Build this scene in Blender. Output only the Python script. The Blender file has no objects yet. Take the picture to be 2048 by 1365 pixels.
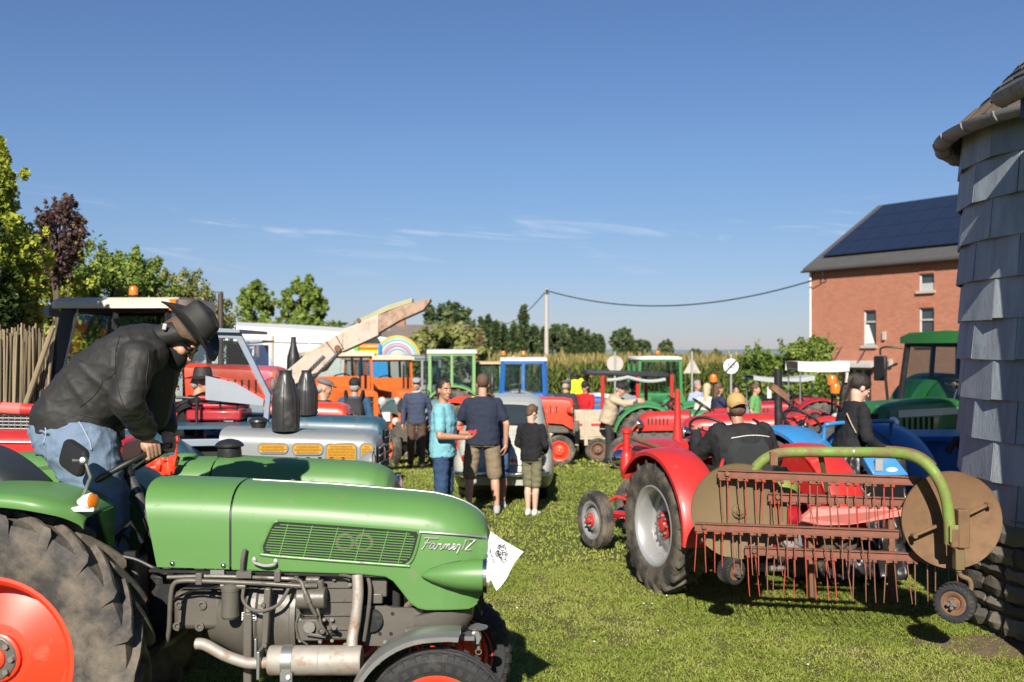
import bpy, bmesh, math, random
import numpy as np
from mathutils import Vector, Matrix, Euler, noise
random.seed(7)
rng = np.random.default_rng(7)
R = math.radians
PI = math.pi
scene = bpy.context.scene
C = scene.collection
# ---------------------------------------------------------------- camera, sky, sun, exposure
F, H, HOR = 1991.0, 2.0, 705.0          # focal length in photo pixels, eye height, horizon row
cd = bpy.data.cameras.new('camera'); cam = bpy.data.objects.new('camera', cd); C.objects.link(cam)
cam.location = (0, 0, H); cam.rotation_euler = (R(90), 0, 0)
cd.lens = 35.0; cd.sensor_width = 36.0; cd.shift_y = (HOR - 682.5) / 2048
cd.clip_start = 0.05; cd.clip_end = 6000
cd.dof.use_dof = True; cd.dof.focus_distance = 5.6; cd.dof.aperture_fstop = 2.9
scene.camera = cam
SUN = Vector((-0.12, -1.0, 0.62)).normalized()
w = bpy.data.worlds.new('World'); scene.world = w; w.use_nodes = True
nt = w.node_tree; nt.nodes.clear()
def wn(t, **k):
    n = nt.nodes.new(t)
    for a, b in k.items(): setattr(n, a, b)
    return n
out = wn('ShaderNodeOutputWorld'); bg = wn('ShaderNodeBackground')
sky = wn('ShaderNodeTexSky', sky_type='NISHITA', sun_disc=False)
sky.sun_elevation = math.asin(SUN.z); sky.sun_rotation = math.atan2(SUN.x, SUN.y)
sky.air_density = 1.0; sky.dust_density = 0.15; sky.ozone_density = 4.0; sky.altitude = 100
tc = wn('ShaderNodeTexCoord'); sep = wn('ShaderNodeSeparateXYZ')
nt.links.new(tc.outputs['Generated'], sep.inputs[0])
def wm(op, a, b):
    n = wn('ShaderNodeMath', operation=op)
    for i, x in enumerate((a, b)):
        if x is None: continue
        if hasattr(x, 'type'): nt.links.new(x, n.inputs[i])
        else: n.inputs[i].default_value = x
    return n.outputs[0]
az = wm('ARCTAN2', sep.outputs[0], sep.outputs[1])
cmb = wn('ShaderNodeCombineXYZ')
nt.links.new(wm('MULTIPLY', az, 4.2), cmb.inputs[0])
nt.links.new(wm('ADD', wm('MULTIPLY', sep.outputs[2], 46.0), wm('MULTIPLY', az, 4.5)), cmb.inputs[1])
n1 = wn('ShaderNodeTexNoise'); n1.inputs['Scale'].default_value = 1.35; n1.inputs['Detail'].default_value = 7; n1.inputs['Roughness'].default_value = 0.62; n1.inputs['Distortion'].default_value = 0.9
nt.links.new(cmb.outputs[0], n1.inputs['Vector'])
r1 = wn('ShaderNodeValToRGB'); r1.color_ramp.elements[0].position = 0.555; r1.color_ramp.elements[1].position = 0.82
nt.links.new(n1.outputs[0], r1.inputs[0])
r2 = wn('ShaderNodeValToRGB'); cr = r2.color_ramp                       # cirrus keeps to a band above the horizon
cr.elements[0].position = 0.07; cr.elements[0].color = (0, 0, 0, 1); cr.elements[1].position = 0.115; cr.elements[1].color = (1, 1, 1, 1)
e = cr.elements.new(0.155); e.color = (0, 0, 0, 1)
nt.links.new(sep.outputs[2], r2.inputs[0])
mx = wn('ShaderNodeMixRGB'); mx.inputs[2].default_value = (4.4, 4.6, 5.3, 1)
nt.links.new(wm('MULTIPLY', wm('MULTIPLY', r1.outputs[0], r2.outputs[0]), 0.85), mx.inputs[0])
tn = wn('ShaderNodeMixRGB', blend_type='MULTIPLY'); tn.inputs[0].default_value = 1.0; 
rz_ = wn('ShaderNodeValToRGB'); el = rz_.color_ramp.elements          # summer haze: dims and greys the low sky
for i, (p, c) in enumerate(((0.0, (0.31, 0.31, 0.42)), (0.058, (0.34, 0.345, 0.44)), (0.112, (0.37, 0.38, 0.445)), (0.2, (0.395, 0.42, 0.485)), (0.33, (0.385, 0.42, 0.505)))):
    x_ = el[i] if i < 2 else el.new(p)
    x_.position = p; x_.color = (*c, 1)
nt.links.new(sep.outputs[2], rz_.inputs[0]); nt.links.new(rz_.outputs[0], tn.inputs[2])
nt.links.new(sky.outputs[0], tn.inputs[1]); nt.links.new(tn.outputs[0], mx.inputs[1]); nt.links.new(mx.outputs[0], bg.inputs[0])
bg.inputs[1].default_value = 0.12
nt.links.new(bg.outputs[0], out.inputs[0])
sd = bpy.data.lights.new('sun', 'SUN'); so = bpy.data.objects.new('sun', sd); C.objects.link(so)
sd.energy = 5.0; sd.angle = R(0.55); sd.color = (1.0, 0.93, 0.82)
so.rotation_euler = (-SUN).to_track_quat('-Z', 'Y').to_euler()
so.location = (0, -5, 20)
scene.view_settings.view_transform = 'Standard'; scene.view_settings.look = 'None'
scene.view_settings.exposure = 0.68; scene.view_settings.gamma = 1.0
scene.cycles.max_bounces = 8; scene.cycles.transparent_max_bounces = 12; scene.cycles.caustics_reflective = False; scene.cycles.caustics_refractive = False

# ---------------------------------------------------------------- helpers
def P(px, py, Y): return Vector(((px - 1024) / F * Y, Y, H - (py - HOR) / F * Y))
def gz(y):
    if y < 5: return 0.0
    if y < 30: return -0.0011 * (y - 5) ** 2
    return -0.6875 - 0.3 * (1 - math.exp(-(y - 30) * 0.055 / 0.3))
def GD(py):                                   # distance at which the ground crosses a picture row
    d = 10.0
    for _ in range(40): d = (H - gz(d)) * F / (py - HOR)
    return d
def lerp(a, b, t): return a + (b - a) * t

class NB:
    def __init__(s, name):
        s.m = bpy.data.materials.new(name); s.m.use_nodes = True; s.t = s.m.node_tree; s.t.nodes.clear()
        s.o = s.n('ShaderNodeOutputMaterial')
    def n(s, t, **k):
        x = s.t.nodes.new(t)
        for a, b in k.items(): setattr(x, a, b)
        return x
    def l(s, a, b): s.t.links.new(a, b)
    def noise(s, vec, scale, detail=4, rough=0.55, dist=0.0):
        x = s.n('ShaderNodeTexNoise'); x.inputs['Scale'].default_value = scale; x.inputs['Detail'].default_value = detail
        x.inputs['Roughness'].default_value = rough; x.inputs['Distortion'].default_value = dist
        if vec: s.l(vec, x.inputs['Vector'])
        return x.outputs['Fac']
    def ramp(s, fac, stops):
        x = s.n('ShaderNodeValToRGB'); e = x.color_ramp.elements
        while len(e) < len(stops): e.new(0.5)
        for i, (p, c) in enumerate(stops):
            e[i].position = p; e[i].color = (*c, 1) if len(c) == 3 else c
        s.l(fac, x.inputs[0]); return x.outputs[0]
    def mix(s, fac, a, b, mode='MIX'):
        x = s.n('ShaderNodeMixRGB', blend_type=mode)
        for i, v in enumerate((fac, a, b)):
            if hasattr(v, 'type') and hasattr(v, 'links'): s.l(v, x.inputs[i])
            elif isinstance(v, (int, float)): x.inputs[i].default_value = v if i == 0 else (v, v, v, 1)
            else: x.inputs[i].default_value = (*v, 1)
        return x.outputs[0]
    def math(s, op, a, b=None):
        x = s.n('ShaderNodeMath', operation=op)
        for i, v in enumerate((a, b)):
            if v is None: continue
            if hasattr(v, 'links'): s.l(v, x.inputs[i])
            else: x.inputs[i].default_value = v
        return x.outputs[0]
    def bump(s, h, strength=0.3, dist=0.01):
        x = s.n('ShaderNodeBump'); x.inputs['Strength'].default_value = strength; x.inputs['Distance'].default_value = dist
        s.l(h, x.inputs['Height']); return x.outputs[0]
    def obj(s): return s.n('ShaderNodeTexCoord').outputs['Object']
    def pos(s): return s.n('ShaderNodeNewGeometry').outputs['Position']
    def pbsdf(s, col, rough=0.5, metal=0.0, normal=None, coat=0.0, spec=0.5, **k):
        b = s.n('ShaderNodeBsdfPrincipled')
        if hasattr(col, 'links'): s.l(col, b.inputs['Base Color'])
        else: b.inputs['Base Color'].default_value = (*col, 1)
        if hasattr(rough, 'links'): s.l(rough, b.inputs['Roughness'])
        else: b.inputs['Roughness'].default_value = rough
        b.inputs['Metallic'].default_value = metal; b.inputs['Coat Weight'].default_value = coat; b.inputs['Coat Roughness'].default_value = 0.12
        b.inputs['Specular IOR Level'].default_value = spec
        for a, v in k.items(): b.inputs[a.replace('_', ' ')].default_value = v
        if normal: s.l(normal, b.inputs['Normal'])
        s.l(b.outputs[0], s.o.inputs[0]); return b
MC = {}
def mat(name, col, rough=0.5, metal=0.0, var=0.14, vs=5.0, bump=0.0, bs=60.0, coat=0.0, dirt=None, spec=0.5, world=False):
    if name in MC: return MC[name]
    b = NB(name); v = b.pos() if world else b.obj()
    c = b.mix(b.noise(v, vs, 5), tuple(x * (1 - var) for x in col), tuple(min(1, x * (1 + var)) for x in col))
    rr = rough
    if dirt:                                   # (colour, cover 0..1, scale)
        dc, cov, ds = dirt
        f = b.ramp(b.noise(v, ds, 8, 0.68), [(0.62 - cov * 0.4, (0, 0, 0)), (0.86 - cov * 0.4, (1, 1, 1))])
        c = b.mix(f, c, dc); rr = b.math('ADD', b.math('MULTIPLY', f, 0.9 - rough if rough < 0.9 else 0), rough)
    nrm = b.bump(b.noise(v, bs, 5), bump) if bump else None
    b.pbsdf(c, rr, metal, nrm, coat, spec)
    MC[name] = b.m; return b.m

class MB:
    def __init__(s, root=None):
        s.v, s.f, s.m = [], [], []
        s.M = root.matrix_basis.inverted() if root is not None else Matrix()
    def add(s, vs, fs, mi=0):
        o = len(s.v); M = s.M
        s.v += [tuple(M @ Vector(p)) for p in vs]
        s.f += [tuple(i + o for i in f) for f in fs]; s.m += [mi] * len(fs); return s
    def box(s, c, size, rot=None, mi=0):
        x, y, z = (q / 2 for q in size); c = Vector(c)
        vs = [Vector((a * x, b * y, d * z)) for a in (-1, 1) for b in (-1, 1) for d in (-1, 1)]
        if rot is not None:
            rm = rot if isinstance(rot, Matrix) else Euler(rot).to_matrix()
            vs = [rm @ q for q in vs]
        return s.add([q + c for q in vs], [(0, 1, 3, 2), (4, 6, 7, 5), (0, 4, 5, 1), (2, 3, 7, 6), (0, 2, 6, 4), (1, 5, 7, 3)], mi)
    def bar(s, p0, p1, w, h, up=(0, 0, 1), mi=0):   # box beam between two points
        p0, p1 = Vector(p0), Vector(p1); d = (p1 - p0); L = d.length; d.normalize(); u = Vector(up)
        l = d.cross(u)
        if l.length < 1e-4: l = d.cross(Vector((1, 0, 0)))
        l.normalize(); u = l.cross(d)
        return s.box((p0 + p1) / 2, (L, w, h), Matrix((d, l, u)).transposed(), mi)
    def loft(s, rings, closed=True, cap0=True, cap1=True, mi=0):
        n = len(rings[0]); vs = [p for r in rings for p in r]; fs = []
        for i in range(len(rings) - 1):
            for j in range(n if closed else n - 1):
                k = (j + 1) % n
                fs.append((i * n + j, i * n + k, (i + 1) * n + k, (i + 1) * n + j))
        if cap0: fs.append(tuple(range(n - 1, -1, -1)))
        if cap1: fs.append(tuple(range((len(rings) - 1) * n, len(rings) * n)))
        return s.add(vs, fs, mi)
    def tube(s, pts, r, n=10, caps=True, mi=0):
        pts = [Vector(p) for p in pts]; rr = r if isinstance(r, (list, tuple)) else [r] * len(pts)
        rings = []; prev = None
        for i, p in enumerate(pts):
            t = (pts[min(i + 1, len(pts) - 1)] - pts[max(i - 1, 0)]).normalized()
            if prev is None: a = t.orthogonal().normalized()
            else:
                a = prev - t * prev.dot(t)
                a = a.normalized() if a.length > 1e-5 else t.orthogonal().normalized()
            prev = a; b = t.cross(a)
            rings.append([p + (a * math.cos(2 * PI * k / n) + b * math.sin(2 * PI * k / n)) * rr[i] for k in range(n)])
        return s.loft(rings, True, caps, caps, mi)
    def cyl(s, p0, p1, r0, r1=None, n=16, mi=0): return s.tube([p0, p1], [r0, r0 if r1 is None else r1], n, True, mi)
    def lathe(s, prof, o=(0, 0, 0), ax=(0, 0, 1), n=24, mi=0, caps=False, a0=0.0, a1=2 * PI):
        o = Vector(o); ax = Vector(ax).normalized(); a = ax.orthogonal().normalized(); b = ax.cross(a)
        full = abs(a1 - a0 - 2 * PI) < 1e-6; m = n if full else n + 1
        rings = [[o + ax * h + (a * math.cos(a0 + (a1 - a0) * k / n) + b * math.sin(a0 + (a1 - a0) * k / n)) * r for k in range(m)] for r, h in prof]
        return s.loft(rings, full, caps, caps, mi)
    def prism(s, poly, fn, t0, t1, mi=0):      # poly of (a,b); fn(a,b,t) -> point
        n = len(poly)
        return s.loft([[fn(a, b, t0) for a, b in poly], [fn(a, b, t1) for a, b in poly]], True, True, True, mi)
    def ball(s, c, r, n=16, m=10, rot=None, mi=0):
        c = Vector(c); r = (r, r, r) if isinstance(r, (int, float)) else r
        vs = []; 
        for i in range(m + 1):
            ph = PI * i / m
            for j in range(n):
                th = 2 * PI * j / n
                q = Vector((r[0] * math.sin(ph) * math.cos(th), r[1] * math.sin(ph) * math.sin(th), r[2] * math.cos(ph)))
                if rot is not None: q = rot @ q
                vs.append(c + q)
        fs = []
        for i in range(m):
            for j in range(n):
                k = (j + 1) % n
                if i == 0: fs.append((0, (i + 1) * n + j, (i + 1) * n + k))
                elif i == m - 1: fs.append((i * n + j, m * n, i * n + k))
                else: fs.append((i * n + j, (i + 1) * n + j, (i + 1) * n + k, i * n + k))
        return s.add(vs, fs, mi)
    def cap(s, p0, p1, r0, r1, n=12, mi=0):    # rounded cone, closed
        p0, p1 = Vector(p0), Vector(p1); d = p1 - p0; L = d.length; d = d / max(L, 1e-6)
        pts, rr = [], []
        for a in (1.0, 0.85, 0.5): pts.append(p0 - d * r0 * a * 0.98); rr.append(r0 * math.sqrt(max(0.004, 1 - a * a)))
        pts.append(p0); rr.append(r0); pts.append(p1); rr.append(r1)
        for a in (0.5, 0.85, 1.0): pts.append(p1 + d * r1 * a * 0.98); rr.append(r1 * math.sqrt(max(0.004, 1 - a * a)))
        return s.tube(pts, rr, n, True, mi)
    def mesh(s, name, mats=None, smooth=38):
        me = bpy.data.meshes.new(name); me.from_pydata(s.v, [], s.f)
        for x in (mats if isinstance(mats, (list, tuple)) else [mats]) if mats else []: me.materials.append(x)
        if any(s.m): me.polygons.foreach_set('material_index', s.m)
        if smooth:
            me.polygons.foreach_set('use_smooth', [True] * len(me.polygons)); me.set_sharp_from_angle(angle=R(smooth))
        me.update(); return me
    def build(s, name, mats, parent=None, smooth=38, bevel=0.0, loc=None, rot=None, label=None):
        o = bpy.data.objects.new(name, s.mesh(name, mats, smooth)); C.objects.link(o)
        if parent is not None: o.parent = parent
        if loc is not None: o.location = loc
        if rot is not None: o.rotation_euler = rot
        if bevel:
            b = o.modifiers.new('bevel', 'BEVEL'); b.width = bevel; b.segments = 2; b.limit_method = 'ANGLE'; b.angle_limit = R(40)
        if label: o['label'] = label
        return o
def tag(o, label=None, cat=None, group=None, kind=None):
    for k, v in (('label', label), ('category', cat), ('group', group), ('kind', kind)):
        if v: o[k] = v
    return o
def thing(name, label, cat, loc=(0, 0, 0), rz=0.0, group=None):
    o = bpy.data.objects.new(name, None); C.objects.link(o); o.empty_display_size = 0.2
    o.matrix_basis = Matrix.Translation(Vector(loc)) @ Matrix.Rotation(rz, 4, 'Z')
    return tag(o, label, cat, group)
def place(me, name, parent, loc=(0, 0, 0), rot=(0, 0, 0), scale=None):
    o = bpy.data.objects.new(name, me); C.objects.link(o); o.parent = parent; o.location = loc; o.rotation_euler = rot
    if scale: o.scale = scale
    return o
def bez(pts, n=8):                              # Catmull-Rom through the points
    pts = [Vector(p) for p in pts]; q = [pts[0] * 2 - pts[1]] + pts + [pts[-1] * 2 - pts[-2]]; o = []
    for i in range(1, len(q) - 2):
        a, b, c, d = q[i - 1:i + 3]
        for k in range(n):
            t = k / n
            o.append(0.5 * ((2 * b) + (c - a) * t + (2 * a - 5 * b + 4 * c - d) * t * t + (3 * b - a - 3 * c + d) * t ** 3))
    o.append(pts[-1]); return o
def text_mesh(txt, size, shear=0.0, depth=0.002, bold=0.0, name='lettering'):
    cu = bpy.data.curves.new('t', 'FONT'); cu.body = txt; cu.size = size; cu.shear = shear; cu.extrude = depth; cu.offset = bold
    cu.align_x = 'CENTER'; cu.align_y = 'CENTER'; cu.resolution_u = 3
    o = bpy.data.objects.new('t', cu); C.objects.link(o)
    dg = bpy.context.evaluated_depsgraph_get(); me = bpy.data.meshes.new_from_object(o.evaluated_get(dg)); me.name = name
    bpy.data.objects.remove(o); bpy.data.curves.remove(cu); return me
def lettering(txt, size, mat_, parent, loc, rot, shear=0.0, depth=0.002, bold=0.0, name='lettering'):
    me = text_mesh(txt, size, shear, depth, bold, name); me.materials.clear(); me.materials.append(mat_)
    return place(me, name, parent, loc, rot)
def npmesh(name, V, Fq, mats, tint=None):       # V (n,3), Fq (m,k) arrays
    me = bpy.data.meshes.new(name); k = Fq.shape[1]
    me.vertices.add(len(V)); me.vertices.foreach_set('co', np.ascontiguousarray(V, dtype=np.float32).ravel())
    me.loops.add(Fq.size); me.loops.foreach_set('vertex_index', Fq.astype(np.int32).ravel())
    me.polygons.add(len(Fq)); me.polygons.foreach_set('loop_start', np.arange(0, Fq.size, k, dtype=np.int32))
    me.polygons.foreach_set('loop_total', np.full(len(Fq), k, dtype=np.int32))
    if tint is not None:
        a = me.attributes.new('tint', 'FLOAT', 'FACE'); a.data.foreach_set('value', tint.astype(np.float32))
    for x in (mats if isinstance(mats, (list, tuple)) else [mats]): me.materials.append(x)
    me.update(calc_edges=True); me.validate(); return me
# ---------------------------------------------------------------- materials
rubber = mat('tyre_rubber', (0.036, 0.034, 0.032), 0.75, var=0.3, vs=14, bump=0.25, bs=90, dirt=((0.17, 0.14, 0.105), 0.5, 5.0))
rubber_dark = mat('tyre_rubber_dark', (0.02, 0.02, 0.021), 0.7, var=0.3, vs=10, bump=0.2, bs=70, dirt=((0.09, 0.08, 0.065), 0.2, 7))
chrome = mat('chrome', (0.75, 0.75, 0.74), 0.14, 1.0, var=0.05)
badge_m = mat('badge_metal', (0.46, 0.45, 0.43), 0.4, 0.45, var=0.04)
trim_m = mat('polished_trim', (0.33, 0.33, 0.32), 0.42, 0.6, var=0.05)
steel = mat('dull_steel', (0.36, 0.36, 0.35), 0.42, 0.8, var=0.15, dirt=((0.2, 0.14, 0.1), 0.12, 12))
black = mat('black_plastic', (0.014, 0.014, 0.015), 0.5, var=0.2)
blackm = mat('black_metal', (0.028, 0.028, 0.029), 0.4, 0.3, var=0.25, vs=20, dirt=((0.08, 0.07, 0.06), 0.18, 9))
bottle_m = mat('dark_grey_metal', (0.05, 0.05, 0.05), 0.38, 0.4, var=0.25, vs=14, dirt=((0.11, 0.10, 0.09), 0.2, 7))
vinyl = mat('dark_vinyl', (0.035, 0.04, 0.042), 0.55, var=0.2, bump=0.15, bs=200)
engine_grey = mat('engine_grey', (0.115, 0.105, 0.088), 0.42, 0.1, var=0.16, vs=9, bump=0.12, bs=45, dirt=((0.05, 0.043, 0.035), 0.24, 7))
muffler_m = mat('muffler_steel', (0.36, 0.33, 0.29), 0.6, 0.35, var=0.2, vs=12, bump=0.18, bs=120, dirt=((0.26, 0.13, 0.06), 0.34, 16))
rust = mat('rusty_iron', (0.17, 0.088, 0.05), 0.82, 0.15, var=0.35, vs=7, bump=0.35, bs=80, dirt=((0.3, 0.14, 0.075), 0.3, 11))
rust_red = mat('rusted_red_paint', (0.21, 0.07, 0.046), 0.68, 0.0, var=0.25, vs=9, bump=0.3, bs=70, dirt=((0.15, 0.075, 0.045), 0.5, 13))
rust_disc = mat('rusty_sheet', (0.19, 0.108, 0.055), 0.74, 0.2, var=0.24, vs=4, bump=0.2, bs=90, dirt=((0.14, 0.082, 0.046), 0.4, 6))
rust_olive = mat('rusty_green_sheet', (0.155, 0.108, 0.052), 0.7, 0.1, var=0.2, vs=4, bump=0.2, bs=90, dirt=((0.17, 0.19, 0.055), 0.14, 3.0))  # base colour also darkened for the tine bars' shadows on the left disc
tube_green = mat('flaking_green_paint', (0.16, 0.25, 0.045), 0.55, 0.0, var=0.2, vs=6, bump=0.25, bs=60, dirt=((0.19, 0.115, 0.06), 0.48, 9))
tine_m = mat('tine_steel', (0.24, 0.10, 0.065), 0.6, 0.3, var=0.3, vs=9)
tine_red = mat('tine_red', (0.38, 0.055, 0.035), 0.5, 0.0, var=0.2, vs=9)
def paint(name, col, rough=0.42, coat=0.2, d=0.1): return mat(name, col, rough, 0.0, var=0.09, vs=3, coat=coat, bump=0.05, bs=7, dirt=((0.19, 0.15, 0.1), d, 8))
fendt_green = paint('leaf_green_paint', (0.092, 0.215, 0.058), 0.42, 0.0, 0.07)
fendt_green_b = paint('older_green_paint', (0.09, 0.205, 0.06), 0.48, 0.0, 0.12)
deutz_green = paint('mid_green_paint', (0.04, 0.22, 0.065), 0.45, 0.2, 0.2)
pale_green = paint('pale_green_paint', (0.16, 0.32, 0.11), 0.45, 0.2, 0.2)
jd_green = paint('deep_green_paint', (0.02, 0.125, 0.03), 0.4, 0.2, 0.08)
red_paint = paint('red_paint', (0.50, 0.026, 0.022), 0.42, 0.2, 0.07)
orange_red = paint('orange_red_paint', (0.74, 0.052, 0.018), 0.38, 0.3, 0.05)
wine_red = paint('wine_red_paint', (0.33, 0.012, 0.02), 0.4, 0.3, 0.1)
dull_red = paint('sun_faded_red', (0.56, 0.085, 0.05), 0.55, 0.1, 0.2)
orange = paint('orange_paint', (0.62, 0.135, 0.022), 0.45, 0.2, 0.18)
blue_paint = paint('blue_paint', (0.02, 0.125, 0.40), 0.4, 0.3, 0.14)
blue_light = paint('light_blue_paint', (0.035, 0.2, 0.46), 0.42, 0.3, 0.16)
teal = paint('teal_paint', (0.028, 0.08, 0.115), 0.45, 0.15, 0.1)
pale_teal = paint('pale_teal_paint', (0.13, 0.25, 0.25), 0.5, 0.1, 0.2)
grey_paint = paint('pale_grey_paint', (0.20, 0.215, 0.215), 0.42, 0.2, 0.06)
steel_blue = paint('grey_blue_paint', (0.2, 0.245, 0.3), 0.45, 0.2, 0.12)
silver = mat('silver_rim', (0.42, 0.42, 0.42), 0.38, 0.45, var=0.08, dirt=((0.17, 0.13, 0.09), 0.12, 6))
white_paint = paint('white_paint', (0.72, 0.70, 0.64), 0.45, 0.1, 0.1)
cream = paint('cream_paint', (0.66, 0.58, 0.44), 0.5, 0.1, 0.1)
tan_roof = paint('tan_roof_paint', (0.56, 0.40, 0.23), 0.6, 0.0, 0.12)
yellow_mesh = mat('yellow_grille', (0.50, 0.255, 0.008), 0.5, var=0.12, vs=30, bump=0.5, bs=180)
yellow_paint = paint('yellow_paint', (0.72, 0.42, 0.02))
shade_black = mat('interior_shade_black', (0.012, 0.013, 0.011), 0.8, var=0.3)  # near-black colour stands for the shade inside grilles, louvres and holes
plate_white = mat('plate_white', (0.78, 0.78, 0.77), 0.45, var=0.03)
paper_m = mat('paper', (0.86, 0.87, 0.90), 0.7, var=0.02)
ink = mat('black_ink', (0.012, 0.012, 0.014), 0.6, var=0.1)
ink_red = mat('red_ink', (0.5, 0.03, 0.03), 0.5, var=0.1)
wood_grey = mat('weathered_wood', (0.42, 0.36, 0.27), 0.8, var=0.25, vs=7, bump=0.3, bs=50)
wood_brown = mat('brown_wood', (0.22, 0.115, 0.055), 0.75, var=0.3, vs=9, bump=0.3, bs=40)
canvas = mat('white_canvas', (0.74, 0.72, 0.66), 0.85, var=0.06, vs=2, bump=0.2, bs=5)
grey_canvas = mat('grey_canvas', (0.36, 0.38, 0.38), 0.85, var=0.1, vs=3, bump=0.3, bs=6)
tarp = mat('black_tarp', (0.02, 0.02, 0.022), 0.36, var=0.3, vs=6, bump=0.6, bs=9)
concrete = mat('concrete', (0.42, 0.38, 0.33), 0.85, var=0.15, vs=8, bump=0.2)
galv = mat('galvanised_steel', (0.42, 0.43, 0.43), 0.5, 0.55, var=0.12, vs=12)
zinc = mat('zinc_gutter', (0.27, 0.275, 0.28), 0.6, 0.2, var=0.2, vs=8, dirt=((0.14, 0.14, 0.14), 0.25, 9))
def glass_mat(name, tintc, fac, rough=0.03):
    b = NB(name); tr = b.n('ShaderNodeBsdfTransparent'); tr.inputs[0].default_value = (*tintc, 1)
    gl = b.n('ShaderNodeBsdfGlossy'); gl.inputs['Roughness'].default_value = rough; gl.inputs[0].default_value = (0.9, 0.95, 1, 1)
    lw = b.n('ShaderNodeLayerWeight'); lw.inputs[0].default_value = .5; pw = b.math('POWER', lw.outputs['Facing'], 4.0)
    m = b.n('ShaderNodeMixShader'); b.l(b.math('ADD', b.math('MULTIPLY', pw, .7), fac * .5 + .015), m.inputs[0]); b.l(tr.outputs[0], m.inputs[1]); b.l(gl.outputs[0], m.inputs[2])
    b.l(m.outputs[0], b.o.inputs[0]); return b.m
glass = glass_mat('cab_glass', (0.80, 0.86, 0.86), 0.02)
glass_clear = glass_mat('clear_glass', (0.85, 0.88, 0.88), 0.05)
glass_dark = glass_mat('dark_glass', (0.10, 0.13, 0.14), 0.12)
b = NB('amber_lens'); b.pbsdf((0.85, 0.22, 0.01), 0.2, coat=0.6, Transmission_Weight=0.25); amber = b.m
b = NB('red_lens'); b.pbsdf((0.55, 0.01, 0.01), 0.15, coat=0.6); red_lens = b.m
b = NB('lamp_glass'); b.pbsdf((0.75, 0.76, 0.74), 0.1, coat=0.6, metal=0.3); lamp_glass = b.m
# skin and cloth
def skin_mat(name, col):
    b = NB(name); v = b.obj(); c = b.mix(b.noise(v, 18, 4), tuple(x * 0.85 for x in col), tuple(min(1, x * 1.12) for x in col))
    b.pbsdf(c, 0.5, normal=b.bump(b.noise(v, 160, 3), 0.08), Subsurface_Weight=0.0); return b.m
skin = skin_mat('skin', (0.50, 0.27, 0.18)); skin_tan = skin_mat('skin_tanned', (0.40, 0.20, 0.125)); skin_pale = skin_mat('skin_pale', (0.58, 0.36, 0.27))
def cloth(name, col, rough=0.85, wr=0.35, ws=9.0, weave=500, var=0.12):
    if name in MC: return MC[name]
    b = NB(name); v = b.obj()
    c = b.mix(b.noise(v, 6, 5), tuple(x * (1 - var) for x in col), tuple(min(1, x * (1 + var)) for x in col))
    mp = b.n('ShaderNodeMapping'); mp.inputs['Scale'].default_value = (1, 1, 0.45); b.l(v, mp.inputs[0])
    h = b.math('ADD', b.noise(mp.outputs[0], ws, 3, 0.5, 0.6), b.math('MULTIPLY', b.noise(v, weave, 2), 0.04))
    b.pbsdf(c, rough, normal=b.bump(h, wr, 0.05), spec=0.25); MC[name] = b.m; return b.m
hair_dark = mat('dark_hair', (0.018, 0.013, 0.01), 0.55, var=0.4, vs=60, bump=0.6, bs=150)
hair_brown = mat('brown_hair', (0.10, 0.055, 0.03), 0.6, var=0.4, vs=60, bump=0.6, bs=150)
hair_grey = mat('grey_hair', (0.3, 0.27, 0.24), 0.6, var=0.3, vs=60, bump=0.6, bs=150)
hair_blond = mat('blond_hair', (0.55, 0.40, 0.24), 0.6, var=0.3, vs=50, bump=0.6, bs=150)
hair_short = mat('cropped_hair', (0.11, 0.06, 0.04), 0.75, var=0.3, vs=90, bump=0.4, bs=250)
def leaf_mat(name, cols, rough=0.55, trans=0.35):
    b = NB(name); at = b.n('ShaderNodeAttribute'); at.attribute_name = 'tint'
    n = len(cols); c = b.ramp(at.outputs['Fac'], [(i / (n - 1), x) for i, x in enumerate(cols)])
    d = b.n('ShaderNodeBsdfPrincipled'); b.l(c, d.inputs['Base Color']); d.inputs['Roughness'].default_value = rough; d.inputs['Specular IOR Level'].default_value = 0.3
    t = b.n('ShaderNodeBsdfTranslucent'); b.l(b.mix(0.5, c, (0.35, 0.4, 0.03), 'MULTIPLY') if False else c, t.inputs[0])
    m = b.n('ShaderNodeMixShader'); m.inputs[0].default_value = trans; b.l(d.outputs[0], m.inputs[1]); b.l(t.outputs[0], m.inputs[2])
    b.l(m.outputs[0], b.o.inputs[0]); return b.m
bark = mat('bark', (0.11, 0.085, 0.06), 0.9, var=0.3, vs=12, bump=0.6, bs=30)
# ---------------------------------------------------------------- ground and grass
def ground_material():
    b = NB('meadow'); v = b.pos()
    big = b.noise(v, 0.55, 5, 0.6); mid = b.noise(v, 4.0, 6, 0.65); fine = b.noise(v, 60, 4, 0.7)
    c = b.ramp(mid, [(0.28, (0.12, 0.14, 0.032)), (0.5, (0.19, 0.205, 0.05)), (0.72, (0.26, 0.225, 0.09))])
    c = b.mix(b.ramp(big, [(0.45, (0, 0, 0)), (0.75, (0.6, 0.6, 0.6))]), c, (0.15, 0.145, 0.05))
    c = b.mix(b.math('MULTIPLY', fine, 0.75), c, (0.035, 0.045, 0.012))
    b.pbsdf(c, 0.9, normal=b.bump(b.math('ADD', fine, mid), 0.8, 0.03), spec=0.2); return b.m
ys = [-60, -20, -6, 0] + list(np.arange(2, 32, 1.0)) + [36, 42, 50, 60, 75, 95, 130, 200, 400, 900, 2500]
xs = [-2500, -700, -200, -80, -40, -25, -16, -12, -9, -7, -5, -3.5, -2, -1, 0, 1, 2, 3.5, 5, 7, 9, 12, 16, 25, 40, 80, 200, 700, 2500]
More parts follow.
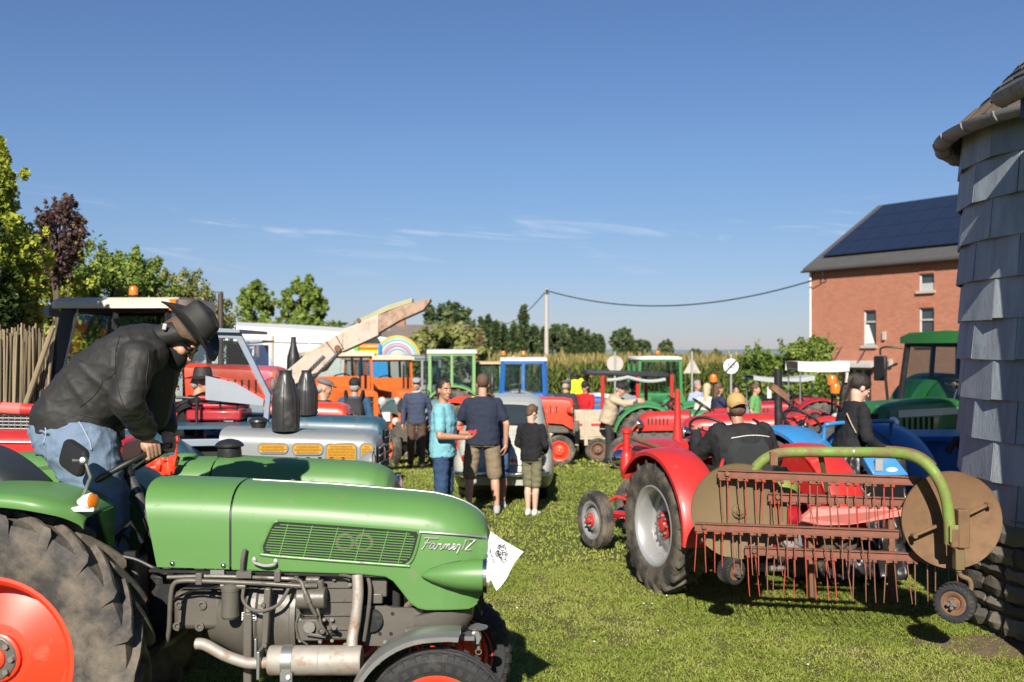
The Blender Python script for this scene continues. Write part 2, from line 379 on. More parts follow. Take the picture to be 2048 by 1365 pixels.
g = MB(); g.add([(x, y, gz(y) + (0.02 * noise.noise((x * 0.4, y * 0.4, 0)) if abs(x) < 20 and 3 < y < 40 else 0)) for y in ys for x in xs],
      [(j * len(xs) + i, j * len(xs) + i + 1, (j + 1) * len(xs) + i + 1, (j + 1) * len(xs) + i) for j in range(len(ys) - 1) for i in range(len(xs) - 1)])
tag(g.build('ground', ground_material(), smooth=0), 'mown meadow with short sunlit grass', None, None, 'structure')
def gzn(x, y): return np.array([gz(t) for t in y]) + 0.0
def grass_material():
    b = NB('grass_blades'); at_ = b.n('ShaderNodeAttribute'); at_.attribute_name = 'tint'
    c = b.ramp(at_.outputs['Fac'], [(0, (0.135, 0.185, 0.032)), (.25, (0.24, 0.31, 0.048)), (.5, (0.325, 0.385, 0.07)), (.75, (0.43, 0.42, 0.14)), (1, (0.49, 0.42, 0.23))])
    g_ = b.n('ShaderNodeNewGeometry'); a_ = b.n('ShaderNodeVectorMath', operation='SCALE'); a_.inputs['Scale'].default_value = .55; b.l(g_.outputs['Normal'], a_.inputs[0])
    v = b.n('ShaderNodeVectorMath', operation='ADD'); b.l(a_.outputs[0], v.inputs[0]); v.inputs[1].default_value = (0, -.25, .6); nn = b.n('ShaderNodeVectorMath', operation='NORMALIZE'); b.l(v.outputs[0], nn.inputs[0])
    d = b.n('ShaderNodeBsdfPrincipled'); b.l(c, d.inputs['Base Color']); d.inputs['Roughness'].default_value = .65; d.inputs['Specular IOR Level'].default_value = .25; b.l(nn.outputs[0], d.inputs['Normal'])
    t = b.n('ShaderNodeBsdfTranslucent'); b.l(c, t.inputs[0]); m = b.n('ShaderNodeMixShader'); m.inputs[0].default_value = .3; b.l(d.outputs[0], m.inputs[1]); b.l(t.outputs[0], m.inputs[2]); b.l(m.outputs[0], b.o.inputs[0]); return b.m
grass_m = grass_material()
def grass_patch(name, label, n, y0, y1, hmin, hmax, wd, bend=0.6, xlim=0.545, xr=None, tl=(0, 1)):
    u = rng.random(n); y = np.sqrt(y0 ** 2 + u * (y1 ** 2 - y0 ** 2))
    x = (rng.random(n) * 2 - 1) * xlim * y if xr is None else xr[0] + rng.random(n) * (xr[1] - xr[0])
    cl = np.array([noise.noise((a * 1.3, b_ * 1.3, 3.1)) for a, b_ in zip(x, y)])
    cl2 = np.array([noise.noise((a * 6, b_ * 6, 9.1)) for a, b_ in zip(x, y)])
    h = (hmin + (hmax - hmin) * rng.random(n) ** 1.6) * (1 + 0.55 * cl2 + 0.25 * cl)
    cl3 = np.array([noise.noise((a_ * .55 + 4, b_ * .55, 1.7)) + .5 * noise.noise((a_ * 2.2, b_ * 2.2, 6.7)) for a_, b_ in zip(x, y)])
    keep = rng.random(n) < 0.80 + 0.55 * cl2 - 0.9 * np.clip(cl3 - .3, 0, 1)
    x, y, h, cl, cl2, cl3 = x[keep], y[keep], h[keep], cl[keep], cl2[keep], cl3[keep]; n = len(x)
    z = gzn(x, y) - 0.004 + 0.012
    a = rng.random(n) * 2 * PI; ww = wd * (0.6 + 0.8 * rng.random(n)); bd = h * bend * (0.3 + rng.random(n))
    dx, dy = np.cos(a), np.sin(a); fx, fy = -dy, dx
    V = np.empty((n, 5, 3)); mid = 0.55
    for k, (s_, t) in enumerate(((-1, 0), (1, 0), (-0.75, mid), (0.75, mid), (0, 1))):
        V[:, k, 0] = x + dx * ww * s_ * 0.5 + fx * bd * t * t; V[:, k, 1] = y + dy * ww * s_ * 0.5 + fy * bd * t * t
        V[:, k, 2] = z + h * (t - 0.25 * t * t * bend)
    base = np.arange(n)[:, None] * 5
    T = np.concatenate([base + np.array([[0, 1, 3]]), base + np.array([[0, 3, 2]]), base + np.array([[2, 3, 4]])])
    ti = np.clip(0.40 + 0.16 * cl + 0.30 * np.clip(cl3, -.6, 1) - 0.10 * cl2 + 0.17 * rng.standard_normal(n), *tl); ti = np.concatenate([ti] * 3)
    o = bpy.data.objects.new(name, npmesh(name, V.reshape(-1, 3), T, grass_m, ti)); C.objects.link(o)
    return tag(o, label, 'grass', None, 'stuff')
grass_patch('grass', 'short lawn grass in the foreground', 300000, 5.2, 9.5, 0.012, 0.034, 0.0058, 1.7)
grass_patch('grass', 'short meadow grass around the parked machines', 150000, 9.4, 19, 0.02, 0.05, 0.013, 1.1)
grass_patch('grass', 'meadow grass far across the field', 50000, 18.8, 34, 0.03, 0.07, 0.04, 1.1)

# ---------------------------------------------------------------- slate turret (right) and its wing
SC, SR = Vector((4.88, 7.19, 0)), 1.5
slate_m = []
for k, cc in enumerate(((0.26, 0.30, 0.335), (0.295, 0.335, 0.37), (0.235, 0.275, 0.31), (0.315, 0.35, 0.38))):
    b = NB('slate_%d' % k); v = b.obj()
    mp = b.n('ShaderNodeMapping'); mp.inputs['Scale'].default_value = (1, 1, 0.25); mp.inputs['Location'].default_value = (k * 3.1, 0, 0); b.l(v, mp.inputs[0])
    c = b.mix(b.ramp(b.noise(mp.outputs[0], 5, 8, 0.7), [(0.3, (0, 0, 0)), (0.75, (1, 1, 1))]), tuple(q * 0.68 for q in cc), tuple(q * 1.3 for q in cc))
    c = b.mix(b.ramp(b.noise(v, 26, 6, 0.7), [(0.62, (0, 0, 0)), (0.8, (0.5, 0.5, 0.5))]), c, (0.06, 0.06, 0.06))
    b.pbsdf(c, 0.62, normal=b.bump(b.math('ADD', b.noise(mp.outputs[0], 40, 6, 0.7), b.noise(v, 6, 3)), 0.45, 0.012), spec=0.4); slate_m.append(b.m)
turret = thing('slate_turret', 'round turret hung with large grey slates on a rubble stone base', 'tower', SC)
tw = MB(); tw.lathe([(SR - 0.05, -0.1), (SR - 0.05, 3.66)], n=64)
tw.build('core_wall', mat('dark_boarding', (0.045, 0.04, 0.036), 0.9), turret)
# the slates: rows of curved shingles, each its own piece
row_h, ZB, NR = 0.285, 0.84, 10
def ring_pt(a, r, z): return Vector((math.cos(a) * r, math.sin(a) * r, z))
def slate_piece(a0, a1, z0, z1, r0, r1, th=0.012, j=0.0):
    m = MB(); n = 1
    rings = []
    for i in range(n + 1):
        a = lerp(a0, a1, i / n); zz0 = z0 + j * (i / n - 0.5)
        rings.append([ring_pt(a, r0, zz0), ring_pt(a, r0 + th, zz0), ring_pt(a, r1 + th, z1), ring_pt(a, r1, z1)])
    m.loft(rings); return m
WSL = 0.50
rr_ = random.Random(3)
for k in range(NR + 2):
    z0 = ZB + k * row_h; da = WSL / SR
    if z0 > 3.55: break
    off = (k % 2) * da * 0.5 + rr_.uniform(-0.012, 0.012); a = math.radians(101.6)
    for i in range(11):
        a0 = a + off + i * da; a1 = a0 + da - 0.006
        lift = rr_.uniform(0.002, 0.009)
        m = slate_piece(a0, a1, z0 - 0.03 + rr_.uniform(-0.004, 0.004), min(z0 + row_h + 0.015, 3.70), SR + 0.012 + lift, SR - 0.014, 0.012, rr_.uniform(-0.006, 0.006))
        m.build('slate', rr_.choice(slate_m), turret, smooth=30)
# rubble base
stone_cols = []
for k, cc in enumerate(((0.10, 0.085, 0.065), (0.14, 0.12, 0.095), (0.075, 0.068, 0.058), (0.17, 0.15, 0.125))):
    stone_cols.append(mat('rubble_%d' % k, cc, 0.92, var=0.4, vs=6, bump=0.9, bs=22, dirt=((0.05, 0.055, 0.03), 0.25, 6)))
ob = MB(); ob.lathe([(SR - 0.02, -0.15), (SR - 0.03, 0.86)], n=64); ob.build('mortar', mat('lime_mortar', (0.10, 0.088, 0.07), 0.95, var=0.3, vs=14, bump=0.8, bs=40), turret)
z = -0.06
while z < 0.84:
    hh = rr_.uniform(0.09, 0.17); hh = min(hh, 0.86 - z); a = R(105) + rr_.uniform(0, 0.2)
    while a < R(300):
        ww = rr_.uniform(0.16, 0.42); a1 = a + ww / SR; m = MB(); rings = []
        pr = rr_.uniform(0.0, 0.05)
        for i in range(5):
            t = i / 4; aa = lerp(a + 0.008, a1 - 0.008, t); e = math.sin(PI * t) ** 0.4
            q = [rr_.uniform(-0.012, 0.012) for _ in range(4)]
            rings.append([ring_pt(aa, SR - 0.06, z + 0.008), ring_pt(aa, SR - 0.01 + (pr + q[0]) * e, z + 0.012 + q[2]), ring_pt(aa, SR + 0.012 + (pr + q[1]) * e, z + hh * 0.5), ring_pt(aa, SR - 0.01 + pr * e, z + hh - 0.014 + q[3]), ring_pt(aa, SR - 0.06, z + hh - 0.008)])
        m.loft(rings); m.build('stone', rr_.choice(stone_cols), turret, smooth=25)
        a = a1
    z += hh
# eaves: rafter ends, gutter, conical roof
ev = MB()
for i in range(30):
    a = R(95) + i * R(7.2); ev.bar(ring_pt(a, SR - 0.06, 3.77), ring_pt(a, SR + 0.08, 3.64), 0.055, 0.075)
ev.lathe([(SR - 0.055, 3.58), (SR - 0.02, 3.58), (SR - 0.02, 3.72), (SR - 0.055, 3.72)], n=64)
ev.build('rafter_ends', mat('old_rafters', (0.085, 0.062, 0.045), 0.9, var=0.35, vs=9, bump=0.5), turret)
GR = SR + 0.13
gm = MB(); prof = [(GR + 0.062 * math.cos(t), 3.63 + 0.062 * math.sin(t)) for t in np.linspace(PI, 2 * PI, 9)]
gm.lathe(prof + [(GR + 0.066 * math.cos(t), 3.63 + 0.066 * math.sin(t)) for t in np.linspace(2 * PI, PI, 9)], n=72)
gm.build('gutter', zinc, turret, smooth=60)
for i in range(16):
    a = R(100) + i * R(12); m = MB()
    m.tube([ring_pt(a, GR + 0.07 * math.cos(t), 3.63 + 0.07 * math.sin(t)) for t in np.linspace(PI, 2 * PI, 8)], 0.006, 6); m.build('gutter_seam', zinc, turret)
cone = MB(); cone.lathe([(GR - 0.04, 3.60), (GR - .2, 3.76), (0.05, 5.22), (0.0, 5.24)], n=48); cone.build('roof_boarding', mat('dark_boarding', (0.04, 0.04, 0.04)), turret)
shing = [mat('roof_slate_%d' % k, c_, 0.75, var=0.25, vs=8, bump=0.4, bs=50, dirt=((0.12, 0.09, 0.06), 0.08, 9)) for k, c_ in enumerate(((0.075, 0.077, 0.082), (0.095, 0.095, 0.097), (0.06, 0.06, 0.065), (0.11, 0.10, 0.092)))]
nrow = 18; shm = {}
for k in range(nrow):
    t0, t1 = k / 18, (k + 1.25) / 18; r0, z0 = lerp(GR - .19, 0.05, t0), lerp(3.77, 5.25, t0); r1, z1 = lerp(GR - .19, 0.05, t1), lerp(3.77, 5.25, t1)
    da = 0.2 / max(r0, 0.2); na = int(R(150) / da)
    for i in range(na):
        a0 = R(120) + (i + 0.5 * (k % 2)) * da; m = MB(); q = rr_.uniform(0, 0.012)
        m.loft([[ring_pt(a0 + 0.004, r0, z0 + 0.01), ring_pt(a0 + 0.004, r0 + 0.008, z0 + 0.022 + q), ring_pt(a0 + 0.004, r1 + 0.004, z1 + 0.008), ring_pt(a0 + 0.004, r1 - 0.004, z1)],
                [ring_pt(a0 + da - 0.008, r0, z0 + 0.01), ring_pt(a0 + da - 0.008, r0 + 0.008, z0 + 0.022 + q), ring_pt(a0 + da - 0.008, r1 + 0.004, z1 + 0.008), ring_pt(a0 + da - 0.008, r1 - 0.004, z1)]])
        m.build('roof_slate', rr_.choice(shing), turret, smooth=20)
# adjoining wing (its eaves corner shows top right; its bulk shades the turret)
wing = thing('farm_wing', 'zinc eaves gutter corner of the slate roofed wing at the top right', 'building', (4.0, 4.6, 0))
wx, wy = 3.30, 6.12
m = MB(wing); m.box((wx + 2.0, wy - 2.2, 1.70), (4.0, 4.4, 3.44)); m.build('wall', stone_cols[1], wing)
m = MB(wing); m.box((3.34, wy - .28, 3.50), (.46, .5, .15)); m.build('fascia', mat('navy_board', (0.02, 0.026, 0.045), 0.6), wing)
m = MB(wing); gp = [(0.07 * math.cos(t), 0.07 * math.sin(t)) for t in np.linspace(PI, 2 * PI, 9)] + [(0.064 * math.cos(t), 0.064 * math.sin(t)) for t in np.linspace(2 * PI, PI, 9)]
gx = 3.02
m.loft([[Vector((gx + a_, y_, 3.58 + b_)) for a_, b_ in gp] for y_ in (wy + 0.02, wy - .6)]); m.build('gutter', zinc, wing, smooth=60)
m = MB(wing); m.loft([[Vector((gx + 0.05, y_, 3.59)), Vector((wx + .4, y_, 3.83)), Vector((wx + .4, y_, 3.59))] for y_ in (wy + 0.03, wy - .6)]); m.build('porch_roof', shing[0], wing, smooth=0)  # eaves cut to a short stub to keep sun on the turret's edge
m = MB(wing); m.loft([[Vector((wx - .02, y_, 3.425)), Vector((wx + 2.0, y_, 4.9)), Vector((wx + 4.0, y_, 3.425))] for y_ in (wy, wy - 4.4)]); m.build('roof', shing[0], wing, smooth=0)

soil_m = mat('bare_soil', (0.13, 0.085, 0.055), .95, var=.35, vs=9, bump=.9, bs=30)
m = MB(); q_ = random.Random(3); c_ = Vector((3.25, 6.75, .0)); rg = [c_ + Vector((math.cos(t) * .42 * (1 + .25 * math.sin(3 * t)), math.sin(t) * .34 * (1 + .2 * math.cos(2 * t)), .012)) for t in np.linspace(0, 2 * PI, 28, endpoint=False)]
m.loft([[c_ + (p - c_) * k_ + Vector((0, 0, h_ + q_.uniform(0, .01))) for p in rg] for k_, h_ in ((1, -.02), (.8, -.002), (.5, .006), (.2, .008))]); tag(m.build('soil', soil_m), 'bare brown soil at the foot of the turret', 'soil', None, 'stuff')
m = MB()
for i in range(9):
    y_ = q_.uniform(6.1, 9); x_ = q_.uniform(.0, .44) * y_; m.lathe([(0, .010), (.006, .008), (.0075, .010), (0, .012)], (x_, y_, .016 + q_.uniform(0, .01)), (q_.uniform(-.3, .3), q_.uniform(-.5, .1), 1), 7)
tag(m.build('daisies', mat('daisy_white', (0.75, 0.75, 0.7), .6)), 'tiny white daisies scattered in the lawn', 'flowers', None, 'stuff')

# ---------------------------------------------------------------- brick house
A0, B0 = Vector((13.5, 45, 0)), Vector((17.5, 39, 0)); wd_ = (B0 - A0).normalized(); wn_ = Vector((wd_.y, -wd_.x, 0))
if wn_.y > 0: wn_ = -wn_
house = thing('brick_house', 'tall red brick house with solar panels covering its slate roof', 'house', (A0.x, A0.y, -1))
HL, HW, EZ, RZ = 22.0, 10.4, 5.72, 8.95
def hp(u, d, z): return A0 + wd_ * u - wn_ * d + Vector((0, 0, z))   # along the wall, into the house, up
b = NB('red_brick'); v = b.n('ShaderNodeTexCoord').outputs['UV']
br = b.n('ShaderNodeTexBrick'); br.inputs['Scale'].default_value = 1.0; br.inputs['Brick Width'].default_value = 0.22; br.inputs['Row Height'].default_value = 0.075; br.inputs['Mortar Size'].default_value = 0.009
br.inputs['Color1'].default_value = (0.38, 0.115, 0.055, 1); br.inputs['Color2'].default_value = (0.48, 0.17, 0.088, 1); br.inputs['Mortar'].default_value = (0.30, 0.235, 0.19, 1); br.inputs['Bias'].default_value = -0.1
b.l(v, br.inputs['Vector']); nz = b.noise(b.pos(), 0.7, 5); c = b.mix(b.math('MULTIPLY', nz, 0.5), br.outputs[0], (0.40, 0.14, 0.08)); c = b.mix(b.ramp(b.noise(b.pos(), 3.5, 6), [(0.55, (0, 0, 0)), (0.8, (0.5, 0.5, 0.5))]), c, (0.25, 0.10, 0.07))
b.pbsdf(c, 0.9, normal=b.bump(br.outputs['Fac'], 0.3, 0.01)); brick_m = b.m
def u_of(px): # wall coordinate at a picture column
    k = (px - 1024) / F; return (k * A0.y - A0.x) / (wd_.x - k * wd_.y)
def z_of(px, py): q = hp(u_of(px), 0, 0); return H - (py - HOR) / F * q.y
wins = []
for (x0, x1, y0, y1, kind) in ((1727, 1752, 622, 692, 'tall'), (1838, 1868, 549, 583, 'square'), (1838, 1868, 617, 690, 'tall')):
    wins.append((u_of(x0), u_of(x1), z_of(x0, y1), z_of(x0, y0), kind))
door = (u_of(1686), u_of(1742), -1.2, z_of(1700, 735), 'door')
# front wall as a grid with openings
us = sorted({0.0, HL, *[w_[0] for w_ in wins], *[w_[1] for w_ in wins], door[0], door[1]}); zs = sorted({-1.2, EZ, *[w_[2] for w_ in wins], *[w_[3] for w_ in wins], door[3]})
def wall_obj(quads, name, par):
    V = [q for f in quads for q in f[0]]; me = bpy.data.meshes.new(name); inv = par.matrix_basis.inverted()
    me.from_pydata([tuple(inv @ q) for q in V], [], [tuple(range(4 * i, 4 * i + 4)) for i in range(len(quads))])
    uv = me.uv_layers.new(name='uv')
    for i, f in enumerate(quads):
        for k in range(4): uv.data[4 * i + k].uv = f[1][k]
    me.materials.append(brick_m); o = bpy.data.objects.new(name, me); C.objects.link(o); o.parent = par; return o
Q = []
for i in range(len(us) - 1):
    for j in range(len(zs) - 1):
        u0, u1, z0, z1 = us[i], us[i + 1], zs[j], zs[j + 1]; uc, zc = (u0 + u1) / 2, (z0 + z1) / 2
        if any(a_ < uc < b_ and c_ < zc < d_ for a_, b_, c_, d_, _ in wins + [door]): continue
        Q.append(([hp(u0, 0, z0), hp(u1, 0, z0), hp(u1, 0, z1), hp(u0, 0, z1)], [(u0, z0), (u1, z0), (u1, z1), (u0, z1)]))
for a_, b_, c_, d_, _ in wins + [door]:
    t = 0.16
    Q.append(([hp(a_, 0, c_), hp(a_, 0, d_), hp(a_, t, d_), hp(a_, t, c_)], [(0, c_), (0, d_), (t, d_), (t, c_)]))
    Q.append(([hp(b_, 0, c_), hp(b_, t, c_), hp(b_, t, d_), hp(b_, 0, d_)], [(0, c_), (t, c_), (t, d_), (0, d_)]))
    Q.append(([hp(a_, 0, d_), hp(b_, 0, d_), hp(b_, t, d_), hp(a_, t, d_)], [(a_, 0), (b_, 0), (b_, t), (a_, t)]))
    Q.append(([hp(a_, 0, c_), hp(b_, 0, c_), hp(b_, t, c_), hp(a_, t, c_)], [(a_, 0), (b_, 0), (b_, t), (a_, t)]))
for u0 in (0.0, HL):
    Q.append(([hp(u0, 0, -1.2), hp(u0, HW, -1.2), hp(u0, HW, EZ), hp(u0, 0, EZ)], [(0, -1.2), (HW, -1.2), (HW, EZ), (0, EZ)]))
    Q.append(([hp(u0, 0, EZ), hp(u0, HW, EZ), hp(u0, HW / 2 + .01, RZ - 0.05), hp(u0, HW / 2, RZ - 0.05)], [(0, EZ), (HW, EZ), (HW / 2, RZ), (HW / 2, RZ)]))
wall_obj(Q, 'wall', house)
win_glass = mat('window_pane_dark', (0.05, 0.06, 0.065), 0.12, var=0.3, vs=1.5, coat=0.6)
for a_, b_, c_, d_, kind in wins:
    m = MB(house); fw = 0.07
    for p0, p1 in ((hp(a_, .1, c_), hp(a_, .1, d_)), (hp(b_, .1, c_), hp(b_, .1, d_)), (hp(a_, .1, d_), hp(b_, .1, d_)), (hp(a_, .1, c_ + .04), hp(b_, .1, c_ + .04))): m.bar(p0, p1, 0.09, fw * 1.1)
    if kind == 'tall': m.bar(hp(a_, .1, lerp(c_, d_, 0.68)), hp(b_, .1, lerp(c_, d_, 0.68)), 0.07, 0.07)
    if kind == 'square': m.bar(hp(a_, .1, lerp(c_, d_, 0.28)), hp(b_, .1, lerp(c_, d_, 0.28)), 0.07, 0.24)
    f = m.build('window', mat('grey_white_frame', (0.42, 0.42, 0.41), .5), house)
    m = MB(house); m.add([hp(a_, .14, c_), hp(b_, .14, c_), hp(b_, .14, d_), hp(a_, .14, d_)], [(0, 1, 2, 3)]); m.build('pane', win_glass, f)
    if kind == 'tall' and a_ < 4:
        m = MB(house); u2 = lerp(a_, b_, 0.75); m.add([hp(a_ + .05, .12, c_ + .1), hp(u2, .12, c_ + .1), hp(lerp(a_, b_, .3), .12, lerp(c_, d_, .6)), hp(a_ + .05, .12, lerp(c_, d_, .6))], [(0, 1, 2, 3)]); m.build('curtain', canvas, f)
    m = MB(house); m.bar(hp(a_ - .08, -.02, c_ - .05), hp(b_ + .08, -.02, c_ - .05), 0.2, 0.1); m.build('sill', concrete, f)
    m = MB(house)                                                      # soldier course over the opening
    nb = 8
    for i in range(nb): m.box(hp(lerp(a_, b_, (i + .5) / nb), 0.0, d_ + .13), (0.052, 0.052, 0.22), (0, 0, math.atan2(wd_.y, wd_.x)))
    m.build('brick_lintel', mat('lintel_brick', (0.42, 0.16, 0.10), 0.9), house)
a_, b_, c_, d_, _ = door
m = MB(house); m.add([hp(a_, .14, c_), hp(b_, .14, c_), hp(b_, .14, d_), hp(a_, .14, d_)], [(0, 1, 2, 3)]); dr = m.build('door', mat('door_dark', (0.06, 0.055, 0.05), 0.4, var=0.3), house)
m = MB(house)
for t in (0.0, 0.36, 0.68, 1.0): m.bar(hp(lerp(a_, b_, t), .11, c_), hp(lerp(a_, b_, t), .11, d_), 0.06, 0.1)
m.bar(hp(a_, .11, d_ - .05), hp(b_, .11, d_ - .05), 0.06, 0.1); m.build('frame', mat('grey_frame', (0.4, 0.4, 0.4), 0.5), dr)
m = MB(house); m.box(hp(a_ - 0.12, -0.03, 0.0), (0.28, 0.08, 2.3), (0, 0, math.atan2(wd_.y, wd_.x))); m.build('door_jamb', mat('orange_jamb', (0.62, 0.28, 0.14), 0.85), house)
# awning over the door
u0, u1, za = u_of(1652), u_of(1764), z_of(1700, 727)
m = MB(house); m.loft([[hp(u_, -0.02, za + 0.12), hp(u_, -0.75, za - 0.02), hp(u_, -0.75, za - 0.16), hp(u_, -0.70, za - 0.16), hp(u_, -0.02, za + 0.04)] for u_ in (u0, u1)]); m.build('awning', mat('grey_awning', (0.45, 0.43, 0.41), 0.7), house)
for u_ in (lerp(u0, u1, .3), lerp(u0, u1, .75)):
    m = MB(house); m.tube([hp(u_, 0, za + 0.75), hp(u_, -0.7, za + 0.02)], 0.018, 6); m.build('awning_stay', blackm, house)
# roof, panels, gutter, downpipe
roof_m = mat('house_slate', (0.075, 0.072, 0.07), 0.75, var=0.25, vs=3, bump=0.3, bs=20)
m = MB(house); ov = 0.25
for s_ in (0, 1):
    e0, r0 = (hp(-ov, -ov, EZ - 0.1), hp(-ov, HW / 2, RZ)) if s_ == 0 else (hp(-ov, HW + ov, EZ - 0.1), hp(-ov, HW / 2, RZ))
    up = Vector((0, 0, 0.14)); m.loft([[e0 + wd_ * q, e0 + wd_ * q + up, r0 + wd_ * q + up, r0 + wd_ * q] for q in (0, HL + 2 * ov)])
roof = m.build('roof', roof_m, house, smooth=0)
nsl = (hp(0, HW / 2, RZ) - hp(0, -ov, EZ - 0.1)); sl = nsl.normalized(); nr_ = wd_.cross(sl); nr_ = nr_ if nr_.z > 0 else -nr_
panel_m = NB('solar_panel'); v = panel_m.obj(); c = panel_m.mix(panel_m.noise(v, 2.0, 3), (0.010, 0.016, 0.034), (0.018, 0.027, 0.052)); panel_m.pbsdf(c, 0.32, coat=0.25, spec=0.4); panel_m = panel_m.m
pw, ph = 1.02, 1.28
pm = MB(); pm.box((0, 0, 0), (pw - 0.03, ph - 0.03, 0.05)); pme = pm.mesh('solar_panel', panel_m, 0)
rotp = Matrix((wd_, sl, nr_)).transposed().to_euler(); S0 = hp(-ov, -ov, EZ - 0.1) + nr_ * 0.235
for j in range(4):
    for i in range(18): 
        q = S0 + wd_ * (0.55 + pw * (i + .5)) + sl * (0.98 + (j + .5) * ph)
        o = place(pme, 'solar_panel', house, house.matrix_basis.inverted() @ q, rotp)
m = MB(house); gA = hp(-ov, -ov - 0.07, EZ - 0.06); m.loft([[gA + wd_ * q + wn_ * a2 * 1.0 + Vector((0, 0, b2)) for a2, b2 in [(0.08 * math.cos(t), 0.08 * math.sin(t)) for t in np.linspace(PI, 2 * PI, 7)]] for q in (0, HL + .5)], closed=False, cap0=False, cap1=False); m.build('gutter', mat('dark_gutter', (0.06, 0.06, 0.065), 0.5), house)
m = MB(house); m.tube([hp(0.06, -0.09, EZ - 0.1), hp(0.06, -0.09, -1.0)], 0.05, 8); m.build('downpipe', mat('pvc_white', (0.6, 0.58, 0.54), 0.6), house)
m = MB(house); m.tube([hp(0.9, -0.05, EZ - 0.55), hp(0.9, -0.3, EZ - 0.35), hp(0.9, -0.3, EZ - 0.1)], 0.025, 6); m.build('wire_bracket', blackm, house)
for u_, zz in ((u_of(1770), z_of(1770, 672)), (u_of(1783), z_of(1783, 727))):
    m = MB(house); m.box(hp(u_, -0.06, zz), (0.12, 0.12, 0.35), (0, 0, math.atan2(wd_.y, wd_.x))); m.build('wall_lamp', concrete, house)

# ---------------------------------------------------------------- pole and wires
PY = 55.0; pt = P(1093, 578, PY); 
up_ = thing('utility_pole', 'tall plain concrete utility pole beside the maize field', 'pole', (pt.x, PY, gz(PY)))
m = MB(up_); m.tube([(pt.x, PY, gz(PY) - .2), (pt.x, PY, pt.z)], [0.15, 0.095], 10); m.build('post', concrete, up_)
m = MB(up_); m.box((pt.x, PY, pt.z - 0.25), (0.3, 0.12, 0.1)); m.tube([(pt.x, PY - .1, pt.z - .3), (pt.x, PY - .1, pt.z - .05)], 0.05, 8); m.build('insulator', blackm, up_)
wh = hp(0.9, -0.3, EZ - 0.4)
def sag(a, b, s, n=24): return [a.lerp(b, t) - Vector((0, 0, s * 4 * t * (1 - t))) for t in np.linspace(0, 1, n)]
m = MB(); m.tube(sag(Vector((pt.x, PY, pt.z - .1)), wh, 1.05), 0.03, 6); tag(m.build('overhead_cable', black), 'black overhead cable sagging from the pole to the brick house', 'cable')
m = MB(); m.tube(sag(Vector((pt.x, PY, pt.z - .1)), P(1005, 648, 95), 0.5), 0.03, 6); tag(m.build('overhead_cable', black), 'overhead cable running from the pole down towards the poplars', 'cable')
# ---------------------------------------------------------------- vegetation and far background
def leaf_cloud(name, mat_, parent, clumps, n, size, squash=0.75, seed=1, up=0.35, aspect=0.55, tb=0.5, ts=0.22, hollow=0.45):
    """clumps: list of (centre, radii, weight, tint offset); leaves are small folded faces inside them"""
    g_ = np.random.default_rng(seed); inv = np.array(parent.matrix_basis.inverted().to_3x3()); off = np.array(parent.matrix_basis.translation)
    W = np.array([c[2] for c in clumps], float); W /= W.sum(); idx = g_.choice(len(clumps), n, p=W)
    cen = np.array([tuple(c[0]) for c in clumps], float)[idx]; rad = np.array([c[1] if hasattr(c[1], '__len__') else (c[1],) * 3 for c in clumps], float)[idx]
    d = g_.standard_normal((n, 3)); d /= np.linalg.norm(d, axis=1)[:, None]; rr = (hollow + (1 - hollow) * g_.random(n) ** 0.6)[:, None] * (1 + 0.16 * g_.standard_normal((n, 1)))
    p = cen + d * rad * rr
    nrm = d * 0.8 + g_.standard_normal((n, 3)) * 0.75 + np.array([0, 0, up]); nrm /= np.linalg.norm(nrm, axis=1)[:, None]
    t = np.cross(nrm, g_.standard_normal((n, 3))); t /= np.linalg.norm(t, axis=1)[:, None]; bt = np.cross(nrm, t)
    s = (size * (0.55 + 0.9 * g_.random(n)))[:, None]
    V = np.empty((n, 4, 3)); V[:, 0] = p - t * s * 0.5; V[:, 1] = p + bt * s * aspect * 0.5 - nrm * s * 0.08; V[:, 2] = p + t * s * 0.5; V[:, 3] = p - bt * s * aspect * 0.5 - nrm * s * 0.08
    V = (V.reshape(-1, 3) - off) @ inv.T
    b4 = np.arange(n)[:, None] * 4; T = np.concatenate([b4 + np.array([[0, 1, 2]]), b4 + np.array([[0, 2, 3]])])
    to = np.array([c[3] if len(c) > 3 else 0 for c in clumps])[idx]
    ti = np.clip(tb + to + ts * g_.standard_normal(n), 0, 1)
    o = bpy.data.objects.new(name, npmesh(name, V, T, mat_, np.concatenate([ti, ti]))); C.objects.link(o); o.parent = parent; return o
def limb_set(m, base, top, r, crown_c, crown_r, nb, seed):
    q = random.Random(seed); base, top = Vector(base), Vector(top)
    mid = base.lerp(top, 0.5) + Vector((q.uniform(-.1, .1), q.uniform(-.1, .1), 0)) * (top - base).length * 0.3
    m.tube(bez([base, mid, top], 5), [lerp(r, r * 0.3, i / 10) for i in range(11)], 8)
    for i in range(nb):
        t = q.uniform(0.35, 0.95); p = base.lerp(top, t); d = Vector((q.gauss(0, 1), q.gauss(0, 1), q.uniform(0.2, 1.0))).normalized()
        e = Vector(crown_c) + Vector((d.x * crown_r[0], d.y * crown_r[1], d.z * crown_r[2])) * q.uniform(0.5, 0.9)
        m.tube([p, p.lerp(e, 0.5) + Vector((0, 0, 0.05)) * (e - p).length, e], [r * 0.35, r * 0.2, r * 0.06], 6)
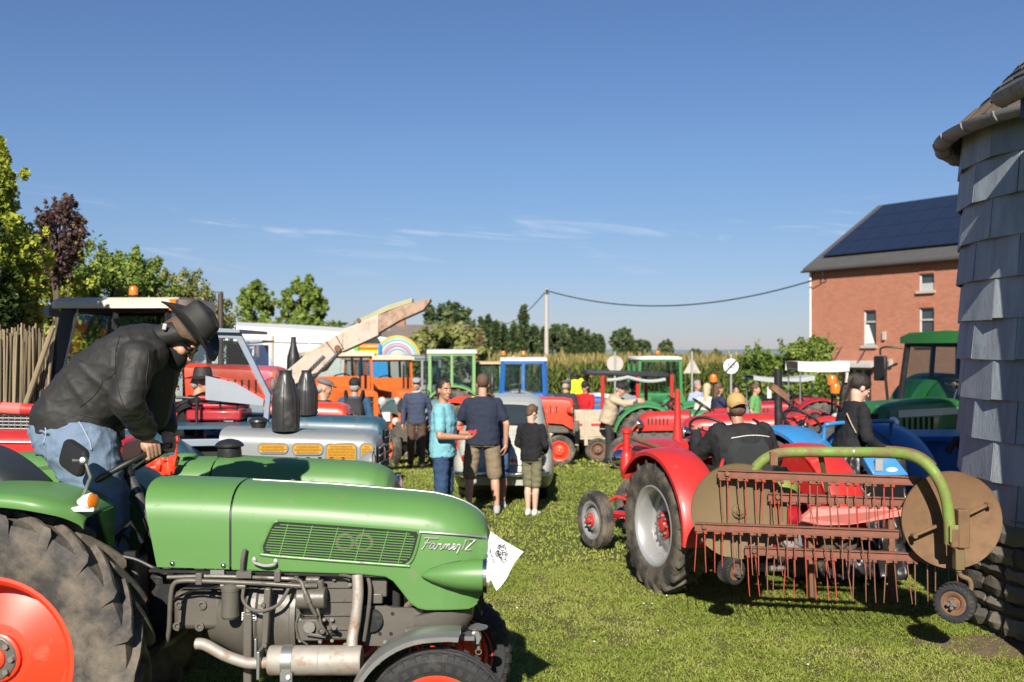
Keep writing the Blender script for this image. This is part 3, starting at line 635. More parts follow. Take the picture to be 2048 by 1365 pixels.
def tree(name, label, px0, px1, py_top, py_bot, Y, mat_, n=5000, size=0.3, seed=1, nclump=26, trunk=True, group=None, base_py=None, cat='tree', fill=0.3, shape='round', depth=1.0, tb=0.5):
    c0, c1 = P(px0, py_top, Y), P(px1, py_bot, Y); cx, cz = (c0.x + c1.x) / 2, (c0.z + c1.z) / 2; rx, rz = abs(c1.x - c0.x) / 2, abs(c0.z - c1.z) / 2; ry = rx * depth
    t = thing(name, label, cat, (cx, Y, gz(Y)), 0, group); q = random.Random(seed); cl = []
    nclump = int(nclump * 2.0)
    for i in range(nclump):
        while True:
            d = Vector((q.uniform(-1, 1), q.uniform(-1, 1), q.uniform(-1, 1)))
            if d.length < 1: break
        d = d.normalized() * d.length ** fill
        if shape == 'column': w_ = (1 - 0.45 * max(0, d.z)) * 0.8; pz = d.z
        elif shape == 'cone': w_ = (1 - d.z) * 0.5; pz = d.z
        elif shape == 'hedge': w_ = 1.0; pz = d.z
        else: w_ = 1.0; pz = d.z
        k = q.uniform(0.11, 0.30)
        cl.append((Vector((cx + d.x * rx * w_ * 0.8, Y + d.y * ry * 0.8 * w_, cz + pz * rz * 0.82)), (rx * k * 1.1 if shape != 'column' else rx * k * 1.5, ry * k * 1.1, min(rz, rx * 1.6) * k), k * k, q.uniform(-0.22, 0.22)))
    for i in range(int(nclump * 1.3)):                      # sprigs that break the outline
        d = Vector((q.gauss(0, 1), q.gauss(0, 1), q.gauss(.25, 1))).normalized(); w_ = 1.0 if shape != 'column' else .7 * (1 - .4 * max(0, d.z)); rr = q.uniform(.86, 1.14); k = q.uniform(.035, .10)
        cl.append((Vector((cx + d.x * rx * w_ * rr, Y + d.y * ry * w_ * rr, cz + d.z * rz * rr)), (rx * k, ry * k, rx * k * q.uniform(1, 2.4)), k * k * 1.6, q.uniform(-.1, .25)))
    leaf_cloud('crown', mat_, t, cl, n, size, seed=seed, tb=tb, hollow=.2)
    if trunk:
        m = MB(t); limb_set(m, (cx, Y, gz(Y) - .1), (cx, Y, cz + rz * 0.5), max(0.05, rx * 0.07), (cx, Y, cz), (rx, ry, rz), 9, seed); m.build('trunk', bark, t)
    return t
leaf_shade = leaf_mat('shade_dark_leaves', [(0.019, 0.037, 0.009), (0.043, 0.078, 0.017), (0.085, 0.132, 0.028), (0.155, 0.202, 0.043)])  # leaf colours darkened to stand for a tree in shade
leaf_mid = leaf_mat('mid_leaves', [(0.062, 0.105, 0.022), (0.136, 0.209, 0.038), (0.231, 0.313, 0.062), (0.356, 0.398, 0.095)])
leaf_yel = leaf_mat('yellowing_leaves', [(0.105, 0.147, 0.022), (0.273, 0.335, 0.042), (0.502, 0.524, 0.062), (0.600, 0.600, 0.084)])
leaf_pur = leaf_mat('purple_leaves', [(0.042, 0.026, 0.030), (0.095, 0.053, 0.058), (0.167, 0.095, 0.084), (0.231, 0.188, 0.073)])
leaf_olive = leaf_mat('olive_leaves', [(0.084, 0.105, 0.030), (0.178, 0.209, 0.054), (0.273, 0.293, 0.095), (0.398, 0.398, 0.167)])
leaf_far = leaf_mat('far_leaves', [(0.043, 0.070, 0.034), (0.078, 0.116, 0.050), (0.116, 0.163, 0.065), (0.171, 0.209, 0.085)])
# left hedge row
tree('yellowing_tree', 'tall leafy tree with yellowing tips at the left edge', -160, 84, 280, 900, 10.8, leaf_yel, 60000, 0.068, 11, 46, fill=0.33, tb=0.42)
tree('shade_dark_bush', 'left edge bush with its shade put into dark leaves', -150, 34, 420, 990, 10.0, leaf_shade, 26000, 0.065, 12, 36, cat='bush', tb=0.3)
tree('purple_plum', 'purple leaved shrub rising above the left hedge', 70, 170, 395, 560, 14.0, leaf_pur, 7000, 0.065, 13, 30, cat='shrub', fill=0.25)
tree('hazel_bush', 'yellow green bush behind the cane fence', -10, 200, 500, 900, 15.2, leaf_yel, 40000, 0.07, 14, 40, cat='bush', tb=0.45)
tree('garden_bush', 'dense green bush above the white cab roof', 110, 345, 505, 740, 16.5, leaf_mid, 44000, 0.065, 15, 40, cat='bush')
tree('willow_bush', 'feathery olive bush right of the cab roof', 225, 460, 545, 760, 19.5, leaf_olive, 38000, 0.065, 16, 40, cat='bush')
# trees beyond the tent
tree('loose_tree', 'loose crowned tree beyond the tent, left of two', 474, 548, 566, 668, 62, leaf_mid, 5200, 0.30, 21, 16, fill=0.2)
tree('loose_tree', 'taller loose crowned tree beyond the tent, right of two', 560, 652, 560, 672, 62, leaf_mid, 8000, 0.30, 22, 22, fill=0.2)
tree('round_tree', 'broad dark round tree behind the farmhouse roof', 848, 948, 610, 690, 120, leaf_far, 4200, 0.9, 23, 20)
tree('low_hedge', 'low green hedge behind the tent', 430, 720, 646, 712, 60, leaf_mid, 6000, 0.45, 24, 40, cat='hedge', trunk=False, depth=0.2)
tree('autumn_bush', 'broad olive bush in front of the farmhouse', 800, 975, 655, 770, 62, leaf_olive, 7000, 0.42, 25, 34, cat='bush', tb=0.6)
tree('rust_bush', 'small rust tinged bush beside the poplars', 925, 968, 664, 715, 61, leaf_pur, 1500, 0.32, 26, 12, cat='bush', tb=0.95)
k = 0
for x0, x1, yt, Yd in ((954, 972, 640, 118), (968, 986, 634, 120), (983, 1001, 640, 119), (999, 1017, 648, 121), (1036, 1058, 612, 112), (1015, 1040, 650, 116), (1058, 1080, 652, 116), (1078, 1098, 658, 118),
                       (1120, 1142, 655, 124), (1138, 1156, 662, 126), (1152, 1170, 660, 126), (1166, 1184, 664, 128), (1180, 1198, 668, 128), (1192, 1208, 672, 130)):
    k += 1
    nth = ('first', 'second', 'third', 'fourth', '', 'fifth', 'sixth', 'seventh', 'first', 'second', 'third', 'fourth', 'fifth', 'last')[k - 1]
    tree('poplar', ('tallest poplar of the row, left of the utility pole' if k == 5 else '%s slim poplar counted from the left, %s of the utility pole' % (nth, 'left' if k < 9 else 'right')), x0, x1, yt, 722, Yd, leaf_far, 1900, 0.85, 40 + k, 16, shape='column', group=None if k == 5 else 'poplars in a row', depth=0.8)
tree('round_tree', 'broad leafy tree just right of the utility pole', 1090, 1140, 650, 722, 115, leaf_far, 3000, 0.8, 61, 16)
tree('field_tree', 'large field tree left of the triangular sign', 1222, 1268, 661, 716, 110, leaf_far, 2500, 0.7, 62, 14)
tree('field_tree', 'low tree touching the large field tree', 1252, 1302, 682, 718, 112, leaf_far, 1800, 0.6, 63, 12)
tree('field_tree', 'small lone tree beyond the maize field', 1318, 1346, 682, 716, 115, leaf_far, 1300, 0.55, 64, 10)
tree('field_tree', 'tiny far tree just right of the triangular sign', 1378, 1402, 699, 714, 140, leaf_far, 500, 0.5, 65, 6)
tree('field_tree', 'tiny far tree over the end of limit sign', 1425, 1444, 700, 714, 140, leaf_far, 400, 0.5, 66, 6)
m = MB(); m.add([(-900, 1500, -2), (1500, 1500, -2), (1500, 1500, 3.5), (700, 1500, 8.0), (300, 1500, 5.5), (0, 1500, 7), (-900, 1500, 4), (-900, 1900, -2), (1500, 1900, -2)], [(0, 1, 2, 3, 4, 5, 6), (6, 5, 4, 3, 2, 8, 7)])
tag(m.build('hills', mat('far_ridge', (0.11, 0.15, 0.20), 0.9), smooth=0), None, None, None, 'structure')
# hedge by the brick house
hed = thing('garden_hedge', 'dense green hedge in front of the brick house', 'hedge', (8.5, 33, gz(33)))
q = random.Random(5); cl = []
for i in range(70):
    px = q.uniform(1490, 1662); top = np.interp(px, [1480, 1520, 1560, 1600, 1640, 1665], [716, 708, 700, 692, 682, 700]); py = lerp(top + 8, 800, q.random() ** 1.2); Yd = q.uniform(31, 34)
    cl.append((P(px, py, Yd), q.uniform(0.22, 0.42), 1, q.uniform(-0.2, 0.2)))
for px, py in ((1497, 708), (1515, 700), (1562, 697), (1600, 690), (1628, 684), (1641, 690)): cl.append((P(px, py, 32), (0.12, 0.12, 0.3), 0.35, 0.1))
leaf_cloud('foliage', leaf_mid, hed, cl, 15000, 0.13, seed=9, tb=0.45)
m = MB(hed); 
for i in range(14):
    px = 1495 + i * 12; b0 = P(px, 790, 32.5); m.tube([(b0.x, 32.5, gz(32.5)), (b0.x + q.uniform(-.2, .2), 32.5, 1.2)], [0.04, 0.015], 6)
m.build('stem', bark, hed)
# maize
def maize(name, label, X0, X1, Y0, Y1, rowgap, gap, seed, htop):
    g_ = np.random.default_rng(seed); V, T, ti = [], [], []; nv = 0
    tmpl = []
    for yy in np.arange(Y0, Y1, rowgap):
        for xx in np.arange(X0, X1, gap):
            x = xx + g_.normal(0, 0.05); y = yy + g_.normal(0, 0.06); zb = gz(y); h = htop - zb + g_.normal(0, 0.09); tt = g_.random()
            parts = [(0.02, [(0, 0, 0), (0, 0, h * 0.55), (0, 0, h * 0.93)], 0.32)]
            for j in range(7):
                a = g_.random() * 2 * PI; z0 = h * (0.25 + 0.09 * j + 0.03 * g_.random()); L = 0.5 * (1 - 0.05 * j); c_, s_ = math.cos(a) * L, math.sin(a) * L
                parts.append((0.045, [(0, 0, z0), (c_ * 0.5, s_ * 0.5, z0 + 0.24), (c_, s_, z0 - 0.02)], 0.5 + 0.18 * g_.standard_normal()))
            for j in range(3):
                a = g_.random() * 2 * PI; parts.append((0.018, [(0, 0, h * 0.9), (math.cos(a) * 0.05, math.sin(a) * 0.05, h * 0.97), (math.cos(a) * 0.15, math.sin(a) * 0.15, h * 1.02)], 0.97))
            for wd, pts, tn_ in parts:
                px_ = (-pts[2][1], pts[2][0]); ln = math.hypot(*px_); sx, sy = (px_[0] / ln, px_[1] / ln) if ln > 1e-3 else (1, 0)
                for k_, p in enumerate(pts):
                    ww = wd * (1.0, 0.9, 0.25)[k_]
                    V.append((x + p[0] - sx * ww, y + p[1] - sy * ww, zb + p[2])); V.append((x + p[0] + sx * ww, y + p[1] + sy * ww, zb + p[2]))
                T += [(nv, nv + 1, nv + 3, nv + 2), (nv + 2, nv + 3, nv + 5, nv + 4)]; ti += [tn_, tn_]; nv += 6
    o = bpy.data.objects.new(name, npmesh(name, np.array(V), np.array(T), maize_m, np.clip(np.array(ti), 0, 1))); C.objects.link(o); return tag(o, label, 'maize', None, 'stuff')
maize_m = leaf_mat('maize_leaves', [(0.054, 0.078, 0.019), (0.116, 0.155, 0.031), (0.202, 0.240, 0.054), (0.403, 0.310, 0.116)])
maize('maize_field', 'near rows of the tall ripening maize field', -0.5, 9.6, 37.0, 40.2, 0.55, 0.17, 3, 1.83)
maize('maize_field', 'tasselled top of the maize field stretching to the far trees', -1, 11, 40.5, 70, 1.9, 0.42, 4, 1.86)
# cane fence
cf = thing('cane_fence', 'leaning screen of weathered bamboo canes at the left edge', 'fence', (-4.5, 9.3, 0))
q = random.Random(8); cm = [mat('cane_%d' % i, c_, 0.7, var=0.25, vs=6) for i, c_ in enumerate(((0.24, 0.185, 0.11), (0.18, 0.14, 0.08), (0.30, 0.24, 0.15), (0.12, 0.095, 0.06)))]
for i in range(96):
    px = -30 + i * 1.42 + q.uniform(-1, 1); Yd = 9.3 + q.uniform(-.05, .05); l = 0.0 if px < 85 else (px - 85) * 1.0
    top = P(px + l * 0.25, 655 + q.uniform(-10, 26), Yd); bot = P(px - 8 - l * 1.3 + q.uniform(-3, 3), 860, Yd); bot.z = gz(Yd)
    m = MB(cf); m.tube([bot, bot.lerp(top, 0.5) + Vector((q.uniform(-.02, .02), 0, 0)), top], [0.010, 0.009, 0.007], 6); m.build('cane', q.choice(cm), cf)
m = MB(cf); a, b_ = P(106, 655, 9.2), P(30, 870, 9.2); m.tube([b_, a], 0.026, 8); m.build('leaning_post', cm[0], cf)
# tent, farmhouse, inflatables
tent = thing('event_tent', 'long white event tent behind the tractors', 'tent', (-9, 42, gz(42)))
TY = 42.0; a, b_ = P(405, 650, TY), P(716, 667, TY); gzT = gz(TY)
m = MB(tent); m.loft([[Vector((x, TY, gzT)), Vector((x, TY, z_)), Vector((x, TY + 4, z_ + 0.25)), Vector((x, TY + 8, z_ - 0.4)), Vector((x, TY + 8, gzT))] for x, z_ in ((a.x - 6, a.z + 0.2), (a.x, a.z), (lerp(a.x, b_.x, .5), lerp(a.z, b_.z, .4)), (b_.x, b_.z))], closed=True); m.build('wall', mat('tent_pvc', (0.60, 0.60, 0.585), 0.6, var=0.03, vs=0.6, bump=0.25, bs=1.2), tent, smooth=0)
for px in (430, 470, 545, 620, 680):
    u = (px - 405) / 311; x_ = P(px, 700, TY).x; m = MB(tent); m.bar((x_, TY - .03, gzT), (x_, TY - .03, lerp(a.z, b_.z, u) - 0.1), 0.05, 0.05); m.build('seam_post', mat('tent_post', (0.62, 0.61, 0.58), 0.5), tent)
m = MB(tent); m.bar((a.x - 6, TY - .06, a.z - .45), (b_.x, TY - .06, b_.z - .45), 0.04, 0.03); m.build('eaves_rail', mat('tent_rail', (0.66, 0.65, 0.62), 0.5), tent)
marq = thing('small_marquee', 'small white marquee behind the bouncy castle', 'tent', (-5.5, 52, gz(52)))
m = MB(marq); pts = [P(690, 700, 52), P(745, 672, 52), P(800, 680, 52), P(800, 720, 52), P(690, 720, 52)]
m.loft([[p + Vector((0, d, 0)) for p in pts] for d in (0, 4)]); m.build('cover', canvas, marq, smooth=0)
m = MB(marq); pts = [P(690, 702, 51.9), P(742, 674, 51.9), P(750, 676, 51.9), P(745, 692, 51.9), P(722, 703, 51.9)]; m.loft([[p + Vector((0, d, 0)) for p in pts] for d in (0, -.5)]); m.build('porch_roof', mat('greenish_canvas', (0.36, 0.42, 0.33), 0.8), marq, smooth=0)
farm = thing('farmhouse', 'long low farmhouse with a weathered brown slate roof', 'house', (-6, 85, gz(85)))
FY = 85
for (x0, x1, yt, yb, nm, dd) in ((770, 952, 650, 684, 'roof', 0), (735, 800, 662, 684, 'side_roof', 0.6)):
    m = MB(farm); p = [P(x0, yb, FY - 3 - dd), P(x1, yb, FY - 3 - dd), P(x1 - 12, yt, FY + 1 - dd), P(x0 + 14, yt, FY + 1 - dd), P(x0, yb, FY + 6 - dd), P(x1, yb, FY + 6 - dd)]
    m.add(p, [(0, 1, 2, 3), (3, 2, 5, 4), (0, 3, 4), (1, 5, 2)]); m.build(nm, mat('old_tiles', (0.17, 0.135, 0.115), 0.85, var=0.25, vs=1.5, bump=0.5, bs=6), farm, smooth=0)
m = MB(farm); a, b_ = P(776, 684, FY), P(944, 684, FY); m.box(((a.x + b_.x) / 2, FY + 1, 1.3), (b_.x - a.x, 5, a.z * 2 - 2.6 if False else 3.6)); m.build('wall', mat('rendered_wall', (0.35, 0.30, 0.25), 0.9), farm, smooth=0)
m = MB(farm); a = P(800, 650, FY); m.box((a.x, FY + 1, a.z + 0.1), (0.7, 0.7, 1.2)); m.build('chimney', mat('chimney_brick', (0.3, 0.15, 0.1), 0.9), farm, smooth=0)
# bouncy castle: rainbow arch and coloured rolls
bc = thing('bouncy_castle', 'inflatable bouncy castle with a pale rainbow arch and orange and yellow rolls', 'inflatable', (-4.6, 40, gz(40)))
BY = 40.0; ac = P(795, 718, BY)
for i, (r_, col) in enumerate(((44, (0.52, 0.34, 0.04)), (39, (0.20, 0.42, 0.38)), (33, (0.42, 0.45, 0.48)), (27, (0.42, 0.20, 0.30)), (21, (0.25, 0.36, 0.40)))):
    rr = r_ / F * BY; m = MB(bc); m.tube([ac + Vector((rr * 1.0 * math.cos(t), 0, rr * math.sin(t))) for t in np.linspace(0, PI, 21)], 0.075 if i else 0.06, 10); m.build('rainbow_band', mat('inflatable_%d' % i, col, 0.4, var=0.04), bc)
m = MB(bc); m.prism([(ac.x + 0.36 * math.cos(t), ac.z + 0.36 * math.sin(t)) for t in np.linspace(0, PI, 13)] + [(ac.x - .36, ac.z - 1.2), (ac.x + .36, ac.z - 1.2)], lambda a, b, t: Vector((a, t, b)), BY - 0.06, BY + 0.06); m.build('arch_panel', mat('arch_panel_grey', (0.4, 0.4, 0.39), .7), bc)
for (x0, x1, y0, y1, col, nm) in ((722, 758, 688, 701, (0.75, 0.2, 0.02), 'orange_roll'), (720, 758, 700, 712, (0.82, 0.5, 0.02), 'yellow_roll')):
    a, b_ = P(x0, (y0 + y1) / 2, BY), P(x1, (y0 + y1) / 2, BY); rr = (y1 - y0) / 2 / F * BY; m = MB(bc); m.cap(a, b_, rr, rr, 14); m.build(nm, mat(nm, col, 0.4, var=0.05), bc)
for (x0, x1, y0, y1, col, nm) in ((709, 719, 687, 712, (0.12, 0.5, 0.04), 'green_post'), (757, 764, 688, 712, (0.02, 0.22, 0.55), 'blue_post'), (714, 800, 714, 738, (0.02, 0.3, 0.68), 'blue_wall')):
    a, b_ = P(x0, y1, BY), P(x1, y0, BY); m = MB(bc); m.box(((a.x + b_.x) / 2, BY + (0.2 if nm == 'blue_wall' else -0.1), (a.z + b_.z) / 2 - (0.5 if nm == 'blue_wall' else 0)), (b_.x - a.x, 0.25, b_.z - a.z + (1.0 if nm == 'blue_wall' else 0))); m.build(nm, mat(nm, col, 0.4, var=0.05), bc, bevel=0.06)
# ---------------------------------------------------------------- wheels
WC = {}
def tyre_mesh(Ro, W, rr, n, style, m_):
    k = ('t', Ro, W, rr, n, style, m_.name)
    if k in WC: return WC[k]
    m = MB(); d = 0.034 * Ro / 0.65
    if style == 'lug':
        half = [(rr - 0.01, -0.40), (rr + 0.012, -0.43), (lerp(rr, Ro, .3), -0.5), (lerp(rr, Ro, .62), -0.53), (Ro - d * 2.3, -0.505), (Ro - d * 1.3, -0.45), (Ro - d * 1.02, -0.3), (Ro - d, 0)]
    else:
        g = 0.012
        half = [(rr - 0.01, -0.38), (rr + 0.01, -0.42), (lerp(rr, Ro, .35), -0.5), (lerp(rr, Ro, .7), -0.52), (Ro - 0.025, -0.46), (Ro - 0.008, -0.38), (Ro - 0.005, -0.27), (Ro - 0.005 - g, -0.25), (Ro - 0.005 - g, -0.19), (Ro, -0.17), (Ro, -0.05), (Ro - g, -0.03), (Ro - g, 0)]
    prof = half + [(r, -h) for r, h in reversed(half[:-1])]
    m.lathe([(r, h * W) for r, h in prof], (0, 0, 0), (0, 1, 0), 48)
    if style == 'lug':
        for sd in (-1, 1):
            for i in range(n):
                a0 = 2 * PI * (i + (0.5 if sd > 0 else 0)) / n; rings = []
                for t, rt, rb, dw in ((-0.06, Ro - d * .15, Ro - d * 1.3, 1.0), (0.25, Ro, Ro - d * 1.3, .9), (0.6, Ro - d * .02, Ro - d * 1.4, .9), (0.92, Ro - d * .12, Ro - d * 1.8, 1.0), (1.02, Ro - d * .75, Ro - d * 2.4, 1.05), (1.045, Ro - d * 1.9, Ro - d * 3.2, 1.1)):
                    a = a0 - 0.32 * t * (0.9 if t < 0.5 else 1.0); da = 0.021 * dw / Ro * (Ro / 0.65) ** 0.5; y = sd * t * 0.5 * W
                    rings.append([Vector((math.cos(a + q) * r_, y + (0 if r_ == rt else -sd * 0.0), math.sin(a + q) * r_)) for q, r_ in ((-da * 1.35, rb), (-da * .8, rt), (da * .8, rt), (da * 1.35, rb))])
                m.loft(rings)
    elif style == 'block':
        for sd in (-1, 1):
            for i in range(n):
                a = 2 * PI * i / n; da = PI / n * 0.62; rings = []
                for y, r_ in ((0.34, Ro + .002), (0.47, Ro - 0.012), (0.515, Ro - 0.05)):
                    rings.append([Vector((math.cos(a + q) * r2, sd * y * W, math.sin(a + q) * r2)) for q, r2 in ((-da, r_ - 0.03), (-da * .8, r_), (da * .8, r_), (da, r_ - 0.03))])
                m.loft(rings)
    WC[k] = m.mesh('tyre', m_, 32); return WC[k]
def rim_mesh(W, rr, rim_m, hub_m, nb, dish, hubr, slots):
    k = ('r', W, rr, rim_m.name, hub_m.name, nb, dish, hubr, slots)
    if k in WC: return WC[k]
    m = MB(); o = dish * W
    m.lathe([(rr + 0.004, -.36 * W), (rr + 0.016, -.405 * W), (rr + 0.016, -.44 * W), (rr + 0.002, -.45 * W), (rr - 0.018, -.40 * W), (rr - 0.03, -.30 * W), (rr - 0.034, o - .1 * W), (rr * .93, o), (rr * .8, o + .02), (rr * .55, o - .015), (hubr * 1.35, o - .028), (hubr * 1.3, o - .03), (0, o - 0.03)], (0, 0, 0), (0, 1, 0), 48)
    m.lathe([(rr - 0.034, o), (rr - 0.03, .3 * W), (rr + 0.016, .44 * W), (rr + 0.004, .36 * W)], (0, 0, 0), (0, 1, 0), 36)
    m.lathe([(hubr, o - .02), (hubr, o - .05), (hubr * .92, o - .056), (hubr * .5, o - .056), (hubr * .45, o - .072), (hubr * .3, o - .08), (0, o - .08)], (0, 0, 0), (0, 1, 0), 24, mi=1)
    for i in range(nb):
        a = 2 * PI * i / nb; c = Vector((math.cos(a) * hubr * .72, 0, math.sin(a) * hubr * .72)); m.cyl(c + Vector((0, o - .05, 0)), c + Vector((0, o - .078, 0)), 0.013, n=6, mi=2)
    WC[k] = m.mesh('wheel', [rim_m, hub_m, steel], 40); return WC[k]
def wheel(parent, c, Ro, W, rr, rim_m, hub_m=None, n=20, style='lug', out=-1, steer=0.0, dish=-0.05, hubr=None, nb=8, slots=0, tm=None, name='wheel', spin=0.3):
    """a wheel whose outer side looks along local out*y"""
    hub_m = hub_m or rim_m; hubr = hubr or rr * 0.36
    o = place(rim_mesh(W, rr, rim_m, hub_m, nb, dish, hubr, slots), name, parent, c, (0, 0, steer + (0 if out < 0 else PI)))
    place(tyre_mesh(Ro, W, rr, n, style, tm or rubber), 'tyre', o, (0, 0, 0), (0, spin, 0)); return o
# ---------------------------------------------------------------- sheet metal shapes
def hood_ring(x, zb, zt, w, sh, n=9, slant=0.0, yc=0.0, e=2.0):
    pts = [(-w, zb), (-w, lerp(zb, zt - sh, .5)), (-w, zt - sh)]
    for i in range(1, n):
        t = PI * i / n; cs, sn = math.cos(t), math.sin(t); a = 2 / e
        pts.append((-w * math.copysign(abs(cs) ** a, cs), zt - sh + sh * abs(sn) ** a))
    pts += [(w, zt - sh), (w, lerp(zb, zt - sh, .5)), (w, zb)]
    return [Vector((x + slant * (zt - z), yc + y, z)) for y, z in pts]
def hood_loft(m, secs, yc=0.0, e=2.6, mi=0, steps=4):
    xs_ = [s[0] for s in secs]; X = []
    for i in range(len(secs) - 1):
        X += [lerp(xs_[i], xs_[i + 1], k / steps) for k in range(steps)]
    X.append(xs_[-1]); rings = []
    for x in X:
        v = [np.interp(x, xs_, [s[j] for s in secs]) for j in range(1, 5)]
        rings.append(hood_ring(x, v[0], v[1], v[2], v[3], yc=yc, e=e))
    m.loft(rings, mi=mi)
def fender_arc(m, c, Ro, W, a0, a1, th=0.012, lip=0.03, n=16, yc=0.0, flat=0.0):
    """curved mudguard over a wheel: c=(x,z) of the axle, width W centred at yc"""
    rings = []
    for i in range(n + 1):
        a = lerp(a0, a1, i / n); ca, sa = math.cos(a), math.sin(a); sec = []
        for y, dr in ((-.5, -lip), (-.5, 0), (-.42, .022), (0, .034), (.42, .022), (.5, 0), (.5, -lip), (.48, -lip), (.48, -th), (0, .034 - th), (-.48, -th), (-.48, -lip)):
            r_ = Ro + dr; sec.append(Vector((c[0] + ca * r_, yc + y * W, c[1] + sa * r_)))
        rings.append(sec)
    m.loft(rings)
def steering(parent, hub, axis, Rw, col_base, m_=black, spokes=3, rt=0.014):
    hub, axis = Vector(hub), Vector(axis).normalized(); a = axis.orthogonal().normalized(); b = axis.cross(a)
    m = MB(); m.tube([hub + (a * math.cos(t) + b * math.sin(t)) * Rw for t in np.linspace(0, 2 * PI, 33)], rt, 8, False)
    for i in range(spokes):
        t = 2 * PI * i / spokes + 0.4; m.tube([hub - axis * 0.02, hub + (a * math.cos(t) + b * math.sin(t)) * Rw], 0.008, 6)
    m.lathe([(0, .015), (.03, .01), (.035, -.02), (.02, -.03)], hub, axis, 12); o = m.build('steering_wheel', m_, parent)
    if col_base is not None:
        m = MB(); m.tube([hub, col_base], 0.022, 10); m.build('steering_column', blackm, parent)
    return o
def bucket_seat(parent, c, m_=vinyl, s=1.0, ang=0.0):
    m = MB(); c = Vector(c); q = Matrix.Rotation(ang, 3, 'Z')
    rings = []
    for i in range(9):
        t = i / 8; x = lerp(0.2, -0.2, min(1, t * 1.6)); z = 0.0 if t < .6 else (t - .6) / .4 * 0.26; x = x - (0.04 * (t - .6) / .4 if t > .6 else 0); w_ = 0.2 * (1 - 0.35 * max(0, (t - .75) / .25) ** 2) * (0.85 + 0.15 * min(1, t * 4))
        rings.append([c + q @ (Vector((x + (0.05 if (t > .6) else 0) * abs(u) ** 2, u * w_, z + 0.05 * abs(u) ** 3 - (0.0))) * s) for u in np.linspace(-1, 1, 9)] + [c + q @ (Vector((x - (0.04 if t > .55 else 0), u * w_, z - (0.05 if t <= .55 else 0.01))) * s) for u in np.linspace(1, -1, 9)])
    m.loft(rings); return m.build('seat', m_, parent, smooth=50)
def lamp(parent, c, d, r, name='headlight', body=None, lens=None, L=0.1):
    c, d = Vector(c), Vector(d).normalized(); m = MB(); m.lathe([(r * .25, -L), (r * .7, -L * .75), (r * .98, -L * .2), (r * 1.06, 0), (r * 1.06, .01), (r * .95, .012)], c, d, 16); o = m.build(name, body or chrome, parent)
    m = MB(); m.lathe([(r * .97, .006), (r * .6, .022), (0, .03)], c, d, 16); m.build('lens', lens or lamp_glass, o); return o
def beacon(parent, c, s=1.0):
    m = MB(); c = Vector(c); m.lathe([(.05 * s, 0), (.06 * s, .01), (.06 * s, .03 * s)], c, n=12); o = m.build('beacon', black, parent)
    m = MB(); m.lathe([(.055 * s, .03 * s), (.055 * s, .11 * s), (.04 * s, .14 * s), (0, .15 * s)], c, n=14); m.build('lens', amber, o); return o
def exhaust(parent, base, top, r=0.028, kind='pipe', m_=blackm):
    base, top = Vector(base), Vector(top); m = MB()
    if kind == 'pipe': m.tube([base, top], r, 12); m.lathe([(r * .8, 0), (r * .8, -.05)], top, (0, 0, 1), 12)
    elif kind == 'muffler':
        L = (top - base).length; m.lathe([(r, 0), (r, L * .2), (r * 2.1, L * .24), (r * 2.1, L * .6), (r, L * .66), (r, L)], base, top - base, 14)
    elif kind == 'bottle':
        L = (top - base).length; m.lathe([(r, 0), (r * 1.04, L * .05), (r * 1.04, L * .52), (r * 1.0, L * .58), (r * .5, L * .92), (r * .46, L * .97), (r * .5, L), (r * .38, L), (r * .36, L * .9)], base, top - base, 20)
    return m.build('exhaust', m_, parent)
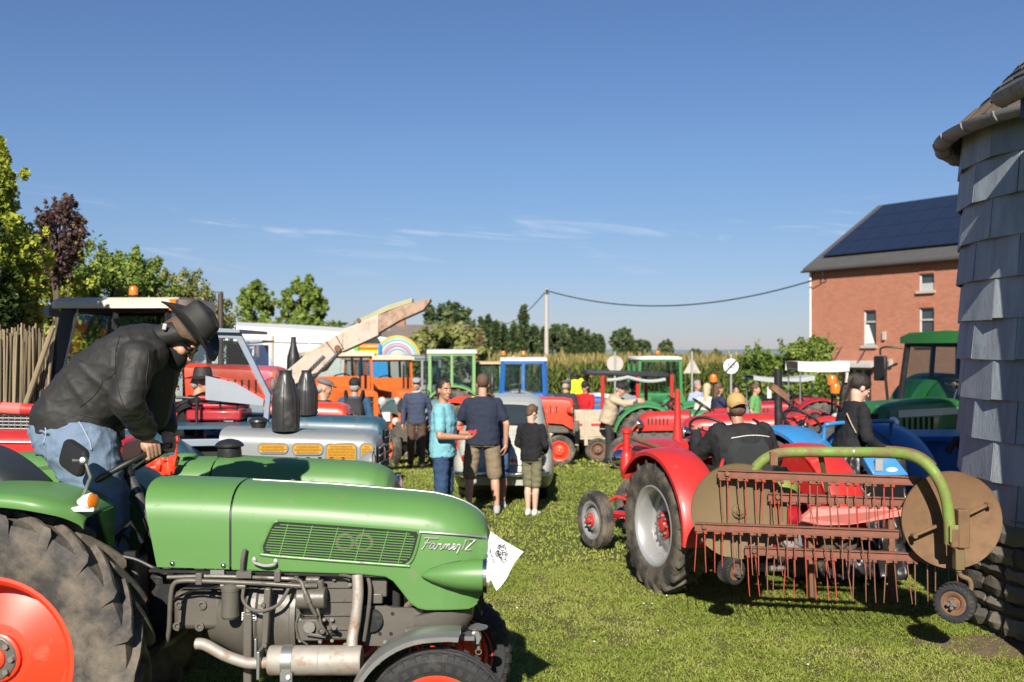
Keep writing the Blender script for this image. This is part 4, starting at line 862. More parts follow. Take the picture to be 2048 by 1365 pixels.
def cab(parent, x0, x1, w, z0, z1, body, roof_m, x0t=None, x1t=None, wt=None, belt=0.35, gl=None, mid=0.5, roof_th=0.1, over=0.08, post=0.06, door=True, solid=False):
    """closed cab: corner posts, lower panels, panes, roof. x0 rear, x1 front"""
    x0t = x0 if x0t is None else x0t; x1t = x1 if x1t is None else x1t; wt = wt or w * 0.92; zb = z0 + (z1 - z0) * belt; gl = gl or glass
    def pt(u, s, z): t = (z - z0) / (z1 - z0); return Vector((lerp(lerp(x0, x0t, t), lerp(x1, x1t, t), u), s * lerp(w, wt, t), z))
    root = None; m = MB()
    for u in (0, 1):
        for s in (-1, 1): m.bar(pt(u, s, z0), pt(u, s, z1), post, post)
    for s in (-1, 1):
        m.bar(pt(mid, s, z0), pt(mid, s, z1), post * .8, post); m.bar(pt(0, s, z1 - .02), pt(1, s, z1 - .02), post, post); m.bar(pt(0, s, zb), pt(mid, s, zb), post * .7, post)
    for u in (0, 1): m.bar(pt(u, -1, z1 - .02), pt(u, 1, z1 - .02), post, post); m.bar(pt(u, -1, zb), pt(u, 1, zb), post * .7, post)
    root = m.build('cab_frame', body, parent)
    e = 0.01
    def quad(nm, mt, pts, par):
        m = MB(); n_ = (pts[1] - pts[0]).cross(pts[2] - pts[0]).normalized() * 0.006; m.loft([[p - n_ for p in pts], [p + n_ for p in pts]]); return m.build(nm, mt, par, smooth=0)
    for s in (-1, 1):
        quad('lower_panel', body, [pt(.02, s, z0), pt(mid - .02, s, z0), pt(mid - .02, s, zb), pt(.02, s, zb)], root)
        quad('pane', gl, [pt(.03, s, zb + .02), pt(mid - .03, s, zb + .02), pt(mid - .03, s, z1 - .05), pt(.03, s, z1 - .05)], root)
        if solid: quad('door_panel', body, [pt(mid + .02, s, z0), pt(.98, s, z0), pt(.98, s, zb), pt(mid + .02, s, zb)], root)
        quad('door_pane', gl, [pt(mid + .03, s, (zb if solid else z0) + .02), pt(.97, s, (zb if solid else z0) + .02), pt(.97, s, z1 - .05), pt(mid + .03, s, z1 - .05)], root)
    for u in (0, 1): quad('windscreen' if u else 'rear_pane', gl, [pt(u, -.93, zb + .02), pt(u, .93, zb + .02), pt(u, .93, z1 - .05), pt(u, -.93, z1 - .05)], root); quad('lower_panel', body, [pt(u, -.95, z0), pt(u, .95, z0), pt(u, .95, zb), pt(u, -.95, zb)], root)
    m = MB(); a, b_ = pt(0, 0, z1).x - over, pt(1, 0, z1).x + over; ww = wt + over
    m.loft([[Vector((x, s_ * ww * k2, z)) for s_, z in ((-1, z1), (-1, z1 + roof_th * .6), (-.8, z1 + roof_th), (0, z1 + roof_th * 1.15), (.8, z1 + roof_th), (1, z1 + roof_th * .6), (1, z1))] for x, k2 in ((a, .93), (a + .06, 1), (b_ - .06, 1), (b_, .93))])
    m.build('roof', roof_m, parent, smooth=50); return root
def canopy(parent, x0, x1, w, z0, z1, post_m, roof_m, th=0.06, sagz=0.04, r=0.02):
    m = MB()
    for x in (x0, x1):
        for s in (-1, 1): m.tube([(x, s * w, z0), (x, s * w, z1)], r, 8)
    m.tube([(x0, -w, z1), (x1, -w, z1), (x1, w, z1), (x0, w, z1), (x0, -w, z1)], r, 6); m.build('canopy_frame', post_m, parent)
    m = MB(); rings = []
    for i in range(7):
        t = i / 6; x = lerp(x0 - .06, x1 + .06, t); zz = z1 + th - sagz * math.sin(PI * t) * 0.5
        rings.append([Vector((x, s * (w + .05), zz + dz)) for s, dz in ((-1, -th * 1.3), (-1.0, 0), (-.5, .015), (0, .02), (.5, .015), (1.0, 0), (1, -th * 1.3), (.97, -th * 1.3), (.96, -.012), (0, .006), (-.96, -.012), (-.97, -th * 1.3))])
    m.loft(rings); return m.build('canopy', roof_m, parent, smooth=50)
# ---------------------------------------------------------------- general tractor, local frame: +x forward, rear axle over the origin
def tractor(label, loc, rz, body, rim, name='tractor', group=None, Rr=0.62, Wr=0.30, Rf=0.32, Wf=0.15, L=1.9, track=0.62, ftrack=0.55, hood=(0.62, 1.5, 0.85, 1.32, 0.27), nose='round', chassis=None, fend=None, fa=(-5, 150), steer=0.0,
            seat=True, swheel=True, exh=('muffler', 0.75, 0.12, 1.95), lights=True, fstyle='rib', hubm=None, dish=-0.05, frim=None, lugs=20, grille=True, seat_m=vinyl, hubr=None, tm=None):
    t = thing(name, label, 'tractor', loc, rz, group); chassis = chassis or engine_grey; fend = fend or body
    x0, x1, zb, zt, w = hood; xn = L + (hood[1] - 1.5) * 0 + 0.0
    m = MB(); m.box((x0 * .45 - .1, 0, Rr * .98), (x0 * .9 + .5, .34, .42)); m.box((lerp(x0, x1, .45), 0, zb - .12), (x1 - x0, w * 1.35, .34)); m.box((x1 - .05, 0, zb - .16), (.34, w * 1.2, .2))
    m.cyl((0, -track, Rr), (0, track, Rr), .1, n=14)
    for i in range(3): m.cyl((lerp(x0, x1, .2 + .25 * i), -w * .72, zb - .05), (lerp(x0, x1, .2 + .25 * i), w * .72, zb - .05), .07, n=10)
    m.build('chassis', chassis, t, bevel=.02)
    m = MB(); m.bar((L, -ftrack + .05, Rf + .04), (L, ftrack - .05, Rf + .04), .09, .07); m.cyl((L, 0, Rf), (L, 0, zb - .1), .05); m.tube([(L - .12, -ftrack + .1, Rf + .02), (L - .12, ftrack - .1, Rf + .02)], .016, 8); m.build('front_axle', chassis, t)
    m = MB()
    if nose == 'round': secs = [(x0, zb, zt, w, .16), (x1 - .25, zb - .02, zt - .04, w, .16), (x1 - .12, zb - .03, zt - .06, w * .97, .17), (x1 - .04, zb - .03, zt - .10, w * .9, .17), (x1, zb, zt - .17, w * .78, .15), (x1 + .012, zb + .05, zt - .24, w * .6, .1)]
    elif nose == 'square': secs = [(x0, zb, zt, w, .12), (x1 - .10, zb - .02, zt - .04, w, .12), (x1 - .03, zb - .02, zt - .065, w * .985, .11), (x1, zb - .01, zt - .11, w * .94, .08)]
    else: secs = [(x0, zb, zt, w * .95, .1), (x1 - .2, zb - .1, zt - .02, w, .1), (x1 - .03, zb - .2, zt - .05, w, .1), (x1, zb - .2, zt - .09, w * .95, .08)]
    hood_loft(m, secs, e=2.6 if nose == 'round' else 3.2); hd = m.build('hood', body, t)
    zgb = secs[-1][1] + .02; zgt = zt - (.28 if nose == 'round' else .16)
    if grille:
        m = MB(); m.box((x1 + .006, 0, (zgb + zgt) / 2), (.02, w * 1.15, zgt - zgb)); gr = m.build('grille', shade_black, t)
        m = MB()
        for i in range(7): m.box((x1 + .02, 0, lerp(zgb, zgt, i / 6)), (.012, w * 1.2, .012))
        m.build('grille_bars', body, gr)
        for s in (-1, 1):                                   # louvres on the hood flank: dark blocks, no slots cut
            m = MB()
            for i in range(6): m.box((lerp(x0, x1, .42 + .075 * i), s * (w + .003), lerp(zb, zt, .42)), (.025, .012, (zt - zb) * .34))
            m.build('louvres', shade_black, hd)
    if lights:
        for s in (-1, 1): lamp(t, (x1 - .02, s * (w + .07), zt - .26), (1, 0, 0), .085, body=body if nose != 'round' else chrome)
    for s in (-1, 1):
        wheel(t, (0, s * track, Rr), Rr, Wr, Rr * .58, rim, hubm or rim, lugs, 'lug', s, 0, dish, hubr, spin=random.random(), tm=tm)
        wheel(t, (L, s * ftrack, Rf), Rf, Wf, Rf * .6, frim or rim, hubm or frim or rim, 30, fstyle, s, steer, -.2, Rf * .24, 5, tm=tm)
        m = MB(); fender_arc(m, (0, Rr), Rr + .06, Wr + .1, R(fa[0]), R(fa[1]), yc=s * (track - .02)); 
        a_ = [Vector((math.cos(q) * (Rr + .05), s * (track - Wr / 2 - .07), Rr + math.sin(q) * (Rr + .05))) for q in np.linspace(R(fa[0] + 12), R(fa[1]), 14)]; inn = [Vector((p.x * .55, p.y, lerp(p.z, Rr, .45))) for p in a_]
        m.loft([[p, q] for p, q in zip(a_, inn)], closed=False, cap0=False, cap1=False); m.build('fender', fend, t, smooth=50)
        lamp(t, (math.cos(R(fa[1])) * (Rr + .08), s * (track + .02), Rr + math.sin(R(fa[1])) * (Rr + .06) + .04), (-1, 0, 0), .035, 'rear_light', black, red_lens, .04)
    if seat: bucket_seat(t, (.02, 0, Rr + .42), seat_m); m = MB(); m.tube([(0, 0, Rr + .1), (.02, 0, Rr + .40)], .04, 8); m.build('seat_post', chassis, t)
    if swheel: steering(t, (x0 - .22, 0, zt + .10), (-.55, 0, .83), .2, (x0 + .05, 0, zt - .3))
    if exh: k_, fx, fy, ez = exh; exhaust(t, (lerp(x0, x1, fx), fy, zt - .05), (lerp(x0, x1, fx), fy, ez), .026, k_)
    return t
# ---------------------------------------------------------------- near green tractor (side on, heading right)
CY, SY = 5.0, 4.73
fa_ = thing('tractor', 'glossy leaf green vintage tractor in the foreground with a red rear wheel', 'tractor', (-1.3, CY, 0))
def FB(): return MB(fa_)
def S(px, py, Y=SY): return P(px, py, Y)
TOP = [(-1.80, 1.379), (-1.42, 1.366), (-0.9, 1.338), (-0.5, 1.306), (-0.387, 1.294), (-0.3, 1.274), (-0.236, 1.250), (-0.18, 1.218), (-0.148, 1.190), (-0.12, 1.145), (-0.108, 1.07)]
WID = [(-1.8, .275), (-.42, .275), (-.33, .272), (-.26, .262), (-.2, .245), (-.15, .215), (-.12, .18), (-.108, .15)]
BOT = [(-1.8, .982), (-1.4, .972), (-.72, .950), (-.60, .938), (-.56, .915), (-.52, .865), (-.48, .812), (-.45, .789), (-.41, .779), (-.2, .777), (-.165, .80), (-.14, .85), (-.12, .92), (-.108, .98)]
SHO = [(-1.8, .17), (-.4, .17), (-.25, .18), (-.15, .17), (-.108, .08)]
ip = lambda tab, x: float(np.interp(x, [a for a, _ in tab], [b for _, b in tab]))
def hood_piece(x0, x1, n, slant0=0.0):
    rings = []
    for i in range(n + 1):
        x = lerp(x0, x1, i / n); t = i / n
        rings.append(hood_ring(x, ip(BOT, x), ip(TOP, x), ip(WID, x), ip(SHO, x), n=14, slant=slant0 * (1 - t), yc=CY, e=2.5))
    return rings
m = FB(); m.loft(hood_piece(-1.765, -1.342, 6, 0.20)); cowl = m.build('cowl', fendt_green, fa_, smooth=50)
m = FB(); m.loft(hood_piece(-1.331, -0.108, 70)); hd = m.build('hood', fendt_green, fa_, smooth=50)
m = FB(); m.loft([[Vector((x, CY + (p.y - CY) * .985, p.z - .012 if p.z > 1.1 else p.z + .01)) for p in hood_ring(x, ip(BOT, x), ip(TOP, x), ip(WID, x), ip(SHO, x), n=14, yc=CY, e=2.5)] for x in (-1.36, -1.32)]); m.build('seam_gasket', black, fa_)
# trims
m = FB(); m.tube([Vector((x, CY - 0.0, ip(TOP, x) + .0015)) for x in np.linspace(-1.30, -.115, 40)], .004, 8); m.build('centre_trim', trim_m, hd)
ySide = lambda x: CY - ip(WID, x) - .003
def side_pt(px, py, d=0.0):
    Y = SY
    for _ in range(6): p = P(px, py, Y); Y = ySide(p.x) - d
    return P(px, py, Y)
m = FB(); m.tube([side_pt(q, lerp(1064, 1074, (q - 838) / 137), .002) for q in np.linspace(838, 972, 14)], .0055, 8); m.build('side_trim', trim_m, hd)
m = FB(); m.tube([Vector((x, CY - ip(WID, x) * .98, ip(BOT, x) + .002)) for x in np.linspace(-1.325, -.17, 60)], .007, 6); m.build('rolled_edge', fendt_green, hd)
# side grille
gp_ = [(524, 1092), (544, 1050), (556, 1043), (580, 1043), (812, 1060), (836, 1066), (838, 1076), (826, 1116), (812, 1130), (796, 1131), (545, 1112), (526, 1104)]
gp2 = [Vector((a, b_, 0)) for a, b_ in gp_]; gl_ = bez(gp2 + [gp2[0]], 5)
m = FB(); pts = [side_pt(p.x, p.y, .001) for p in gl_[:-1]]; m.loft([pts, [p + Vector((0, -.002, 0)) for p in pts]]); grl = m.build('grille', shade_black, fa_, smooth=0)  # opaque dark plate in place of a shaded opening, hood not cut
m = FB(); m.tube([side_pt(p.x, p.y, .002) for p in gl_], .0075, 8, False); m.build('grille_rim', fendt_green, grl)
def span(py_rel):                                   # left/right px of the opening at a fraction of its height
    L_, R_ = lerp(548, 527, py_rel), lerp(834, 817, py_rel); return L_, R_
for i in range(12):
    f = (i + .5) / 12; L_, R_ = span(f); ins = {0: 13, 11: 13, 1: 4, 10: 4}.get(i, 0); L_ += ins; R_ -= ins; a, b_ = side_pt(L_, lerp(1047, 1108, f), .006), side_pt(R_, lerp(1066, 1128, f), .006)
    m = FB(); m.bar(a, b_, .006, .0044); m.build('grille_slat', fendt_green, grl)
for u in (.1, .27, .45, .63, .8, .93):
    a, b_ = side_pt(lerp(548, 834, u), lerp(1046, 1066, u), .007), side_pt(lerp(530, 816, u), lerp(1109, 1129, u), .007); m = FB(); m.bar(a, b_, .006, .005, up=(1, 0, 0)); m.build('grille_bar', fendt_green, grl)
m = FB()
for q in (690, 728): m.lathe([(.03, 0), (.045, .0015), (.03, .003)], side_pt(q, 1085, .0025), (0, -1, 0), 18)
m.build('engine_pulley', mat('pulley_brown', (0.10, 0.075, 0.06), 0.6), grl)
# lettering, pod headlight, handle, catch, bolts
bdg = [[(.0, 1.0), (.3, 1.06), (.75, 1.02), (1.15, 1.04)], [(.42, 1.03), (.3, .6), (.12, .0), (.0, .02)], [(.12, .55), (.4, .57), (.62, .55)],
       [(.98, .5), (.8, .54), (.66, .3), (.7, .04), (.86, .1), (1.0, .5), (.96, .1), (1.06, .0), (1.18, .15), (1.28, .5), (1.36, .44), (1.5, .48), (1.46, .1), (1.56, .0), (1.66, .15), (1.74, .5), (1.70, .02), (1.82, .42), (1.95, .46), (1.92, .02), (2.04, .42), (2.17, .46), (2.14, .06), (2.24, .0), (2.36, .15), (2.58, .3), (2.6, .47), (2.48, .5), (2.42, .25), (2.5, .0), (2.68, .12), (2.8, .5), (2.86, .44), (3.0, .48), (2.95, -.05), (2.88, -.38)],
       [(3.22, .82), (3.36, .98), (3.22, .0)], [(3.56, .96), (3.8, .98), (4.02, .97), (3.75, .5), (3.46, .02), (3.7, .0), (3.95, .03)]]
m = FB()
for st_ in bdg:
    sm = [Vector((a_, b_, 0)) for a_, b_ in st_] if len(st_) == 3 and st_[0][0] > 3 else bez([Vector((a_, b_, 0)) for a_, b_ in st_], 4)
    m.tube([side_pt(842 + 25.5 * (v_.x + .22 * v_.y), 1098 + (v_.x * .6) - 21 * v_.y, .003) for v_ in sm], .0032, 6)
m.build('badge', badge_m, fa_)
for sgn in (-1, 1):
    xr, xf = S(842, 1145).x, S(966, 1145).x; prof = [(0, 0), (.012, .012), (.030, .05), (.05, .11), (.066, .18), (.074, .25), (.076, xf - xr)]
    o_ = Vector((xr, CY + sgn * .292, S(0, 1149).z)); m = FB(); m.lathe(prof, o_, (1, 0, 0), 28); m.lathe([(.076, xf - xr), (.0, xf - xr)], o_, (1, 0, 0), 28); pod = m.build('headlight', fendt_green, fa_, smooth=60)
    m = FB(); m.lathe([(.074, 0), (.083, .002), (.083, .02), (.072, .024)], o_ + Vector((xf - xr, 0, 0)), (1, 0, 0), 28); m.build('bezel', chrome, pod)
    m = FB(); m.lathe([(.073, .02), (.05, .034), (0, .042)], o_ + Vector((xf - xr, 0, 0)), (1, 0, 0), 24); m.build('lens', lamp_glass, pod)
    ssl = []
    for r_, d_ in prof[1:]:
        x_ = o_.x + d_; yw = CY + sgn * (ip(WID, x_) + .003); k_ = math.sqrt(max(0, r_ * r_ - (yw - o_.y) ** 2)); ssl.append((x_, yw, k_))
    m = FB(); m.tube([Vector((a, b_, o_.z + c)) for a, b_, c in reversed(ssl)] + [Vector((a, b_, o_.z - c)) for a, b_, c in ssl], .0042, 6); m.build('seal', black, pod)
m = FB(); m.tube(bez([side_pt(509, 1122, .0), side_pt(509, 1126, .028), side_pt(530, 1132, .034), side_pt(549, 1129, .028), side_pt(550, 1125, 0)], 6), .007, 8); m.ball(side_pt(508, 1121, .003), (.012, .006, .016)); m.ball(side_pt(551, 1124, .003), (.012, .006, .016)); m.build('hood_handle', badge_m, hd)
m = FB(); m.tube(bez([side_pt(490, 1098, .02), side_pt(486, 1115, .03), side_pt(484, 1135, .03), side_pt(486, 1152, .02)], 5), .010, 8); m.box(side_pt(489, 1149, .03), (.07, .03, .03)); m.build('hood_catch', engine_grey, hd)
for q in (345, 447): m = FB(); m.lathe([(.013, 0), (.012, .005), (.007, .010), (0, .011)], side_pt(q, 1127 + (q - 345) * .04, -.001), (0, -1, 0), 12); m.build('bolt', chrome, cowl)
# chassis castings
EY = 4.80
def blk(x0, x1, y0, y1, Y=EY, dep=.4, name='casting', mt=engine_grey, bev=.014, ret=False):
    a, b_ = P(x0, y0, Y), P(x1, y1, Y); m = FB(); m.box(((a.x + b_.x) / 2, Y + dep / 2, (a.z + b_.z) / 2), (abs(b_.x - a.x), dep, abs(a.z - b_.z))); return m.build(name, mt, fa_, bevel=bev)
gb = blk(345, 445, 1184, 1262, 4.83, .34, 'gearbox', bev=.03)
for q, r_ in ((360, 1209), (405, 1210), (356, 1252), (400, 1253)):
    m = FB(); m.lathe([(.022, 0), (.022, .012), (.012, .013), (.010, .004), (0, .003)], P(q, r_, 4.83), (0, -1, 0), 14); m.build('boss', engine_grey, gb)
m = FB(); a = P(440, 1215, 5.0); b_ = P(560, 1215, 5.0)
m.lathe([(.15, -.02), (.17, .03), (.235, .16), (.262, .2), (.262, .24), (.25, .25), (.25, .40), (.258, .405), (.258, .43), (.1, .44)], Vector((a.x, CY, P(0, 1222, CY).z)), (1, 0, 0), 40); bell = m.build('clutch_housing', engine_grey, fa_, smooth=30)
m = FB(); m.box(P(497, 1300, 4.74), (.04, .05, .36)); m.bar(P(537, 1175, 4.70), P(528, 1330, 4.70), .03, .045, (0, 1, 0)); m.build('flange_rib', engine_grey, bell, bevel=.006)
m = FB(); m.tube([P(540, 1178, 4.705), P(533, 1250, 4.705), P(528, 1310, 4.705)], .013, 8)
for q, r_ in ((530, 1290), (548, 1295), (527, 1210)): m.lathe([(.013, 0), (.013, .016), (0, .017)], P(q, r_, 4.68), (0, -1, 0), 6)
m.build('housing_bolts', engine_grey, bell)
blk(584, 725, 1148, 1282, 4.80, .4, 'engine_block')
blk(578, 600, 1165, 1280, 4.77, .1, 'engine_flange', bev=.008)
m = FB()
for i in range(4): m.box(P(660, 1175 + i * 28, 4.795), (.27, .012, .004))
m.build('block_ribs', engine_grey, fa_)
blk(720, 800, 1160, 1290, 4.9, .2, 'fan_side', shade_black)
m = FB(); m.lathe([(.0, 0), (.05, .0), (.05, .05), (.04, .055), (.04, .065), (.055, .07), (.055, .09), (0, .09)], P(747, 1232, 4.86), (0, -1, 0), 18); m.build('belt_pulley', blackm, fa_)
m = FB(); m.box(P(757, 1172, 4.82), (.09, .08, .09)); m.box(P(752, 1195, 4.80), (.07, .06, .05)); m.cyl(P(738, 1165, 4.8), P(775, 1165, 4.8), .018); m.build('oil_cooler', engine_grey, fa_, bevel=.006)
# injection pump, filter, pipes
m = FB(); m.cyl(P(595, 1196, 4.74), P(652, 1196, 4.74), .052, n=20); m.box(P(628, 1168, 4.76), (.05, .06, .06)); m.cyl(P(612, 1160, 4.74), P(640, 1160, 4.74), .016); m.cyl(P(640, 1160, 4.74), P(642, 1180, 4.74), .018); pump = m.build('injection_pump', engine_grey, fa_, bevel=.005)
m = FB(); m.box(P(622, 1258, 4.77), (.12, .05, .10)); m.cyl(P(618, 1255, 4.75), P(618, 1255, 4.72), .03); m.bar(P(612, 1268, 4.72), P(652, 1274, 4.72), .012, .014); m.tube([P(634, 1215, 4.72), P(642, 1250, 4.72), P(655, 1270, 4.72)], .008, 8); m.cyl(P(640, 1262, 4.73), P(645, 1264, 4.68), .012)
for q, r_ in ((600, 1240), (648, 1240), (600, 1282), (640, 1284), (664, 1282), (600, 1215)): m.cyl(P(q, r_, 4.78), P(q, r_, 4.745), .011, n=6)
m.build('governor', engine_grey, fa_, bevel=.004)
m = FB(); m.cyl(P(461, 1178, 4.70), P(460, 1232, 4.70), .041, n=20); m.lathe([(.041, 0), (.034, .012), (.0, .014)], P(460, 1232, 4.70), (0, 0, -1), 20); m.cyl(P(442, 1172, 4.70), P(492, 1173, 4.70), .016, n=10); m.lathe([(.044, 0), (.044, .016), (.03, .03), (.014, .034), (.014, .05), (0, .05)], P(461, 1181, 4.70), (0, 0, 1), 20); flt = m.build('fuel_filter', engine_grey, fa_)
m = FB(); m.tube(bez([P(487, 1178, 4.69), P(486, 1200, 4.68), P(500, 1218, 4.67), P(525, 1222, 4.67), P(556, 1210, 4.68), P(575, 1182, 4.70), P(580, 1165, 4.72)], 6), .0085, 8); m.build('fuel_hose', engine_grey, fa_)
m = FB(); m.tube(bez([P(318, 1297, 4.74), P(331, 1288, 4.72), P(338, 1260, 4.70), P(341, 1200, 4.69), P(347, 1170, 4.69), P(366, 1162, 4.69), P(420, 1163, 4.69), P(520, 1167, 4.69), P(598, 1172, 4.70), P(634, 1172, 4.72)], 6), .0115, 10); m.build('pipe', engine_grey, fa_)
m = FB(); m.tube(bez([P(335, 1155, 4.72), P(420, 1153, 4.71), P(560, 1157, 4.70), P(598, 1161, 4.70), P(608, 1180, 4.69), P(618, 1205, 4.68), P(632, 1232, 4.69)], 6), .0095, 8); m.cyl(P(611, 1188, 4.685), P(618, 1206, 4.682), .015, n=8); m.build('pipe', engine_grey, fa_)
m = FB(); m.tube(bez([P(590, 1155, 4.74), P(625, 1140, 4.78), P(660, 1145, 4.76), P(700, 1160, 4.76)], 6), .006, 6); m.tube([P(640, 1149, 4.77), P(700, 1158, 4.77)], .006, 6); m.build('pipe', engine_grey, fa_)
for q, r_ in ((398, 1158), (555, 1152)): m = FB(); m.box(P(q, r_, 4.685), (.03, .02, .055)); m.build('pipe_clip', engine_grey, fa_, bevel=.004)
m = FB(); m.box(P(435, 1146, 4.72), (.065, .01, .028)); m.build('slotted_bracket', steel, fa_)
m = FB(); m.box(P(498, 1233, 4.738), (.07, .004, .038)); m.build('data_plate', plate_white, fa_)
m = FB()
for i in range(3): m.box(P(498, 1228 + i * 5.5, 4.735), (.062, .003, .0055))
m.build('data_plate_print', ink, fa_)
m = FB(); m.bar(P(300, 1141, 4.75), P(800, 1152, 4.75), .03, .012); m.build('hood_rail', blackm, fa_)
for q, r_ in ((592, 1158), (668, 1158), (700, 1170), (590, 1268), (712, 1265), (664, 1240), (612, 1295), (690, 1290), (742, 1222), (770, 1285), (815, 1282), (840, 1240)): m = FB(); m.cyl(P(q, r_, 4.80), P(q, r_, 4.775), .010, n=6); m.build('bolt', engine_grey, fa_)
m = FB(); m.tube(bez([P(735, 1150, 4.76), P(740, 1180, 4.74), P(736, 1230, 4.73), P(728, 1282, 4.74)], 5), .0095, 8); m.build('breather_pipe', engine_grey, fa_)
m = FB(); m.tube(bez([P(600, 1225, 4.745), P(592, 1250, 4.735), P(598, 1276, 4.735), P(615, 1290, 4.74)], 5), .005, 6); m.build('oil_line', engine_grey, fa_)
m = FB(); m.tube(bez([P(440, 1172, 4.70), P(415, 1178, 4.72), P(385, 1182, 4.76), P(345, 1200, 4.82)], 5), .006, 6); m.build('cable', black, fa_)
m = FB(); m.tube(bez([P(640, 1152, 4.78), P(680, 1150, 4.74), P(712, 1156, 4.74)], 5), .007, 6); m.ball(P(700, 1152, 4.75), (.02, .015, .012)); m.build('throttle_rod', engine_grey, fa_)
m = FB(); m.box(P(668, 1262, 4.79), (.03, .03, .03)); m.cyl(P(668, 1262, 4.78), P(668, 1256, 4.70), .011, n=8); m.build('drain_cock', blackm, fa_)
# dark battery box and step hardware behind the wheel
blk(298, 345, 1150, 1262, 4.88, .24, 'side_box', blackm); blk(255, 345, 1225, 1300, 4.95, .3, 'rear_housing', engine_grey, bev=.04)
m = FB(); m.tube([P(225, 1085, 4.8), P(262, 1045, 4.8), P(285, 1085, 4.82)], .011, 8); m.tube(bez([P(222, 1110, 4.78), P(268, 1118, 4.78), P(305, 1135, 4.78), P(322, 1140, 4.76)], 5), .010, 8); m.box(P(262, 1108, 4.82), (.06, .05, .03)); m.ball(P(225, 1075, 4.8), .018); m.tube(bez([P(232, 1100, 4.85), P(245, 1070, 4.85), P(262, 1095, 4.85), P(250, 1120, 4.85)], 5), .008, 6); m.build('control_levers', black, fa_)
m = FB(); m.box((-1.95, CY, .60), (.55, .9, .03)); m.build('foot_platform', blackm, fa_)
m = FB(); m.tube([P(232, 1085, 4.95), P(258, 1118, 4.95), P(300, 1240, 4.95)], .02, 8); m.cyl((-2.29, 4.4, .645), (-2.29, 5.6, .645), .1, n=16); m.box((-2.2, CY, .7), (.6, .4, .5)); m.build('rear_axle', engine_grey, fa_, bevel=.02)
# exhaust: down pipe, silencer, tail pipe
m = FB(); m.tube(bez([P(715, 1150, 4.72), P(716, 1190, 4.70), P(711, 1240, 4.68), P(705, 1275, 4.66), P(704, 1295, 4.64)], 6), .0265, 16); exo = m.build('exhaust', muffler_m, fa_)
m = FB(); xa, xb = P(537, 0, 4.63).x, P(725, 0, 4.63).x; zc = P(0, 1321, 4.63).z; m.lathe([(.02, 0), (.064, .004), (.068, .012), (.068, xb - xa - .012), (.064, xb - xa - .003), (0, xb - xa)], Vector((xa, 4.63, zc)), (1, 0, 0), 32); sil = m.build('silencer', muffler_m, exo)
m = FB(); m.lathe([(.0695, 0), (.0715, .001), (.0715, .05), (.0695, .051)], Vector((P(566, 0, 4.63).x, 4.63, zc)), (1, 0, 0), 32); m.box(P(573, 1354, 4.56), (.055, .02, .04)); m.cyl(P(576, 1355, 4.56), P(576, 1355, 4.535), .011, n=6); m.build('strap', steel, exo); m = FB(); m.lathe([(.0685, 0), (.0695, .002), (.0685, .004)], Vector((P(639, 0, 4.63).x, 4.63, zc)), (1, 0, 0), 32); m.build('weld_seam', muffler_m, exo)
m = FB(); m.tube(bez([P(389, 1288, 4.62), P(410, 1290, 4.62), P(450, 1311, 4.62), P(490, 1325, 4.62), P(516, 1327, 4.63), P(540, 1325, 4.63)], 6), [.014] + [.0265] * 30, 14); m.build('tail_pipe', muffler_m, exo)
m = FB(); m.box(P(521, 1326, 4.63), (.016, .10, .13)); m.box(P(512, 1300, 4.63), (.012, .03, .11)); m.build('flange', steel, exo, bevel=.004)
# front support, bracket plate, axle, hitch pin
m = FB(); pl = [(728, 1212), (770, 1212), (786, 1216), (842, 1217), (878, 1262), (878, 1292), (728, 1292)]
m.loft([[P(a, b_, 4.80) for a, b_ in pl], [P(a, b_, 4.80) + Vector((0, .02, 0)) for a, b_ in pl]]); fp = m.build('bracket_plate', engine_grey, fa_, smooth=0)
for q, r_ in ((785, 1228), (760, 1268), (782, 1268)): m = FB(); m.lathe([(.009, 0), (0, .0)], P(q, r_, 4.797), (0, -1, 0), 12); m.build('painted_bolt_hole', shade_black, fp)  # flat dark discs painted as holes, plate not pierced
m = FB(); m.tube([P(832, 1233, 4.8), P(826, 1255, 4.8)], .006, 6)
secs = []
for px, z0, z1, w_ in ((830, 1232, 1292, .25), (870, 1222, 1288, .25), (905, 1222, 1285, .235), (930, 1222, 1262, .2), (944, 1224, 1245, .16)):
    a, b_ = P(px, z0, 4.78), P(px, z1, 4.78); secs.append([Vector((a.x, CY + u * w_, z_)) for u, z_ in ((-1, a.z), (-1.0, lerp(a.z, b_.z, .5)), (-.8, b_.z), (.8, b_.z), (1, lerp(a.z, b_.z, .5)), (1, a.z))])
m.loft(secs); m.build('front_support', engine_grey, fa_, smooth=40)
m = FB(); m.cyl(P(812, 1268, 4.72), P(922, 1266, 4.72), .034, n=20); m.build('axle_tube', engine_grey, fa_)
m = FB(); m.box(P(930, 1266, 4.9), (.1, .2, .02)); m.lathe([(.0, .0), (.05, .0), (.052, .006), (.03, .012), (.014, .02), (0, .02)], P(955, 1256, 4.9), (0, 0, 1), 18); m.prism([(math.cos(k_ * PI / 3) * .028, math.sin(k_ * PI / 3) * .036) for k_ in range(6)], lambda a, b, t: P(951, 1276, 4.86) + Vector((a, t, b)), 0, .06); m.cyl(P(957, 1250, 4.9), P(957, 1300, 4.9), .009); m.tube([P(957, 1300, 4.9) + Vector((.014 * math.cos(t), 0, .014 * math.sin(t) - .01)) for t in np.linspace(0, 2 * PI, 13)], .003, 6); m.build('hitch_pin', steel, fa_)
m = FB(); m.box((-.335, CY, .40), (.08, .9, .09)); m.cyl((-.335, CY, .4), (-.335, CY, .8), .05); m.build('front_axle', red_paint, fa_)
